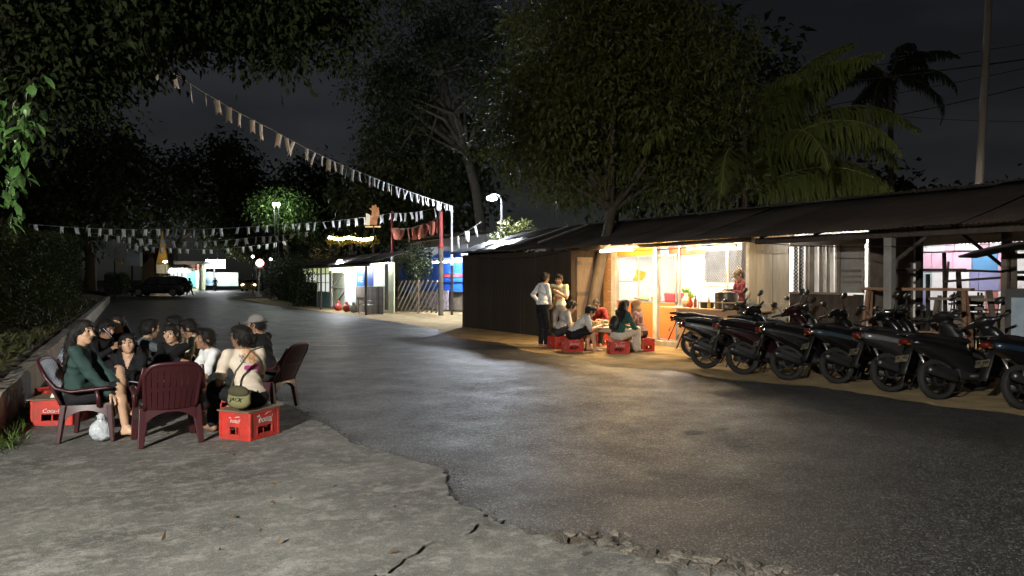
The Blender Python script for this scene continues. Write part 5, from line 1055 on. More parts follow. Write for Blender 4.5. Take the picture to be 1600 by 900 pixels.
# satellite dish on the roof
ds = thing('satellite_dish', 'pale round satellite dish above the green stall', 'satellite dish', (FXm+1.2, Yat(492, FXm+1.2), 2.9), world=True); cpt = onX(492, 397, FXm+1.2); b = MB(); b.lathe([(.02, .0), (.25, .03), (.42, .09), (.44, .1), (.42, .11), (.25, .05), (.02, .02)], 20, cpt, rot=rotm(-65, 0, 20).T); b.build('reflector', mat('dish_grey', (.35, .36, .36), .6), ds, smooth=True); b = MB(); b.tube([(cpt.x, cpt.y+.05, cpt.z-.1), (cpt.x, cpt.y+.05, 2.75)], .025, 6); b.build('mast', M_POLE, ds)
# the glaring lamp under the lean-to
lp = onX(531, 411, FXm-.75); t = thing('flood_lamp', 'glaring white lamp at the edge of the lean-to roof', 'lamp', tuple(lp), world=True); b = MB(); b.lathe([(.01, .16), (.09, .13), (.16, 0), (.09, -.13), (.01, -.16)], 12, lp); b.build('bulb', glow('glaring_bulb', (.9, .95, 1.), 900.), t, smooth=True); b = MB(); b.box((lp.x, lp.y, lp.z+.13), (.08, .08, .06)); b.build('holder', M_BLACKM, t)
tube_lamp('white tube lamp inside the green roadside stall', (FXm+.5, Y1+1.5, 2.25), (FXm+.5, Y0-1.5, 2.25), glow('stall_tube_light', (1., .98, .9), 110.))
# bench, clutter in front
bp_ = onX(572, 482, FXm-.45); bt = thing('wooden_bench', 'pale wooden bench in front of the blue curtains', 'bench', (bp_.x, bp_.y, 0), R(-90)); part('seat', M_POSTW, bt, ((-.55, -.2, .40), (.55, .2, .44))); part('backrest', M_POSTW, bt, ((-.55, -.22, .62), (.55, -.19, .74)))
for sx in (-.5, .46): part('leg', M_POSTW, bt, ((sx, -.22, 0), (sx+.05, -.17, .74))); part('leg', M_POSTW, bt, ((sx, .14, 0), (sx+.05, .19, .62)))
part('armrest', M_POSTW, bt, ((-.56, -.17, .60), (-.5, .2, .64))); part('armrest', M_POSTW, bt, ((.5, -.17, .60), (.56, .2, .64)))
for i, (px, c, lb) in enumerate([(528, (.4, .05, .04), 'red sack lying on the ground before the green stall'), (541, (.5, .08, .05), 'bright red sack lying beside the stall door'), (552, (.6, .6, .55), 'white sack lying at the foot of the stall door')]): p = onX(px, 482, FXm-.6); bag(lb, (p.x, p.y, .005), .42, c, 20+i, group='sacks before the stall')
# diagonal slat fence between the poles
fx = float(PA.x)*.5+float(PB.x)*.5; fn = thing('slat_fence', 'white diagonal slat fence between the two red topped poles', 'fence', tuple(PA), world=True)
A_ = np.array(dep(622, 0, dA-.6)); A_[2] = 0; B_ = np.array(dep(687, 0, dB+.3)); B_[2] = 0; LN = np.linalg.norm(B_-A_); dv = (B_-A_)/LN; hF = 1.42; nr = np.array((-dv[1], dv[0], 0))
for e in (A_, (A_+B_)/2, B_): b = MB(); b.beam(e, e+np.array((0, 0, hF+.1)), .07, .07); b.build('post', M_WOODR, fn)
for z in (hF,): b = MB(); b.beam(A_+np.array((0, 0, z)), B_+np.array((0, 0, z)), .05, .07); b.build('rail', M_WOODR, fn)
kk = -hF
while kk < LN:
    a0, a1 = max(kk, 0), min(kk+hF*1.05, LN)
    if a1-a0 > .15: b = MB(); b.beam(A_+dv*a0+np.array((0, 0, .08+(a0-kk)/1.05))-nr*.04, A_+dv*a1+np.array((0, 0, .08+(a1-kk)/1.05))-nr*.04, .02, .075, up=(0, 0, 1)); b.build('slat', M_WPAINT, fn)
    kk += .44
# yard behind: blue awning, white boards, house
yd = thing('blue_awning_stall', 'stall with blue and white striped awning behind the diagonal fence', 'stall', (16, 30, 0), world=True)
XA = 15.6
def sg2(nm, m, pa, pb, ta, tb, X, th=.04): return part(nm, m, yd, ((X, onX(pb, 450, X).y, max(zat((pa+pb)/2, tb, X), .003)), (X+th, onX(pa, 450, X).y, zat((pa+pb)/2, ta, X))))
sg2('white_board', mat('grey_white_sheet', (.5, .52, .55), .7, var=.12), 655, 730, 385, 413, XA+.05); sg2('blue_awning', M_BLUE, 624, 727, 412, 440, XA); sg2('red_valance', mat('red_cloth', (.5, .07, .08), .7), 690, 722, 428, 433, XA-.05); sg2('blue_skirt', M_BLUE, 630, 692, 441, 455, XA); sg2('goods_shelf', mat('mixed_goods', (.45, .38, .42), .6, var=.8, scale=5), 646, 700, 453, 482, XA); sg2('side_boards', M_WOODG, 700, 722, 441, 485, XA+.3); sg2('blue_skirt', M_BLUE, 692, 724, 441, 456, XA+.1)
q = MB(); q.sheet([[tuple(onX(672, 404, XA-.9)), tuple(onX(722, 402, XA-.9))], [tuple(onX(690, 393, XA)), tuple(onX(718, 393, XA))]], .02); q.build('small_canopy', M_BLUE, yd)
tube_lamp('tube lamp under the blue awning behind the fence', (XA-1.0, 29.0, 2.35), (XA-1.0, 31.5, 2.35), glow('awning_tube_light', (.9, .95, 1.), 700.))
hs = thing('pale_house', 'pale house with grey shutters beyond the blue awning', 'house', (22, 40, 0), world=True)
Xh = 20.
def sg3(nm, m, pa, pb, ta, tb, X, th=.06): return part(nm, m, hs, ((X, onX(pb, 450, X).y, max(zat((pa+pb)/2, tb, X), .002)), (X+th, onX(pa, 450, X).y, zat((pa+pb)/2, ta, X))))
wl_ = sg3('wall', mat('pale_render', (.42, .43, .44), .8, var=.1), 640, 760, 372, 470, Xh, .2); sg3('window', mat('dark_shutter', (.09, .10, .11), .6), 665, 687, 376, 396, Xh-.02, .02)
for px in (699, 706, 713, 720): sg3('wall_batten', M_POSTW, px, px+1.2, 373, 400, Xh-.03, .03)
part('roof', M_ROOFZ, hs, ((Xh-.5, onX(765, 450, Xh).y, zat(700, 370, Xh)), (Xh+4, onX(632, 450, Xh).y, zat(700, 367, Xh)))); part('side_wall', M_POSTW, hs, ((Xh+.2, onX(760, 450, Xh).y, 0), (Xh+4, onX(760, 450, Xh).y+.1, zat(700, 372, Xh))))
# second pale building behind the shed roof
h2 = thing('pale_house', 'grey walled house seen just above the shed roof', 'house', (22, 22, 0), world=True); part('wall', mat('dim_render', (.22, .23, .25), .85, var=.15), h2, ((21, 16, 0), (21.2, 27, 3.75))); part('roof', M_ROOFB, h2, ((20.6, 15.8, 3.75), (25, 27.2, 3.87)))
part('end_wall', mat('dim_render', (.22, .23, .25), .85, var=.15), h2, ((21.2, 16, 0), (25, 16.2, 3.7)))
# golden string lights and the orange lit sign
for i, (pa, pb, y) in enumerate([(515, 546, 369), (550, 583, 370)]):
    t = thing('light_string', ['left garland of golden lights above the lean-to', 'right garland of golden lights above the lean-to'][i], 'string lights', dp((pa+pb)/2, y, 44), world=True, group='golden garlands'); pts = [np.array(dp(pa+(pb-pa)*k, y+2.5*math.sin(k*math.pi), 44)) for k in np.linspace(0, 1, 12)]; b = MB(); b.tube(pts, .01, 4); b.build('cable', M_BLACKM, t)
    for p in pts: b = MB(); b.lathe([(.005, .09), (.08, .05), (.10, 0), (.08, -.05), (.005, -.09)], 8, p+np.array((0, 0, -.08))); b.build('bulb', glow('golden_bulb', (1., .62, .18), 60.), t, smooth=True)
    for k in (0, -1): b = MB(); b.tube([pts[k], (pts[k][0], pts[k][1], 0)], .04, 6); b.build('support_post', M_WOODD, t)
    for k in range(26): pass
    V, Fq = leaf_cloud(np.array([pts[RNG.integers(0, 12)]+RNG.normal(size=3)*np.array((.2, .2, .12))-np.array((0, 0, .25)) for _ in range(260)]), RNG.normal(size=(260, 3)), .2, .1); np_obj('leaf_garland', V, Fq, LM_MANGO, t, kind='stuff')
og = thing('rooster_signboard', 'orange and white lit cut-out sign above the flags', 'sign', dp(584, 335, 43), world=True); c = np.array(dp(584, 336, 43)); b = MB(); ex = np.array(_r); ez = np.array((0, 0, 1.))
poly = [(-.2, -.55), (.18, -.55), (.22, -.2), (.34, .0), (.28, .45), (.2, .38), (.12, .62), (.02, .5), (-.06, .6), (-.1, .42), (-.26, .36), (-.1, .24), (-.12, -.02), (-.3, -.2)]; b.prism(poly, -.08, .08, M=lambda p: c+ex*p[0]+ez*p[1]+np.array(_f)*p[2]); b.build('board', mat('orange_sign', (.45, .2, .08), .6, var=.5, scale=5, emit=(1., .45, .18), estr=.22), og)
b = MB(); b.prism([(-.42, -.6), (-.22, -.6), (-.2, .0), (-.42, .1)], -.05, .05, M=lambda p: c+ex*p[0]+ez*p[1]-np.array(_f)*.1+np.array(_f)*p[2]); b.build('white_panel', mat('lit_white_sign', (.8, .76, .65), .6, emit=(1., .8, .5), estr=.5), og); b = MB(); b.beam(c+ex*-.5+ez*-.68, c+ex*.4+ez*-.68, .05, .08); b.build('base_rail', mat('lit_rail', (.7, .5, .25), .6, emit=(1., .7, .3), estr=.6), og); b = MB(); b.tube([c+ez*-.6, (c[0], c[1], 0)], .05, 6); b.build('post', M_WOODD, og)

# ------------------------------------------------------------------ far junction
def fbox(nm, m, parent, pa, pb, ta, tb, d, th=.3):
    a = np.array(dep(pa, tb, d)); b_ = np.array(dep(pb, tb, d)); zt = dep((pa+pb)/2, ta, d).z; q = MB(); mid = (a+b_)/2; w = np.linalg.norm((b_-a)[:2]); z0 = max(a[2], 0.01)
    q.box((mid[0]+_f[0]*th/2, mid[1]+_f[1]*th/2, (z0+zt)/2), (w, th, zt-z0), rot=rotm(0, 0, -31)); return q.build(nm, m, parent)
ah = thing('gable_house', 'tall pointed gable lit yellow above a white panel', 'house', dp(250, 462, 80), world=True)
def fpoly(nm, m, parent, pts, d, th=.3): q = MB(); V = [np.array(dep(x, y, d)) for x, y in pts]; n = len(V); q.add(V+[v+np.array(_f)*th for v in V], [tuple(range(n)), tuple(reversed(range(n, 2*n)))]+[(i, (i+1) % n, n+(i+1) % n, n+i) for i in range(n)]); return q.build(nm, m, parent)
M_YEL = mat('yellow_gable', (.55, .36, .10), .7, var=.25, scale=1.2)
fpoly('gable', M_YEL, ah, [(244, 412), (262, 412), (257, 385), (253, 364), (251, 380)], 80); fpoly('white_panel', mat('lit_panel', (.75, .78, .78), .6, var=.15), ah, [(244.5, 427), (261.5, 427), (261.8, 413), (244.2, 413)], 80); fpoly('gable_wall', M_WOODD, ah, [(220, 462), (265, 462), (264, 428), (243, 428), (243, 412), (236, 400), (222, 415)], 80.6); fbox('roof_side', M_ROOFB, ah, 222, 252, 388, 415, 82, 3.)  # panel below the gable is plain pale board
for px in (248, 256): fbox('post', M_WOODG, ah, px, px+2.5, 428, 437, 79.8, .2)
fpoly('ridge_horn', M_YEL, ah, [(252, 368), (254.5, 368), (253.5, 360)], 79.9, .2)
q = MB(); p = dep(258, 409, 77.5); q.box(p, (.3, .3, .16)); o = q.build('spot_lamp', glow('gable_spot', (1., .8, .45), 160.)); tag(o, 'small warm spot lamp in front of the pointed gable', 'lamp'); q = MB(); q.tube([p, (p.x, p.y, 0)], .04, 6); q.build('post', M_WOODD, o)
# shops
shp = thing('far_shop', 'white lit shop canopy with teal door behind the walking person', 'shop', dp(285, 460, 95), world=True)
fbox('canopy', mat('white_canopy', (.75, .76, .76), .6), shp, 264, 291, 419, 424, 94, 2.5); fbox('glazing', M_POSTER, shp, 266, 285, 424, 447, 96, .3); fbox('teal_door', mat('teal_door', (.12, .45, .42), .6), shp, 292, 306, 424, 448, 96, .3); fbox('white_jamb', M_WHITEW, shp, 306, 311, 423, 450, 95.8, .3); fbox('sign_band', M_WOODR, shp, 287, 305, 413, 422, 95.9, .3); fbox('red_sign', mat('red_sign', (.5, .12, .1), .6), shp, 307, 311, 414, 422, 95.7, .2); fbox('roof', M_ROOFB, shp, 262, 318, 408, 413, 95, 6); fbox('wall', M_LIMEW, shp, 262, 320, 411, 455, 96.4, .3)
for px in (271, 277, 283): fbox('door_post', M_WOODG, shp, px, px+1, 424, 447, 95.9, .1)
p = dep(280, 421.5, 93); tube_lamp('white tube lamp under the far shop canopy', tuple(p+Vector((-1.2, .6, -.2))), tuple(p+Vector((1.2, -.6, -.2))), glow('far_shop_tube', (.95, 1., .98), 700.), r=.03)
sb = thing('light_box_sign', 'glowing white rectangular light box on a post at the junction', 'sign', dp(337, 450, 98), world=True); fbox('panel', glow('light_box_panel', (.95, .98, 1.), 60.), sb, 322, 350, 406, 419, 98, .4); fbox('post', M_POLE, sb, 333.5, 335, 419, 450, 98.1, .2); fbox('frame', M_BLACKM, sb, 321.4, 350.6, 405.2, 405.9, 97.95, .5); s2_ = thing('light_box_sign', 'small upright glowing sign left of the big light box', 'sign', dp(317, 448, 97), world=True); fbox('panel', glow('light_box_small', (1., .98, .95), 5.), s2_, 314, 320, 414, 423, 97, .3); fbox('post', M_POLE, s2_, 316.5, 317.5, 423, 448, 97.1, .2)
bw = thing('mural_wall', 'blue and white painted banner wall beneath the light box', 'wall', dp(322, 448, 100), world=True); fbox('banner', mat('blue_white_mural', (.30, .48, .62), .6, var=.85, scale=1.3), bw, 313, 333, 425, 446, 100, .2); wl2 = thing('green_wall', 'long pale green roadside wall at the far junction', 'wall', dp(350, 447, 101), world=True); fbox('wall', mat('pale_green_wall', (.42, .58, .48), .75, var=.2, scale=.6), wl2, 333, 372, 427, 447, 101, .25); fbox('coping', M_POSTW, wl2, 333, 372, 425.8, 427, 100.9, .4)
# signboard and dish left
sg_ = thing('signboard', 'pale blank signboard beside the round dish above the hedge', 'sign', dp(207, 450, 66), world=True); fbox('board', mat('grey_white_sign', (.32, .34, .38), .6, var=.15), sg_, 193, 218, 396, 415, 66, .1); fbox('board_edge', M_WPAINT, sg_, 218, 221, 394, 416, 65.9, .2); fbox('post', M_WOODD, sg_, 205, 207, 415, 462, 66.1, .15); fpoly('yellow_arrow', M_YEL, sg_, [(178, 408), (190, 413), (190, 402)], 65.8, .1); fbox('arm', M_WOODD, sg_, 190, 193, 406, 408, 65.9, .1)
dh = thing('round_board', 'big dark round disc standing above the hedge', 'disc', dp(180, 440, 62), world=True); c = np.array(dep(179, 391, 62)); b = MB(); b.lathe([(.02, 0), (.5, .06), (.86, .16), (.92, .19), (.86, .19), (.5, .1), (.02, .04)], 26, c, rot=rotm(-80, 0, 31-180)); b.build('disc', mat('disc_mesh', (.12, .12, .115), .6), dh, smooth=True)
for k in range(8): a = k*math.pi/8; b = MB(); e1_ = ex*math.cos(a)+ez*math.sin(a); b.tube([c+e1_*.86-np.array(_f)*.2, c-np.array(_f)*.07, c-e1_*.86-np.array(_f)*.2], .012, 4); b.build('spoke', M_STEEL, dh)
b = MB(); b.tube([c, (c[0], c[1], 0)], .06, 8); b.build('mast', M_WOODD, dh)
# red lantern on its post, twin lamps in the tree
ln = thing('red_lantern', 'glowing red globe lantern on a pale post beside the far road', 'lantern', dp(404, 462, 64), world=True); c = np.array(dep(406, 411, 64)); b = MB(); b.lathe([(.02, .36), (.22, .28), (.36, .05), (.33, -.15), (.15, -.3), (.02, -.33)], 16, c); b.build('globe', glow('red_globe', (1., .42, .36), 5.), ln, smooth=True); b = MB(); b.tube([c-ez*.3, (c[0]-.15, c[1]+.05, 0)], .08, 8); b.build('post', M_WPAINT, ln); b = MB(); b.box((c[0]-.15, c[1]+.05, .12), (.55, .55, .24)); b.build('plinth', M_KERB, ln); b = MB(); b.lathe([(.5, 0), (.4, .05), (.1, .12)], 12, c+ez*-.45); b.build('tray', M_BLACKM, ln)
for i, px in enumerate((428, 435)): c = np.array(dep(px, 319, 56.5)); t = thing('garden_lamp', ['left of the two tiny lamps beside the lit green tree', 'right of the two tiny lamps beside the lit green tree'][i], 'lamp', tuple(c), world=True, group='twin lamps by the tree'); b = MB(); b.lathe([(.01, .12), (.09, .05), (.1, -.08), (.01, -.14)], 10, c); b.build('bulb', glow('twin_bulb', (.9, 1., .9), 900.), t, smooth=True); b = MB(); b.tube([c-ez*.1, c-ez*.8, (c[0]+.3-.3*i, c[1], 0)], .03, 6); b.build('stem', M_POLE, t)
for i, (px, py) in enumerate([(395, 401), (423, 405)]): c = np.array(dep(px, py, 70)); t = thing('globe_lamp', ['small white globe lamp left of the red lantern', 'small white globe lamp right of the red lantern'][i], 'lamp', (c[0], c[1], 0), world=True, group='globe lamps by the lantern'); b = MB(); b.lathe([(.01, .15), (.11, .08), (.15, 0), (.11, -.08), (.01, -.15)], 10, c); b.build('globe', glow('white_globe', (1., .96, .95), 8.), t, smooth=True); b = MB(); b.tube([c-ez*.14, (c[0], c[1], 0)], .035, 6); b.build('post', M_BLACKM, t)

# ------------------------------------------------------------------ scooters
M_PBLK = mat('gloss_black_paint', (.005, .005, .0055), .25, var=.05, bump=0, coat=.6); M_PMAT = mat('matt_black_plastic', (.008, .008, .008), .55, var=.1, bump=.08); M_TYRE = mat('tyre_rubber', (.012, .0115, .011), .85, var=.2, bump=.3, bscale=60); M_RIMB = mat('black_rim', (.015, .015, .015), .35, metal=.5, var=.05); M_RIMS = mat('silver_rim', (.45, .43, .40), .3, metal=.9, var=.1); M_SEAT = mat('seat_vinyl', (.009, .008, .008), .5, var=.1, bump=.2, bscale=120)
M_TAIL = mat('tail_lens', (.10, .008, .008), .15, var=.05, bump=0, coat=.5); M_LENS = mat('clear_lens', (.55, .55, .55), .08, var=.05, bump=0, coat=.8); M_PLATE = mat('number_plate', (.12, .10, .07), .5, var=.12, bump=0); M_EXH = mat('exhaust_steel', (.05, .05, .05), .35, metal=.7, var=.15); M_SILV = mat('silver_panel', (.20, .20, .21), .3, metal=.5, var=.08, bump=0, coat=.4); M_MIRR = mat('mirror_back', (.015, .015, .015), .3, var=0, bump=0); M_ENG = mat('engine_grey', (.03, .03, .03), .5, metal=.5, var=.2)
def sec(x, zc, w, h, n=14, p=2.6):
    out = []
    for i in range(n):
        a = 2*math.pi*i/n; c, s_ = math.cos(a), math.sin(a); out.append((x, math.copysign(abs(c)**(2/p), c)*w, zc+math.copysign(abs(s_)**(2/p), s_)*h))
    return out
def wheel(parent, c, rim_m, steer=None, R_=.275):
    f = (lambda P: P) if steer is None else steer
    rt = rotm(90, 0, 0)
    def put(nm, prof, m, par, n=30, cap_=False):
        q = MB(); q.lathe(prof, n, c, rot=rt, cap=cap_); q.v = [tuple(f(np.array(p))) for p in q.v]; return q.build(nm, m, par, smooth=True, angle=45)
    ty = put('tyre', [(R_-.068, -.042), (R_-.03, -.05), (R_-.008, -.034), (R_, 0), (R_-.008, .034), (R_-.03, .05), (R_-.068, .042), (R_-.068, -.042)], M_TYRE, parent)
    put('rim', [(R_-.066, -.035), (R_-.09, -.022), (R_-.09, .022), (R_-.066, .035)], rim_m, ty)
    put('hub', [(.045, -.06), (.05, 0), (.045, .06)], rim_m, ty, 16, True)
    q = MB()
    for k in range(5): a = 2*math.pi*k/5+.3; d = np.array((math.cos(a), 0, math.sin(a))); q.beam(np.array(c)+d*.035, np.array(c)+d*(R_-.085), .03, .026, up=(0, 1, 0), w2=.02, h2=.018)
    q.v = [tuple(f(np.array(p))) for p in q.v]; q.build('spokes', rim_m, ty); put('brake_disc', [(.06, .052), (.095, .052), (.095, .056), (.06, .056), (.06, .052)], M_ENG, ty, 20); return ty
def scooter(steer_deg=34):
    t = thing('scooter', 'scooter', 'scooter')
    ax = np.array((-math.sin(R(26)), 0, math.cos(R(26)))); p0 = np.array((.97, 0, .72)); K = np.array([[0, -ax[2], ax[1]], [ax[2], 0, -ax[0]], [-ax[1], ax[0], 0]]); a = R(steer_deg); RM = np.eye(3)+math.sin(a)*K+(1-math.cos(a))*(K @ K)
    st_ = lambda P: p0+RM @ (np.array(P)-p0)
    def sbuild(q, nm, m, par=t, **k): q.v = [tuple(st_(p)) for p in q.v]; return q.build(nm, m, par, **k)
    wheel(t, (0, 0, .275), M_RIMB); wheel(t, (1.25, 0, .275), M_RIMB, st_)
    q = MB(); q.loft([sec(-.44, .80, .035, .02), sec(-.38, .79, .085, .06), sec(-.22, .75, .125, .105), sec(0, .70, .15, .155), sec(.2, .635, .16, .215), sec(.38, .55, .15, .25), sec(.5, .47, .125, .22), sec(.56, .42, .09, .15)]); bo = q.build('body_cowl', M_PBLK, t, smooth=True, sub=1)
    for s_ in (-1, 1):   # coloured side stripe panels
        q = MB(); q.sheet([[(-.36+.80*i/6, s_*(.092+.066*math.sin(min(i/6*1.75, 1.5))+.006), .815-.19*(i/6)**1.3-.075*j*(1-.2*i/6)) for j in range(2)] for i in range(7)], .008); q.build('side_stripe', M_SILV, bo, smooth=True)
    q = MB(); q.loft([sec(-.36, .865, .06, .02, 12), sec(-.26, .875, .115, .04, 12), sec(-.05, .865, .135, .05, 12), sec(.12, .825, .135, .045, 12), sec(.25, .80, .13, .05, 12), sec(.45, .79, .11, .05, 12), sec(.57, .765, .07, .035, 12)]); q.build('seat', M_SEAT, t, smooth=True, sub=1)
    q = MB(); q.tube([(-.2, -.12, .86), (-.38, -.11, .885), (-.47, -.05, .89), (-.47, .05, .89), (-.38, .11, .885), (-.2, .12, .86)], .014, 8); q.build('grab_rail', M_PMAT, t, smooth=True)
    q = MB(); q.loft([sec(-.475, .80, .03, .015), sec(-.45, .795, .07, .035), sec(-.40, .785, .088, .048)]); q.build('tail_light', M_TAIL, t, smooth=True)
    for s_ in (-1, 1): q = MB(); q.loft([sec(-.45, .755, .001+.02, .012), sec(-.41, .75, .03, .02)]); q.v = [(x, y+s_*.085, z) for x, y, z in q.v]; q.build('rear_indicator', mat('amber_lens', (.12, .05, .01), .2, var=0, bump=0), t, smooth=True)
    q = MB(); q.sheet([[(-.36-.16*k, y*(1-.15*k), .72-.36*k-.05*abs(y)*4) for y in (-.085, 0, .085)] for k in (0, .35, .7, 1)], .008); fe = q.build('rear_mudguard', M_PMAT, t, smooth=True)
    q = MB(); q.box((-.485, 0, .565), (.004, .235, .095), rot=rotm(0, 24, 0)); pl = q.build('number_plate', M_PLATE, t)
    rr = rotm(0, 24, 0)
    for k in range(6):
        if k == 2: continue
        q = MB(); c_ = np.array((-.485, 0, .565))+rr @ np.array((-.0035, .085-.034*k, .012)); q.box(c_, (.002, .02, .04), rot=rr); q.build('character', M_BLACKM, pl)
    q = MB(); q.box(np.array((-.485, 0, .565))+rr @ np.array((-.0035, 0, -.03)), (.002, .06, .014), rot=rr); q.build('character', M_BLACKM, pl)
    # engine, transmission (left), exhaust (right)
    q = MB(); q.loft([sec(-.10, .30, .05, .075, 10), sec(.1, .30, .065, .10, 10), sec(.38, .32, .06, .085, 10), sec(.5, .34, .04, .06, 10)]); q.v = [(x, y+.115, z) for x, y, z in q.v]; q.build('transmission_case', M_ENG, t, smooth=True)
    q = MB(); q.box((.38, 0, .34), (.26, .2, .18)); q.build('engine', M_ENG, t, bevel=.03)
    q = MB(); q.tube([(.42, -.06, .24), (.30, -.13, .22), (.16, -.165, .27)], .02, 8); q.tube([(.18, -.165, .265), (.1, -.17, .29), (-.22, -.175, .40), (-.27, -.175, .418)], [.035, .058, .062, .045], 12); ex_ = q.build('exhaust', M_EXH, t, smooth=True); q = MB(); q.sheet([[(.12-.3*k, -.236, .335+.105*k+dz) for dz in (-.035, .035)] for k in (0, .5, 1)], .006); q.build('heat_shield', M_PMAT, ex_)
    q = MB(); q.tube([(-.0, .1, .30), (-.12, .12, .66)], .018, 8); q.build('rear_shock', M_STEEL, t, smooth=True)
    q = MB(); q.loft([sec(.42, .30, .13, .05), sec(.6, .30, .155, .045), sec(.85, .31, .15, .05), sec(.98, .36, .13, .06)]); q.build('floorboard', M_PMAT, t, smooth=True)
    rings = []
    for (z, xc, dx, dy) in [(.30, .96, .05, .13), (.42, 1.0, .06, .17), (.6, 1.0, .075, .20), (.78, .97, .09, .195), (.90, .92, .085, .15), (.98, .87, .06, .10)]: rings.append([(xc+math.cos(b_)*dx*(1.6 if math.cos(b_) > 0 else 1), math.sin(b_)*dy, z+.02*math.cos(b_)) for b_ in np.linspace(0, 2*math.pi, 15)[:-1]])
    q = MB(); q.loft(rings); fs = q.build('front_shield', M_PBLK, t, smooth=True, sub=1); 
    for s_ in (-1, 1): q = MB(); q.loft([sec(1.0, .80, .02, .015, 10), sec(1.07, .79, .045, .04, 10), sec(1.11, .775, .02, .02, 10)]); q.v = [(x, y+s_*.09, z) for x, y, z in q.v]; q.build('front_lamp', M_LENS, fs, smooth=True)
    # steered assembly
    for s_ in (-1, 1): q = MB(); q.tube([(1.02, s_*.075, .70), (1.25, s_*.078, .275)], [.024, .02], 8); sbuild(q, 'fork_leg', M_STEEL, smooth=True)
    q = MB(); g = []
    for k in np.linspace(-.5, 2.2, 10): g.append([(1.25+math.cos(k)*.305*(1 if abs(y) < .05 else .97), y, .275+math.sin(k)*.305*(1 if abs(y) < .05 else .95)) for y in (-.065, -.03, .03, .065)])
    q.sheet(g, .006); sbuild(q, 'front_mudguard', M_PBLK, smooth=True)
    V, Q, L_ = sdf_mesh([ell((.87, 0, 1.045), (.105, .15, .06), rotm(0, 18, 0), 0, .03), ell((.95, 0, 1.02), (.08, .10, .065), rotm(0, 25, 0), 0, .03), cap((.85, -.2, 1.04), (.85, .2, 1.04), .035, .035, 0, .03), ell((.90, 0, .96), (.06, .08, .08), None, 0, .03)], .018); V = np.array([st_(p) for p in V]); np_obj('handlebar_cover', V, Q, M_PBLK, t, smooth=True)
    q = MB(); q.loft([sec(.99, 1.03, .06, .03, 10), sec(1.03, 1.015, .05, .028, 10), sec(1.045, 1.01, .02, .012, 10)]); sbuild(q, 'headlight', M_LENS, smooth=True)
    q = MB(); q.box((.80, 0, 1.092), (.10, .13, .012), rot=rotm(0, -28, 0)); sbuild(q, 'instrument_panel', M_PMAT)
    for s_ in (-1, 1):
        q = MB(); q.tube([(.85, s_*.19, 1.045), (.82, s_*.24, 1.05), (.775, s_*.355, 1.055)], [.015, .018, .018], 10); sbuild(q, 'grip', M_PMAT, smooth=True)
        q = MB(); q.tube([(.88, s_*.21, 1.045), (.87, s_*.27, 1.04), (.835, s_*.36, 1.035)], [.008, .007, .006], 6, flat=.6); sbuild(q, 'brake_lever', M_STEEL, smooth=True)
        q = MB(); q.tube([(.84, s_*.185, 1.06), (.845, s_*.225, 1.15), (.83, s_*.275, 1.235)], .006, 6); mi_ = sbuild(q, 'mirror', M_MIRR, smooth=True); q = MB(); n_ = 16; cc = np.array((.825, s_*.29, 1.26)); q.loft([[(cc[0]-dx, cc[1]+math.cos(b_)*.072*k, cc[2]+math.sin(b_)*.046*k+math.cos(b_)*.012*s_*k) for b_ in np.linspace(0, 2*math.pi, n_+1)[:-1]] for dx, k in ((.014, .92), (.0, 1.0), (-.022, .8), (-.032, .35))]); sbuild(q, 'mirror_head', M_MIRR, mi_, smooth=True)
    q = MB(); q.tube([(.45, .12, .28), (.40, .25, .03), (.38, .28, .005+.03)], .011, 6); q.build('side_stand', M_PMAT, t)
    q = MB(); q.tube([(.3, -.1, .22), (.22, -.13, .10), (.16, -.14, .09), (.16, .14, .09), (.22, .13, .10), (.3, .1, .22)], .012, 6); q.build('centre_stand', M_PMAT, t)
    return t
SPOTS = [  # rear-wheel contact, heading, lean, body, stripe, rim, label
    ((10.75, 10.75), -34, -9, M_PMAT, M_PMAT, M_RIMS, 'farthest parked scooter, only its rear wheel with pale rim clear beside the stall step'),
    ((9.62, 9.35), -37, -11, M_PBLK, M_SILV, M_RIMB, 'parked scooter with silver grey tail panels, raised handlebar in front of the counter'),
    ((9.55, 8.45), -33, -10, mat('dark_maroon_paint', (.014, .004, .005), .25, var=.05, bump=0, coat=.6), M_PBLK, M_RIMB, 'dark maroon tailed scooter third from the stall'),
    ((9.62, 7.62), -27, -11, M_PBLK, M_PMAT, M_RIMB, 'plain black scooter with grey exhaust can, fourth from the stall'),
    ((9.95, 6.98), -31, -10, M_PBLK, mat('pale_blue_panel', (.035, .05, .065), .3, metal=.3, var=.08, bump=0, coat=.4), M_RIMB, 'black scooter with pale blue stripe showing a yellow plate'),
    ((9.85, 6.08), -25, -11, M_PMAT, M_SILV, M_RIMB, 'matt black scooter with silver stripe, sixth from the stall'),
    ((9.78, 5.38), -20, -10, mat('graphite_paint', (.016, .016, .018), .3, metal=.4, var=.05, bump=0, coat=.5), M_PBLK, M_RIMB, 'dark graphite scooter, third from the right edge'),
    ((9.92, 4.42), -25, -11, M_PBLK, mat('blue_panel', (.016, .03, .05), .3, metal=.3, var=.08, bump=0, coat=.4), M_RIMB, 'black scooter with blue stripe and pale handlebar grip near the right edge'),
    ((9.62, 3.80), -20, -9, M_PBLK, M_PMAT, M_RIMS, 'rightmost scooter, cut off by the right edge of the picture'),
    ((10.50, 9.0), -29, -8, M_PMAT, M_PBLK, M_RIMB, 'scooter wedged in the second row behind the dark maroon tailed one'),
    ((10.65, 7.25), -35, -12, M_PBLK, M_PMAT, M_RIMB, 'second-row scooter half hidden behind the plain black one')]
proto = scooter()
proto2 = scooter(10)
bikes = [proto, copy_tree(proto), copy_tree(proto), proto2, copy_tree(proto), copy_tree(proto2), copy_tree(proto), copy_tree(proto2), copy_tree(proto), copy_tree(proto2), copy_tree(proto)]
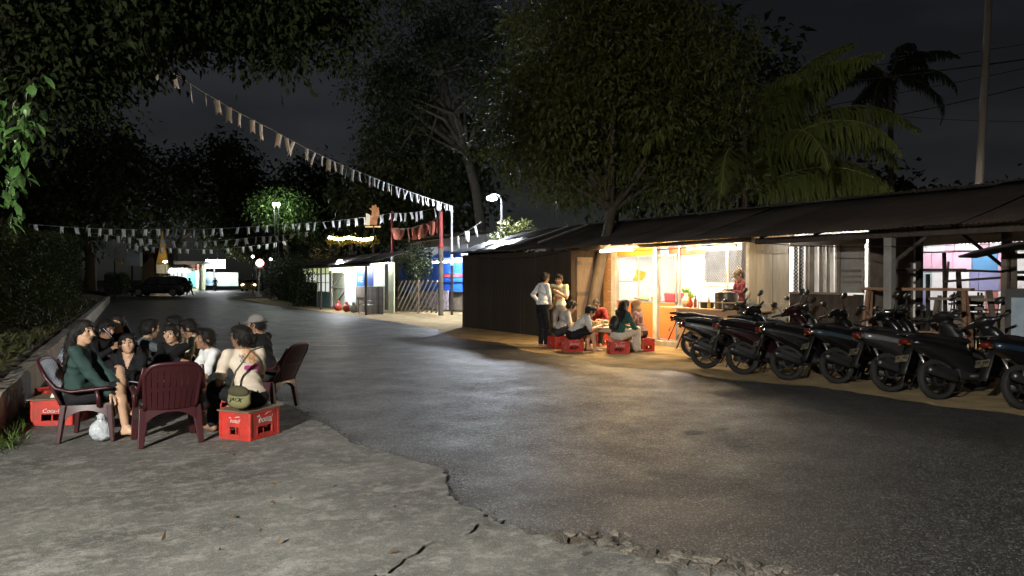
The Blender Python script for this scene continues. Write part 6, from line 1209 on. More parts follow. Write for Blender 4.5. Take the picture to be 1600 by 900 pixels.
def remat(o, i, m): 
    if i < len(o.material_slots): o.material_slots[i].link = 'OBJECT'; o.material_slots[i].material = m
for b_, ((x, y), hd, le, bm_, sm_, rm_, lb) in zip(bikes, SPOTS):
    b_.location = (x, y, .006); b_.rotation_euler = (R(le), 0, R(hd+random.uniform(-5, 5))); sc_b = random.uniform(.96, 1.06); b_.scale = (sc_b, sc_b, sc_b*random.uniform(.97, 1.04)); tag(b_, lb, 'scooter', 'scooters parked in a row before the market')
    for ch in b_.children:
        nm = ch.name.split('.')[0]
        if nm in ('body_cowl', 'front_shield', 'front_mudguard', 'handlebar_cover'): remat(ch, 0, bm_)
        for g_ in ch.children:
            if g_.name.startswith('side_stripe'): remat(g_, 0, sm_)
            if g_.name.split('.')[0] in ('rim', 'spokes'): remat(g_, 0, rm_)

# ------------------------------------------------------------------ cars
M_CARG = mat('dark_car_glass', (.012, .013, .015), .08, var=0, bump=0, coat=.5)
def car(label, loc, rz, paint, L=4.7, W=1.85, H=1.78, lit=False):
    t = thing('parked_car', label, 'car', loc, rz); k = L/4.7
    def ring(x, z0, z1, w, n=3): return [(x, -w, z0), (x, -w*1.02, (z0+z1)/2), (x, -w*.94, z1), (x, 0, z1+.02), (x, w*.94, z1), (x, w*1.02, (z0+z1)/2), (x, w, z0)]
    w = W/2; q = MB(); q.loft([ring(-2.3*k, .45, .80, w*.86), ring(-2.2*k, .30, .98, w*.95), ring(-1.5*k, .27, 1.03, w), ring(0, .25, 1.02, w), ring(.95*k, .26, 1.04, w), ring(1.9*k, .27, .98, w*.97), ring(2.3*k, .32, .82, w*.86), ring(2.37*k, .42, .65, w*.76)]); bo = q.build('body', paint, t, smooth=True, angle=45)
    q = MB(); q.loft([ring(-2.18*k, .98, 1.06, w*.90), ring(-1.98*k, 1.0, H-.10, w*.82), ring(-1.5*k, 1.0, H, w*.80), ring(0, 1.0, H+.01, w*.81), ring(.5*k, 1.0, H-.06, w*.81), ring(1.28*k, 1.0, 1.06, w*.88)]); q.build('cabin', paint, t, smooth=True, angle=45)
    for s_ in (-1, 1):
        for (a, b_) in ((-1.9, -1.15), (-1.08, -.2), (-.12, .78)):
            sl = .35 if b_ > .5 else 0; q = MB(); y = s_*w*.94; q.add([(a*k, y, 1.08), (b_*k, y, 1.08), ((b_-sl)*k, s_*w*.845, H-.13), ((a+(.12 if a < -1.5 else 0))*k, s_*w*.845, H-.13)], [(0, 1, 2, 3)]); q.v = [(x, yy+s_*.022, z) for x, yy, z in q.v]; g = [[q.v[0], q.v[1]], [q.v[3], q.v[2]]]; q2 = MB(); q2.sheet(g, .012); q2.build('side_window', M_CARG, t)
        for x in (-.3, .6): q = MB(); q.box((x*k, s_*w*1.03, .93), (.2, .03, .04)); q.build('door_handle', M_STEEL, t)
        q = MB(); q.box((.85*k, s_*(w+.1), 1.12), (.1, .2, .14)); q.build('wing_mirror', paint, t, bevel=.03)
        for x in (-1.42*k, 1.45*k):
            q = MB(); q.lathe([(.25, -.11), (.34, -.12), (.37, -.06), (.37, .06), (.34, .12), (.25, .11)], 24, (x, s_*(w-.1), .37), rot=rotm(90, 0, 0)); wh = q.build('wheel', M_TYRE, t, smooth=True, angle=45); q = MB(); q.lathe([(.26, -.02), (.25, .03), (.24, -.03)], 20, (x, s_*(w+.005), .37), rot=rotm(90, 0, 0))
            for j in range(6): a = 6.283*j/6; q.beam((x, s_*(w+.01), .37), (x+math.cos(a)*.24, s_*(w+.01), .37+math.sin(a)*.24), .05, .03, up=(0, 1, 0))
            q.build('rim', M_RIMS, wh)
        q = MB(); q.box((2.2*k, s_*w*.72, .80), (.2, .34, .15), rot=rotm(0, 0, -14*s_)); q.build('headlight', glow('car_headlight_on', (1., .82, .5), 30.) if lit else M_LENS, t, bevel=.03)
        q = MB(); q.box((-2.2*k, s_*w*.84, .92), (.18, .16, .26)); q.build('tail_light', M_TAIL, t, bevel=.03)
    q = MB(); q.sheet([[(1.26*k, -w*.8, 1.1), (1.26*k, w*.8, 1.1)], [(.56*k, -w*.72, H-.1), (.56*k, w*.72, H-.1)]], .02); q.v = [(x+.03, y, z+.02) for x, y, z in q.v]; q.build('windscreen', M_CARG, t); q = MB(); q.sheet([[(-2.19*k, -w*.78, 1.1), (-2.19*k, w*.78, 1.1)], [(-2.0*k, -w*.7, H-.16), (-2.0*k, w*.7, H-.16)]], .02); q.v = [(x-.03, y, z+.02) for x, y, z in q.v]; q.build('rear_window', M_CARG, t)
    q = MB(); q.box((2.36*k, 0, .5), (.06, .5, .12)); q.build('number_plate', M_PLATE, t); q = MB(); q.box((2.33*k, 0, .68), (.08, .9, .12)); q.build('grille', M_BLACKM, t, bevel=.01)
    for s_ in (-.6, .6): q = MB(); q.beam((-1.7*k, s_, H+.05), (.4*k, s_, H+.04), .04, .04); q.build('roof_rail', M_STEEL, t)
    return t
car('black sport utility car parked side-on at the end of the hedge', tuple(gnd(250, 462.5))[:2]+(.004,), R(180-31+3), M_PBLK, L=4.9)
car('far car facing the camera with amber headlights on beyond the lantern', tuple(dep(393, 448, 92))[:2]+(.004,), R(-112), mat('yellow_car_paint', (.45, .32, .08), .3, var=.05, bump=0, coat=.5), L=4.1, H=1.5, lit=True)

# ------------------------------------------------------------------ plastic chairs and crates
M_MAROON = mat('maroon_plastic', (.040, .007, .010), .42, var=.10, scale=5, bump=.03); M_CRATE = mat('red_crate_plastic', (.50, .035, .025), .5, var=.25, scale=7, bump=.12, dirt=(.20, .05, .035), dirt_scale=9, dirt_amt=.75); M_LET = mat('white_print', (.55, .53, .50), .6, var=.4, scale=30, bump=0)
def chair(label, loc, face):
    t = thing('plastic_chair', label, 'chair', loc, R(face), 'maroon plastic chairs')
    q = MB(); q.sheet([[(x*(1-.06*j/5), -.22+.46*j/5, .335+.035*j/5-.02*math.cos(x*6)-.012*math.sin(j/5*math.pi)) for x in np.linspace(-.235, .235, 7)] for j in range(6)], .016); q.build('seat', M_MAROON, t, smooth=True, angle=50)
    def bp(u, v):   # backrest surface: u across -1..1, v up 0..1
        wv = .215+.035*v-.05*max(0, v-.82)/.18*abs(u)**3; return (u*wv, -.215-.20*v+.05*(1-u*u)*0-.035*(1-u*u), .34+.45*v-.035*max(0, v-.6)/.4*abs(u)**3)
    ns = 9; be = MB()
    rim = [bp(-1, v) for v in np.linspace(0, .93, 8)]+[bp(u, 1) for u in np.linspace(-.86, .86, 9)]+[bp(1, v) for v in np.linspace(.93, 0, 8)]
    q = MB(); q.tube(rim, .021, 8, flat=.75); ba = q.build('backrest', M_MAROON, t, smooth=True)
    for k in range(ns):
        u0 = -.98+1.96*k/ns+.012; u1 = -.98+1.96*(k+1)/ns-.012; q = MB(); q.sheet([[bp(u0+(u1-u0)*i/2, v) for i in range(3)] for v in np.linspace(.02, .97, 7)], .012); q.build('slat', M_MAROON, ba, smooth=True, angle=50)
    q = MB(); q.sheet([[bp(u, v) for u in np.linspace(-.98, .98, 7)] for v in (.42, .5)], .017); q.build('cross_band', M_MAROON, ba, smooth=True, angle=50)
    q = MB(); q.sheet([[bp(u, v) for u in np.linspace(-.98, .98, 7)] for v in (.86, .97)], .017); q.build('top_band', M_MAROON, ba, smooth=True, angle=50)
    for s_ in (-1, 1):
        q = MB(); q.tube([(s_*.245, -.40, .76), (s_*.262, -.335, .63), (s_*.275, -.25, .53), (s_*.285, -.12, .495), (s_*.285, .05, .51), (s_*.28, .19, .525), (s_*.275, .235, .52)], [.018, .024, .028, .030, .030, .028, .022], 8, flat=.55); q.build('armrest', M_MAROON, t, smooth=True)
        q = MB(); q.beam((s_*.238, .205, .36), (s_*.268, .232, 0), .085, .05, up=(0, 1, 0), w2=.05, h2=.035); q.build('leg', M_MAROON, t, bevel=.006)
        q = MB(); q.beam((s_*.225, -.195, .36), (s_*.262, -.238, 0), .085, .05, up=(0, 1, 0), w2=.05, h2=.035); q.build('leg', M_MAROON, t, bevel=.006)
        q = MB(); q.sheet([[(s_*.236, -.22+.44*i/8, .355-.0*i), (s_*.246, -.22+.44*i/8, .355-.05-.12*(abs(i-4)/4)**2.2)] for i in range(9)], .014); q.build('side_apron', M_MAROON, t, smooth=True, angle=50)
        q = MB(); q.tube([(s_*.284, .1, .50), (s_*.262, .12, .34)], [.02, .026], 8); q.build('arm_support', M_MAROON, t, smooth=True)
    q = MB(); q.sheet([[(-.225+.45*i/8, .235, .365), (-.225+.45*i/8, .245, .365-.04-.09*(abs(i-4)/4)**2.2)] for i in range(9)], .014); q.build('front_apron', M_MAROON, t, smooth=True, angle=50)
    q = MB(); q.sheet([[(-.215+.43*i/8, -.222, .36), (-.215+.43*i/8, -.235, .36-.04-.09*(abs(i-4)/4)**2.2)] for i in range(9)], .014); q.build('rear_apron', M_MAROON, t, smooth=True, angle=50)
    return t
CW, CD_, CH = .40, .37, .27
def crate(label, loc, face, text='botol', group='red bottle crates used as seats', board=True):
    t = thing('bottle_crate', label, 'crate', loc, R(face), group)
    for k, (w, off, ang) in enumerate(((CW, -CD_/2, 0), (CD_, CW/2, 90), (CW, CD_/2, 180), (CD_, -CW/2, 270))):
        rz = rotm(0, 0, ang); o_ = np.array((0, -abs(off), 0)); hx0, hx1, hz0, hz1 = (-.10, .10, .05, .12) if w == CW else (-.055, .055, .05, .12)
        q = MB()
        for (a, b_) in (((-w/2, -.006, 0), (hx0, .006, CH)), ((hx1, -.006, 0), (w/2, .006, CH)), ((hx0, -.006, 0), (hx1, .006, hz0)), ((hx0, -.006, hz1), (hx1, .006, CH))): q.b2(a, b_)
        for (a, b_) in (((-w/2, -.012, 0), (w/2, -.0061, .022)), ((-w/2, -.012, CH-.022), (w/2, -.0061, CH)), ((hx0-.012, -.011, hz0-.012), (hx0, -.0061, hz1+.012)), ((hx1, -.011, hz0-.012), (hx1+.012, -.0061, hz1+.012)), ((-w/2, -.012, .022), (-w/2+.02, -.0061, CH-.022)), ((w/2-.02, -.012, .022), (w/2, -.0061, CH-.022))): q.b2(a, b_)
        q.v = [tuple(rz @ (np.array(p)+o_)) for p in q.v]; p_ = q.build('side_panel', M_CRATE, t)
        if text:
            X = rz @ np.array((1., 0, 0)); N = rz @ np.array((0, -1., 0)); c_ = rz @ (o_+np.array((0, -.0075, .19))); sz = .088 if w == CW else .055
            if text == 'C': text_mesh('Coca-Cola', .062, frame4(rz @ (o_+np.array((.04, -.0075, .155))), X, (0, 0, 1), N), 'lettering', M_LET, p_, ext=.001, shear=.35)
            else:
                text_mesh(text, sz, frame4(c_-np.array((0, 0, .008)), X, (0, 0, 1), N), 'lettering', M_LET, p_, ext=.001, shear=.45); text_mesh('teh', sz*.38, frame4(c_-X*sz*1.05+np.array((0, 0, sz*.38)), X, (0, 0, 1), N), 'lettering', M_LET, p_, ext=.001, shear=.3); text_mesh('sosro', sz*.24, frame4(c_+X*sz*.9-np.array((0, 0, sz*.42)), X, (0, 0, 1), N), 'lettering', M_LET, p_, ext=.001, shear=.3)
                q = MB(); q.prism([(-.1*sz, .36*sz), (.5*sz, .52*sz), (1.2*sz, .60*sz), (1.2*sz, .72*sz), (.45*sz, .64*sz)], 0, .0012, M=lambda p: c_+X*p[0]+np.array((0, 0, 1.))*p[1]+N*p[2]); q.build('swoosh', M_LET, p_)
    q = MB(); q.b2((-CW/2+.01, -CD_/2+.01, CH-.03), (CW/2-.01, CD_/2-.01, CH-.018)); q.b2((-.005, -CD_/2+.01, .02), (.005, CD_/2-.01, CH-.03)); q.b2((-CW/2+.01, -.005, .02), (-.006, .005, CH-.03)); q.b2((.006, -.005, .02), (CW/2-.01, .005, CH-.03)); q.build('inner_grid', M_CRATE, t)
    for sx in (-1, 1):
        for sy in (-1, 1): q = MB(); q.lathe([(.018, .001), (.018, CH-.001)], 10, (sx*(CW/2-.004), sy*(CD_/2-.004), 0)); q.build('corner_post', M_CRATE, t, smooth=True, angle=40)
    return t
M_BOARD = mat('pressed_board', (.16, .11, .07), .8, var=.25, scale=6, bump=.2)
def seat_board(label, loc, face, w=.46, d=.40):
    q = MB(); q.box((0, 0, .007), (w, d, .014)); o = q.build('seat_board', M_BOARD); o.location = (loc[0], loc[1], loc[2]+CH+.001); o.rotation_euler = (0, 0, R(face)); return tag(o, label, 'board', 'boards on the crates')
Zc = .031

# ------------------------------------------------------------------ the group on the apron
def fa(th): return -31-th          # 0 = away from the camera, 90 = to the right, 180 = towards it, 270 = to the left
def at(px, d): p = dep(px, 450, d); return (p.x, p.y, Zc)
chair('low maroon plastic armchair at the left, holding the woman in green', (.20, 8.36, Zc), -107)
chair('empty maroon plastic armchair in the centre, its back to the camera', (.80, 7.80, Zc), 2)
c12 = at(418, 8.85); chair('maroon plastic armchair at the right behind the crate, under the man in the grey cap', c12, fa(283))
CR1 = (1.53, 7.63, Zc); crate('red bottle crate with white script at the front right of the group', CR1, 36); seat_board('thin brown board on the front right red crate', CR1, 36)
CR2 = (-.10, 9.42, Zc); crate('red bottle crate at the far left beside the kerb, partly behind the chair', CR2, -24, 'C'); seat_board('pale thin board with tissue on the left red crate by the kerb', CR2, -20, .5, .42)
q = MB(); q.add([(-.07, -.04, 0), (.06, -.05, 0), (.07, .05, 0), (-.06, .05, 0), (-.02, -.01, .13), (.03, .01, .11)], [(0, 1, 4), (1, 2, 5), (2, 3, 4, 5), (3, 0, 4), (1, 5, 4), (0, 3, 2, 1)]); o = q.build('tissue', mat('tissue_paper', (.75, .72, .6), .9, bump=.4, bscale=30)); o.location = (CR2[0]-.02, CR2[1]-.05, Zc+CH+.016); tag(o, 'crumpled white tissue on the board of the left crate', 'tissue')
hid = []
def hidden_crate(who, p, f, k=.8): c_ = crate('red bottle crate under '+who, p, f, None); c_.scale = (.9, .9, k); hid.append(c_)
TEEW = cloth('white_tee', (.72, .73, .74)); CREAM = cloth('cream_tee', (.56, .48, .39), var=.06); GRN = cloth('bottle_green_knit', (.028, .055, .050), bscale=220); BLK = cloth('black_cloth', (.012, .012, .014)); BLK2 = cloth('charcoal_cloth', (.03, .031, .034)); GRYJ = cloth('grey_jacket', (.10, .115, .125)); PAT = cloth('blue_grey_batik', (.26, .30, .36), var=.75, scale=16); BEIG = cloth('beige_shirt', (.42, .36, .28)); WGRN = cloth('white_green_shirt', (.55, .60, .50), var=.2, scale=4); CAPW = cloth('white_cap', (.62, .60, .54)); CAPG = cloth('grey_cap', (.20, .19, .185)); DENIM = cloth('dark_denim', (.03, .035, .05))
PINKP = cloth('magenta_print', (.36, .05, .20)); ORGP = cloth('faded_orange_print', (.62, .36, .20), var=.5, scale=30); GRYP = cloth('grey_print', (.22, .21, .20), var=.8, scale=40)
G1 = 'friends sitting on the concrete apron'
# 1 woman in green, on the left chair
person('woman in dark green sweater sitting in the left maroon chair, smiling', (.06, 8.40, Zc), -107, .415, lean=-6, hunch=14, head=(-22, 2, -4), hands=((.04, .40, .46), (.20, .44, .32)), feet=((.06, .42, .30), (.13, .46, .10)), knee=((-.1, 1, .7), (.1, .6, 1)), skin=0, top=GRN, bottom=BLK, legs='shorts', hair='long', female=True, curl=(.9, .8), elbow=((-.6, -.3, -.5), (.5, -.5, -.4)), group=G1, s=1.0)
# 2 white cap
p = at(88, 9.1); hidden_crate('the person in the white cap', p, 20); person('person in white cap and patterned blue grey shirt behind the woman in green', p, fa(60), .32, lean=16, hunch=14, head=(-5, -12, 0), hands=((-.12, .38, .42), (.12, .38, .42)), top=PAT, bottom=BLK2, hair='cap', s=.95, cap_col=CAPW, group=G1, skin=1)
# 3 dark person with glowing phone
p = at(143, 9.6); hidden_crate('the dark clothed phone user', p, 10); p3 = person('dark clothed person holding a glowing phone behind the woman in green', p, fa(95), .32, lean=10, hunch=12, head=(-10, -14, 0), hands=((.02, .36, .68), (.14, .36, .66)), top=BLK, bottom=BLK, hair='short', group=G1, skin=1, curl=(1., 1.))
# 4 girl at the back
p = at(188, 10.1); hidden_crate('the girl at the back with long hair', p, 0); person('girl with long black hair and dark top at the back of the group', p, fa(165), .34, lean=8, hunch=8, head=(-8, 0, 0), hands=((-.1, .3, .5), (.1, .3, .5)), top=BLK, bottom=BLK, hair='long', female=True, group=G1, skin=0, s=1.0)
# 5 v-neck woman
p = at(204, 8.95); person('smiling woman in black v-neck top with a phone in her hand', p, fa(165), .19, lean=10, hunch=6, head=(12, 4, 5), hands=((-.02, .40, .42), (-.16, .38, .42)), feet=((-.16, .52, .07), (.12, .54, .07)), top=BLK, bottom=BLK, hair='long', female=True, group=G1, skin=0, open_neck=True, curl=(.9, .7), palm=((0, 0, 1), (0, .3, 1)), s=.98)
# 6 grey jacket man reaching across
p = at(210, 9.4); hidden_crate('the man in the grey sleeved jacket', p, 15); person('man in dark jacket with grey sleeves seen from behind, reaching across the table', p, fa(68), .32, lean=12, hunch=8, head=(28, -4, 0), hands=((.05, .42, .56), (.26, .52, .62)), top=GRYJ, bottom=BLK, hair='short', group=G1, skin=0, curl=(.3, .2), palm=((0, 0, 1), (0, 0, 1)), elbow=((-.6, -.4, -.5), (.8, -.1, .0)), s=1.0)
# 7 woman whose face shows over the reaching hand
p = at(276, 9.3); hidden_crate('the woman half hidden by hands', p, 0); person('woman in black, face half hidden behind the reaching hand', p, fa(182), .28, lean=8, hunch=8, head=(0, -2, 0), hands=((.16, .30, .58), (-.18, .28, .56)), top=BLK, bottom=BLK, hair='bun', female=True, group=G1, skin=0, elbow=((-.9, .1, .1), (.9, .1, .1)), s=.98)
# 8, 9 two men at the back right
p = at(296, 10.5); hidden_crate('the man in the beige shirt', p, 0); person('man in beige shirt at the back looking left', p, fa(245), .32, lean=12, hunch=8, head=(6, -10, 0), hands=((-.1, .34, .5), (.1, .34, .5)), top=BEIG, sleeve='short', bottom=DENIM, hair='short', group=G1, skin=1)
p = at(324, 10.1); hidden_crate('the man in the white and green shirt', p, 8); person('man in white and green shirt bending his head beside the beige shirt', p, fa(262), .31, lean=16, hunch=8, head=(0, -22, 0), hands=((-.1, .38, .48), (.1, .38, .48)), top=WGRN, sleeve='short', bottom=DENIM, hair='short', group=G1, skin=1)
# 10 boy in white tee
p = at(358, 8.9); hidden_crate('the boy in the white tee', p, -10); person('boy in white tee leaning forward to the table, looking left', p, fa(232), .30, lean=26, hunch=8, head=(8, 4, 0), hands=((.02, .46, .40), (-.02, .48, .38)), top=TEEW, sleeve='short', bottom=BLK2, legs='shorts', hair='short', group=G1, skin=2, elbow=((-.7, -.1, -.5), (.7, -.1, -.5)))
# 11 man in cream tee on the front crate
BX = lambda *a: a
person('man in cream printed tee sitting on the front right red crate, back to the camera', (1.53, 7.64, Zc), fa(318), .385, lean=14, hunch=8, head=(30, 6, 0), hands=((-.12, .40, .44), (.10, .42, .46)), feet=((-.20, .46, .075), (.10, .44, .075)), top=CREAM, sleeve='short', bottom=BLK, hair='short', group=G1, skin=2, s=.98,
       paint=[((.03, -.13, .06), (.075, .1, .10), ORGP, 0), ((.035, -.13, .0), (.05, .1, .035), GRYP, 0), ((-.05, -.13, .03), (.03, .1, .05), GRYP, 0), ((.03, -.13, -.07), (.085, .1, .020), PINKP, 1)])
# 12 man in grey cap on the right chair
person('man in grey cap and black jacket in the right maroon chair', (c12[0], c12[1], Zc), fa(283), .44, lean=8, hunch=10, head=(8, -6, 0), hands=((-.1, .36, .46), (.12, .36, .46)), top=BLK, bottom=BLK2, hair='cap', cap_col=CAPG, group=G1, skin=1, s=.95)
# low table in the middle with cups
tb = at(262, 8.75); t = thing('low_table', 'low dark red plastic table in the middle of the group', 'table', tb, R(-20)); part('top', M_MAROON, t, ((-.32, -.24, .36), (.32, .24, .39)), bevel=.012)
for sx in (-1, 1):
    for sy in (-1, 1): q = MB(); q.beam((sx*.26, sy*.18, .36), (sx*.29, sy*.21, 0), .05, .05); q.build('leg', M_MAROON, t)
def cup(label, loc, m, h=.12, r=.036, grp=None): q = MB(); q.lathe([(r*.72, 0), (r*.8, .004), (r, h), (r*.95, h), (r*.7, .006)], 14, loc); o = q.build('cup', m, smooth=True, angle=40); return tag(o, label, 'cup', grp)
M_ICETEA = mat('iced_tea', (.35, .13, .03), .2, var=.1, bump=0); M_MILK = mat('milky_drink', (.65, .52, .36), .3, var=.1, bump=0)
cup('glass of iced tea on the low table nearest the boy', (tb[0]+.12, tb[1]-.1, Zc+.391), M_ICETEA); cup('milky drink on the low table by the woman in black', (tb[0]-.14, tb[1]+.02, Zc+.391), M_MILK)
# phones, watch, bags
def phone(label, loc, rot, lit=0., col=(.8, .9, 1.)):
    t = thing('phone', label, 'phone', loc); t.rotation_euler = tuple(R(a) for a in rot); q = MB(); q.box((0, 0, 0), (.075, .155, .009)); q.build('case', M_PMAT, t, bevel=.003); q = MB(); q.box((0, 0, .0052), (.068, .146, .0012)); q.build('screen', glow('phone_screen_%d' % int(lit*10), col, lit) if lit else M_CARG, t); return t
pp = dep(167, 520, 9.45); phone('phone with glowing white violet screen in the dark person\'s hands', tuple(pp), (50, 0, 95), 2., (.8, .75, 1.)); pp = dep(213, 598, 8.30); phone('pale phone held flat by the smiling woman in black', tuple(pp), (8, 5, 55), .35, (1., .85, .95))
o = bag('white plastic bag on the ground under the left maroon chair', tuple(gnd(157, 689, .036))[:2]+(.037,), .23, (.42, .45, .48), 9)
sbg = thing('shoulder_bag', 'olive shoulder bag with dark lettering hanging at the cream tee man\'s side', 'bag', (0, 0, 0)); pb = dep(374, 619, 7.06); sbg.location = pb; sbg.rotation_euler = (0, R(4), R(-42)); M_OLV = mat('olive_canvas', (.17, .16, .07), .8, var=.12, bump=.15, bscale=90)
V, Q, L_ = sdf_mesh([ell((0, 0, -.005), (.115, .055, .105), None, 0, .03), ell((0, 0, -.055), (.115, .058, .065), None, 0, .03)], .014); np_obj('body', V, Q, M_OLV, sbg, smooth=True); V, Q, L_ = sdf_mesh([ell((0, -.018, .045), (.108, .050, .062), None, 0, .02)], .012); np_obj('flap', V, Q, cloth('dark_olive', (.06, .055, .03)), sbg, smooth=True); text_mesh('JACK', .055, frame4((0, -.0625, -.025), (1, 0, 0), (0, 0, 1), (0, -1, 0)), 'lettering', M_BLACKM, sbg, ext=.003, shear=.2)
q = MB(); q.tube([(-.1, 0, .05), (-.09, .06, .22), (.0, .16, .42), (.1, .22, .47)], .012, 6, flat=.4); q.build('strap', cloth('dark_olive', (.06, .055, .03)), sbg, smooth=True)
for i, (px, py, d) in enumerate([(224, 640, 7.15), (310, 622, 7.2)]):
    V, Q, L_ = sdf_mesh([ell((0, 0, 0), (.075, .10, .095), None, 0, .04), ell((.01, -.02, -.07), (.085, .09, .06), None, 0, .05), ell((0, .03, .06), (.05, .12, .03), None, 0, .04)], .013, wrinkle={0: .006}); o = np_obj('hanging_bag', V, Q, mat('black_nylon', (.018, .02, .02), .45, bump=.25, bscale=30), smooth=True); o.location = dep(px, py, d); o.rotation_euler = (0, 0, R(8)); tag(o, ['black bag slung over the left arm of the empty centre chair', 'black bag slung over the right arm of the empty centre chair'][i], 'bag', 'black bags on the centre chair')

# ------------------------------------------------------------------ the customers at the stall
G2 = 'customers eating in front of the stall'; Zs = .006
CRA = (9.42, 13.12, Zs); crate('red bottle crate under the man in black shorts at the stall', CRA, -22, 'botol', 'red crates at the stall'); CRB = (10.02, 12.28, Zs); crate('red bottle crate under the woman with the backpack', CRB, -28, 'botol', 'red crates at the stall'); CRC = (10.80, 12.42, Zs); crate('red bottle crate under the woman in the tan headscarf', CRC, 10, None, 'red crates at the stall'); CRD = (9.62, 13.95, Zs); crate('red bottle crate hidden behind the man in black shorts', CRD, 0, None, 'red crates at the stall'); CRE = (10.85, 14.05, Zs); crate('red bottle crate under the man in the red shirt', CRE, 0, None, 'red crates at the stall')
WLS = cloth('white_long_sleeve', (.66, .66, .66)); YT = cloth('pale_yellow_tee', (.70, .62, .42)); GT = cloth('light_grey_tee', (.50, .48, .46)); GT2 = cloth('mid_grey_tee', (.38, .36, .34)); REDS = cloth('red_polo', (.26, .035, .035)); MAR = cloth('maroon_shirt', (.085, .014, .020)); GJ = cloth('green_jacket', (.03, .085, .07)); BPT = cloth('beige_trousers', (.58, .50, .40)); TAN = cloth('tan_headscarf', (.42, .25, .13)); ROSE = cloth('rose_top', (.48, .26, .22)); CAPB = cloth('brown_cap', (.06, .042, .03)); GPT = cloth('grey_trousers', (.28, .25, .22)); DPT = cloth('dark_brown_trousers', (.05, .038, .03))
person('standing man in white long-sleeved top and black trousers, hands on hips', (9.38, 14.25, Zs), fa(62), .945, lean=4, head=(10, -6, 0), hands=((-.20, .04, 1.02), (.20, .08, 1.02)), feet=((-.10, .02, .085), (.11, .04, .085)), elbow=((-1, -.5, 0), (1, -.5, 0)), knee=((0, 1, .1), (0, 1, .1)), top=WLS, bottom=BLK, shoes=skinmat(1), hair='short', group=G2, skin=1, s=1.05)
person('standing man in pale printed tee looking at his phone', (9.98, 14.42, Zs), fa(205), .93, lean=2, head=(8, -14, 0), hands=((-.04, .22, 1.28), (.10, .24, 1.14)), feet=((-.10, .0, .085), (.12, .05, .085)), elbow=((-.6, -.2, -.8), (.6, -.2, -.8)), knee=((0, 1, .1), (0, 1, .1)), top=YT, sleeve='short', bottom=GPT, shoes=M_SOLE, hair='short', group=G2, skin=1, s=1.04, curl=(1., .8), paint=[((0, .12, .02), (.08, .1, .07), cloth('brown_print', (.30, .20, .10), var=.7, scale=40), 0), ((0, .12, -.16), (.09, .1, .04), cloth('rust_print', (.42, .16, .08), var=.6, scale=40), 0)])
phone('phone in the hands of the standing man in the pale tee', tuple(dep(862, 466, 17.15)), (60, 0, 150), 0)
person('man in light grey tee and black shorts bending over the table', (9.42, 13.12, Zs), fa(80), .37, lean=34, hunch=10, head=(0, -30, 0), hands=((.0, .56, .56), (.14, .54, .54)), feet=((-.14, .40, .075), (.14, .48, .075)), top=GT, sleeve='short', bottom=BLK, legs='shorts', hair='short', group=G2, skin=0, s=1.05, curl=(.8, .8))
person('man in darker grey tee half hidden behind the bending man', (9.62, 13.95, Zs), fa(95), .38, lean=28, head=(0, -24, 0), hands=((-.1, .48, .52), (.1, .48, .52)), top=GT2, sleeve='short', bottom=BLK2, hair='short', group=G2, skin=0, s=1.04)
person('man in red polo with cropped hair eating behind the table', (10.85, 14.05, Zs), fa(195), .44, lean=22, hunch=12, head=(0, -34, 0), hands=((-.10, .46, .62), (.12, .44, .60)), top=REDS, sleeve='short', bottom=DPT, hair='crop', group=G2, skin=1, s=1.03, curl=(.9, .9))
person('woman with long black hair and green jacket on the red crate', (10.02, 12.28, Zs), fa(55), .38, lean=16, head=(-10, -6, 0), hands=((.02, .42, .50), (.16, .44, .46)), feet=((-.06, .42, .085), (.12, .44, .085)), top=GJ, bottom=BPT, legs='wide', shoes=M_POSTW, hair='long', female=True, group=G2, skin=0, s=1.03)
person('woman in tan headscarf and rose top holding a cup beside the stall post', (10.80, 12.42, Zs), fa(300), .39, lean=12, head=(12, -12, 0), hands=((-.06, .34, .66), (.08, .32, .62)), feet=((-.1, .42, .085), (.1, .42, .085)), top=ROSE, bottom=DPT, shoes=M_POSTW, hair='scarf', cap_col=TAN, female=True, group=G2, skin=0)
person('cook in maroon shirt and brown cap behind the counter', (12.62, 11.15, .122), fa(262), .93, lean=10, head=(6, -20, 0), hands=((-.10, .36, 1.22), (.14, .34, 1.20)), feet=((-.1, 0, .085), (.1, .02, .085)), knee=((0, 1, .1), (0, 1, .1)), top=MAR, bottom=DPT, shoes=M_SOLE, hair='cap', cap_col=CAPB, group=None, skin=1, s=1.02)
bpk = thing('backpack', 'black backpack on the back of the woman in the green jacket', 'backpack', (0, 0, 0)); bp0 = Vector((10.02, 12.28, 0)); fd = Vector((-math.sin(R(fa(55))), math.cos(R(fa(55))), 0)); bpk.location = bp0-fd*.10+Vector((0, 0, .66)); bpk.rotation_euler = (R(-10), 0, R(fa(55)))
V, Q, L_ = sdf_mesh([ell((0, -.02, 0), (.125, .06, .165), None, 0, .03), ell((0, -.05, -.06), (.10, .035, .085), None, 0, .03), ell((0, -.02, -.1), (.12, .06, .06), None, 0, .03)], .015, wrinkle={0: .006}); np_obj('body', V, Q, mat('black_nylon', (.018, .02, .02), .45, bump=.25, bscale=30), bpk, smooth=True); q = MB(); q.box((0, -.115, -.06), (.14, .006, .02)); q.build('pocket_zip', M_STEEL, bpk)
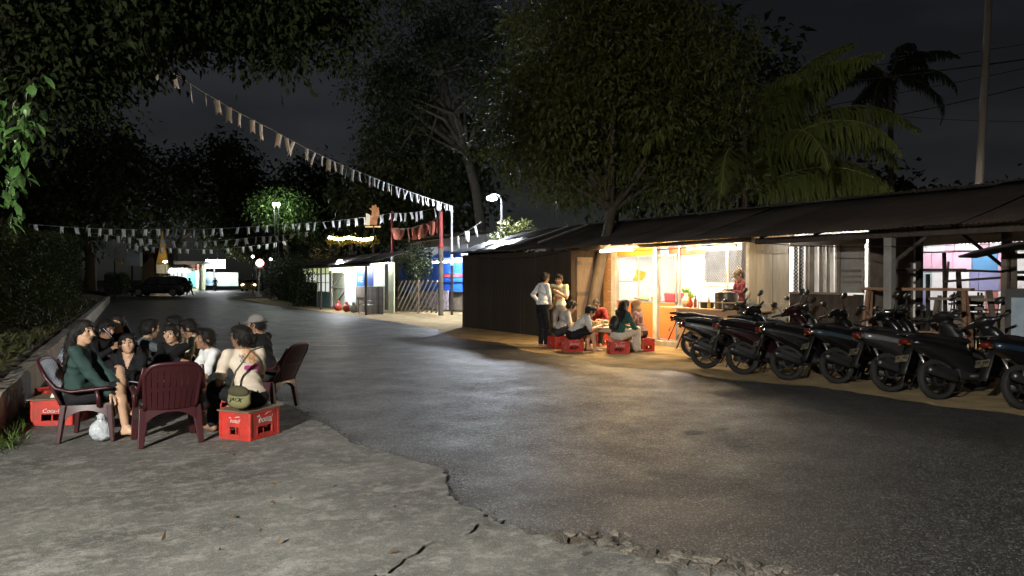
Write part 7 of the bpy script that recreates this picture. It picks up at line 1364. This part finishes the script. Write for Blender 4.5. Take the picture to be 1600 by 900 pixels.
# plastic table with arched legs, food on it
ft = thing('plastic_table', 'beige plastic table with arched legs among the customers', 'table', (10.28, 13.25, Zs), R(-24)); M_PT = mat('beige_plastic', (.40, .33, .26), .5, var=.1, bump=.03); part('top', M_PT, ft, ((-.40, -.30, .47), (.40, .30, .50)), bevel=.012)
for ang, w in ((0, .80), (90, .60), (180, .80), (270, .60)):
    rz = rotm(0, 0, ang); off = .29 if w == .80 else .39; q = MB(); g = []
    for i in range(13): x = -w/2+.02+(w-.04)*i/12; k = 1-abs(i-6)/6.; g.append([tuple(rz @ np.array((x, -off, .47))), tuple(rz @ np.array((x, -off, .40*(1-(1-k)**3.5 if k > .16 else 0) if True else 0)))])
    q.sheet(g, .012); q.build('arched_leg_panel', M_PT, ft)
M_GLS = mat('drink_glass', (.70, .55, .30), .15, var=.2, bump=0); zt = Zs+.502
for i, (dx, dy, nm, m) in enumerate([(-.2, -.16, 'left tall amber glass', M_GLS), (-.09, -.19, 'second amber glass', M_GLS), (.02, -.16, 'third amber glass', M_GLS), (.26, -.1, 'right tall pale glass', M_MILK)]): cup(nm+' on the beige table', (10.28+dx*.9+dy*.4, 13.25-dx*.4+dy*.9, zt), m, .13, .04, 'glasses on the beige table')
q = MB(); q.box((0, 0, .06), (.30, .20, .12)); o = q.build('condiment_tray', mat('wicker_tray', (.42, .27, .10), .7, var=.3, scale=30, bump=.4), bevel=.01); o.location = (10.22, 13.30, zt); o.rotation_euler = (0, 0, R(-24)); tag(o, 'wicker condiment tray in the middle of the beige table', 'tray')
for i, (dx, dy, c) in enumerate([(.2, .12, (.7, .68, .62)), (.1, .2, (.65, .6, .5))]): q = MB(); q.lathe([(.04, 0), (.09, .012), (.12, .05), (.115, .05), (.08, .018)], 16); o = q.build('noodle_bowl', mat('bowl_white_%d' % i, c, .4), smooth=True); o.location = (10.28+dx, 13.25+dy, zt); tag(o, ['pale bowl in front of the man in red', 'cream bowl beside the pale bowl on the beige table'][i], 'bowl', 'bowls on the beige table')
cup('dark takeaway cup held by the woman in the tan headscarf', (10.80-.22, 12.42-.22, .63), mat('brown_cup', (.22, .11, .06), .5), .13, .042)

# ------------------------------------------------------------------ far figures
pd = gnd(297, 462.5); person('far person walking across the road behind the black car', (pd.x, pd.y, .004), fa(280), .90, lean=4, hands=((-.22, .12, .85), (.22, -.1, .85)), feet=((-.08, .28, .085), (.08, -.25, .11)), knee=((0, 1, .1), (0, 1, .1)), top=BLK2, bottom=DENIM, shoes=M_SOLE, hair='short', h=.02, fine=False)
mt = gnd(337, 454.5); sc2 = copy_tree(proto); sc2.location = (mt.x, mt.y, .004); sc2.rotation_euler = (0, 0, R(-105)); tag(sc2, 'far scooter ridden toward the camera below the light box sign', 'scooter'); sc2['group'] = 'ridden scooter'
hd = R(-105); person('far rider sitting on the scooter below the light box sign', (mt.x+math.cos(hd)*.2, mt.y+math.sin(hd)*.2, .004), -105-90, .93, lean=8, hands=((-.3, .52, 1.06), (.3, .52, 1.06)), feet=((-.13, .42, .42), (.13, .42, .42)), top=BLK2, bottom=DENIM, shoes=M_SOLE, hair='short', h=.02, fine=False)
# loose cables slung under the eaves
for i, (a_, b_, sg_) in enumerate([((10.95, 15.3, 2.33), (10.95, 9.7, 2.31), .10), ((11.0, 9.7, 2.30), (11.05, 4.0, 2.22), .16), ((11.08, 21.3, 2.30), (11.06, 15.5, 2.32), .12)]):
    wire(['sagging cable slung under the lit stall eave', 'sagging cable slung under the market shelter eave', 'sagging cable slung along the top of the plank shed'][i], a_, b_, sg_, .008, group='cables under the eaves')
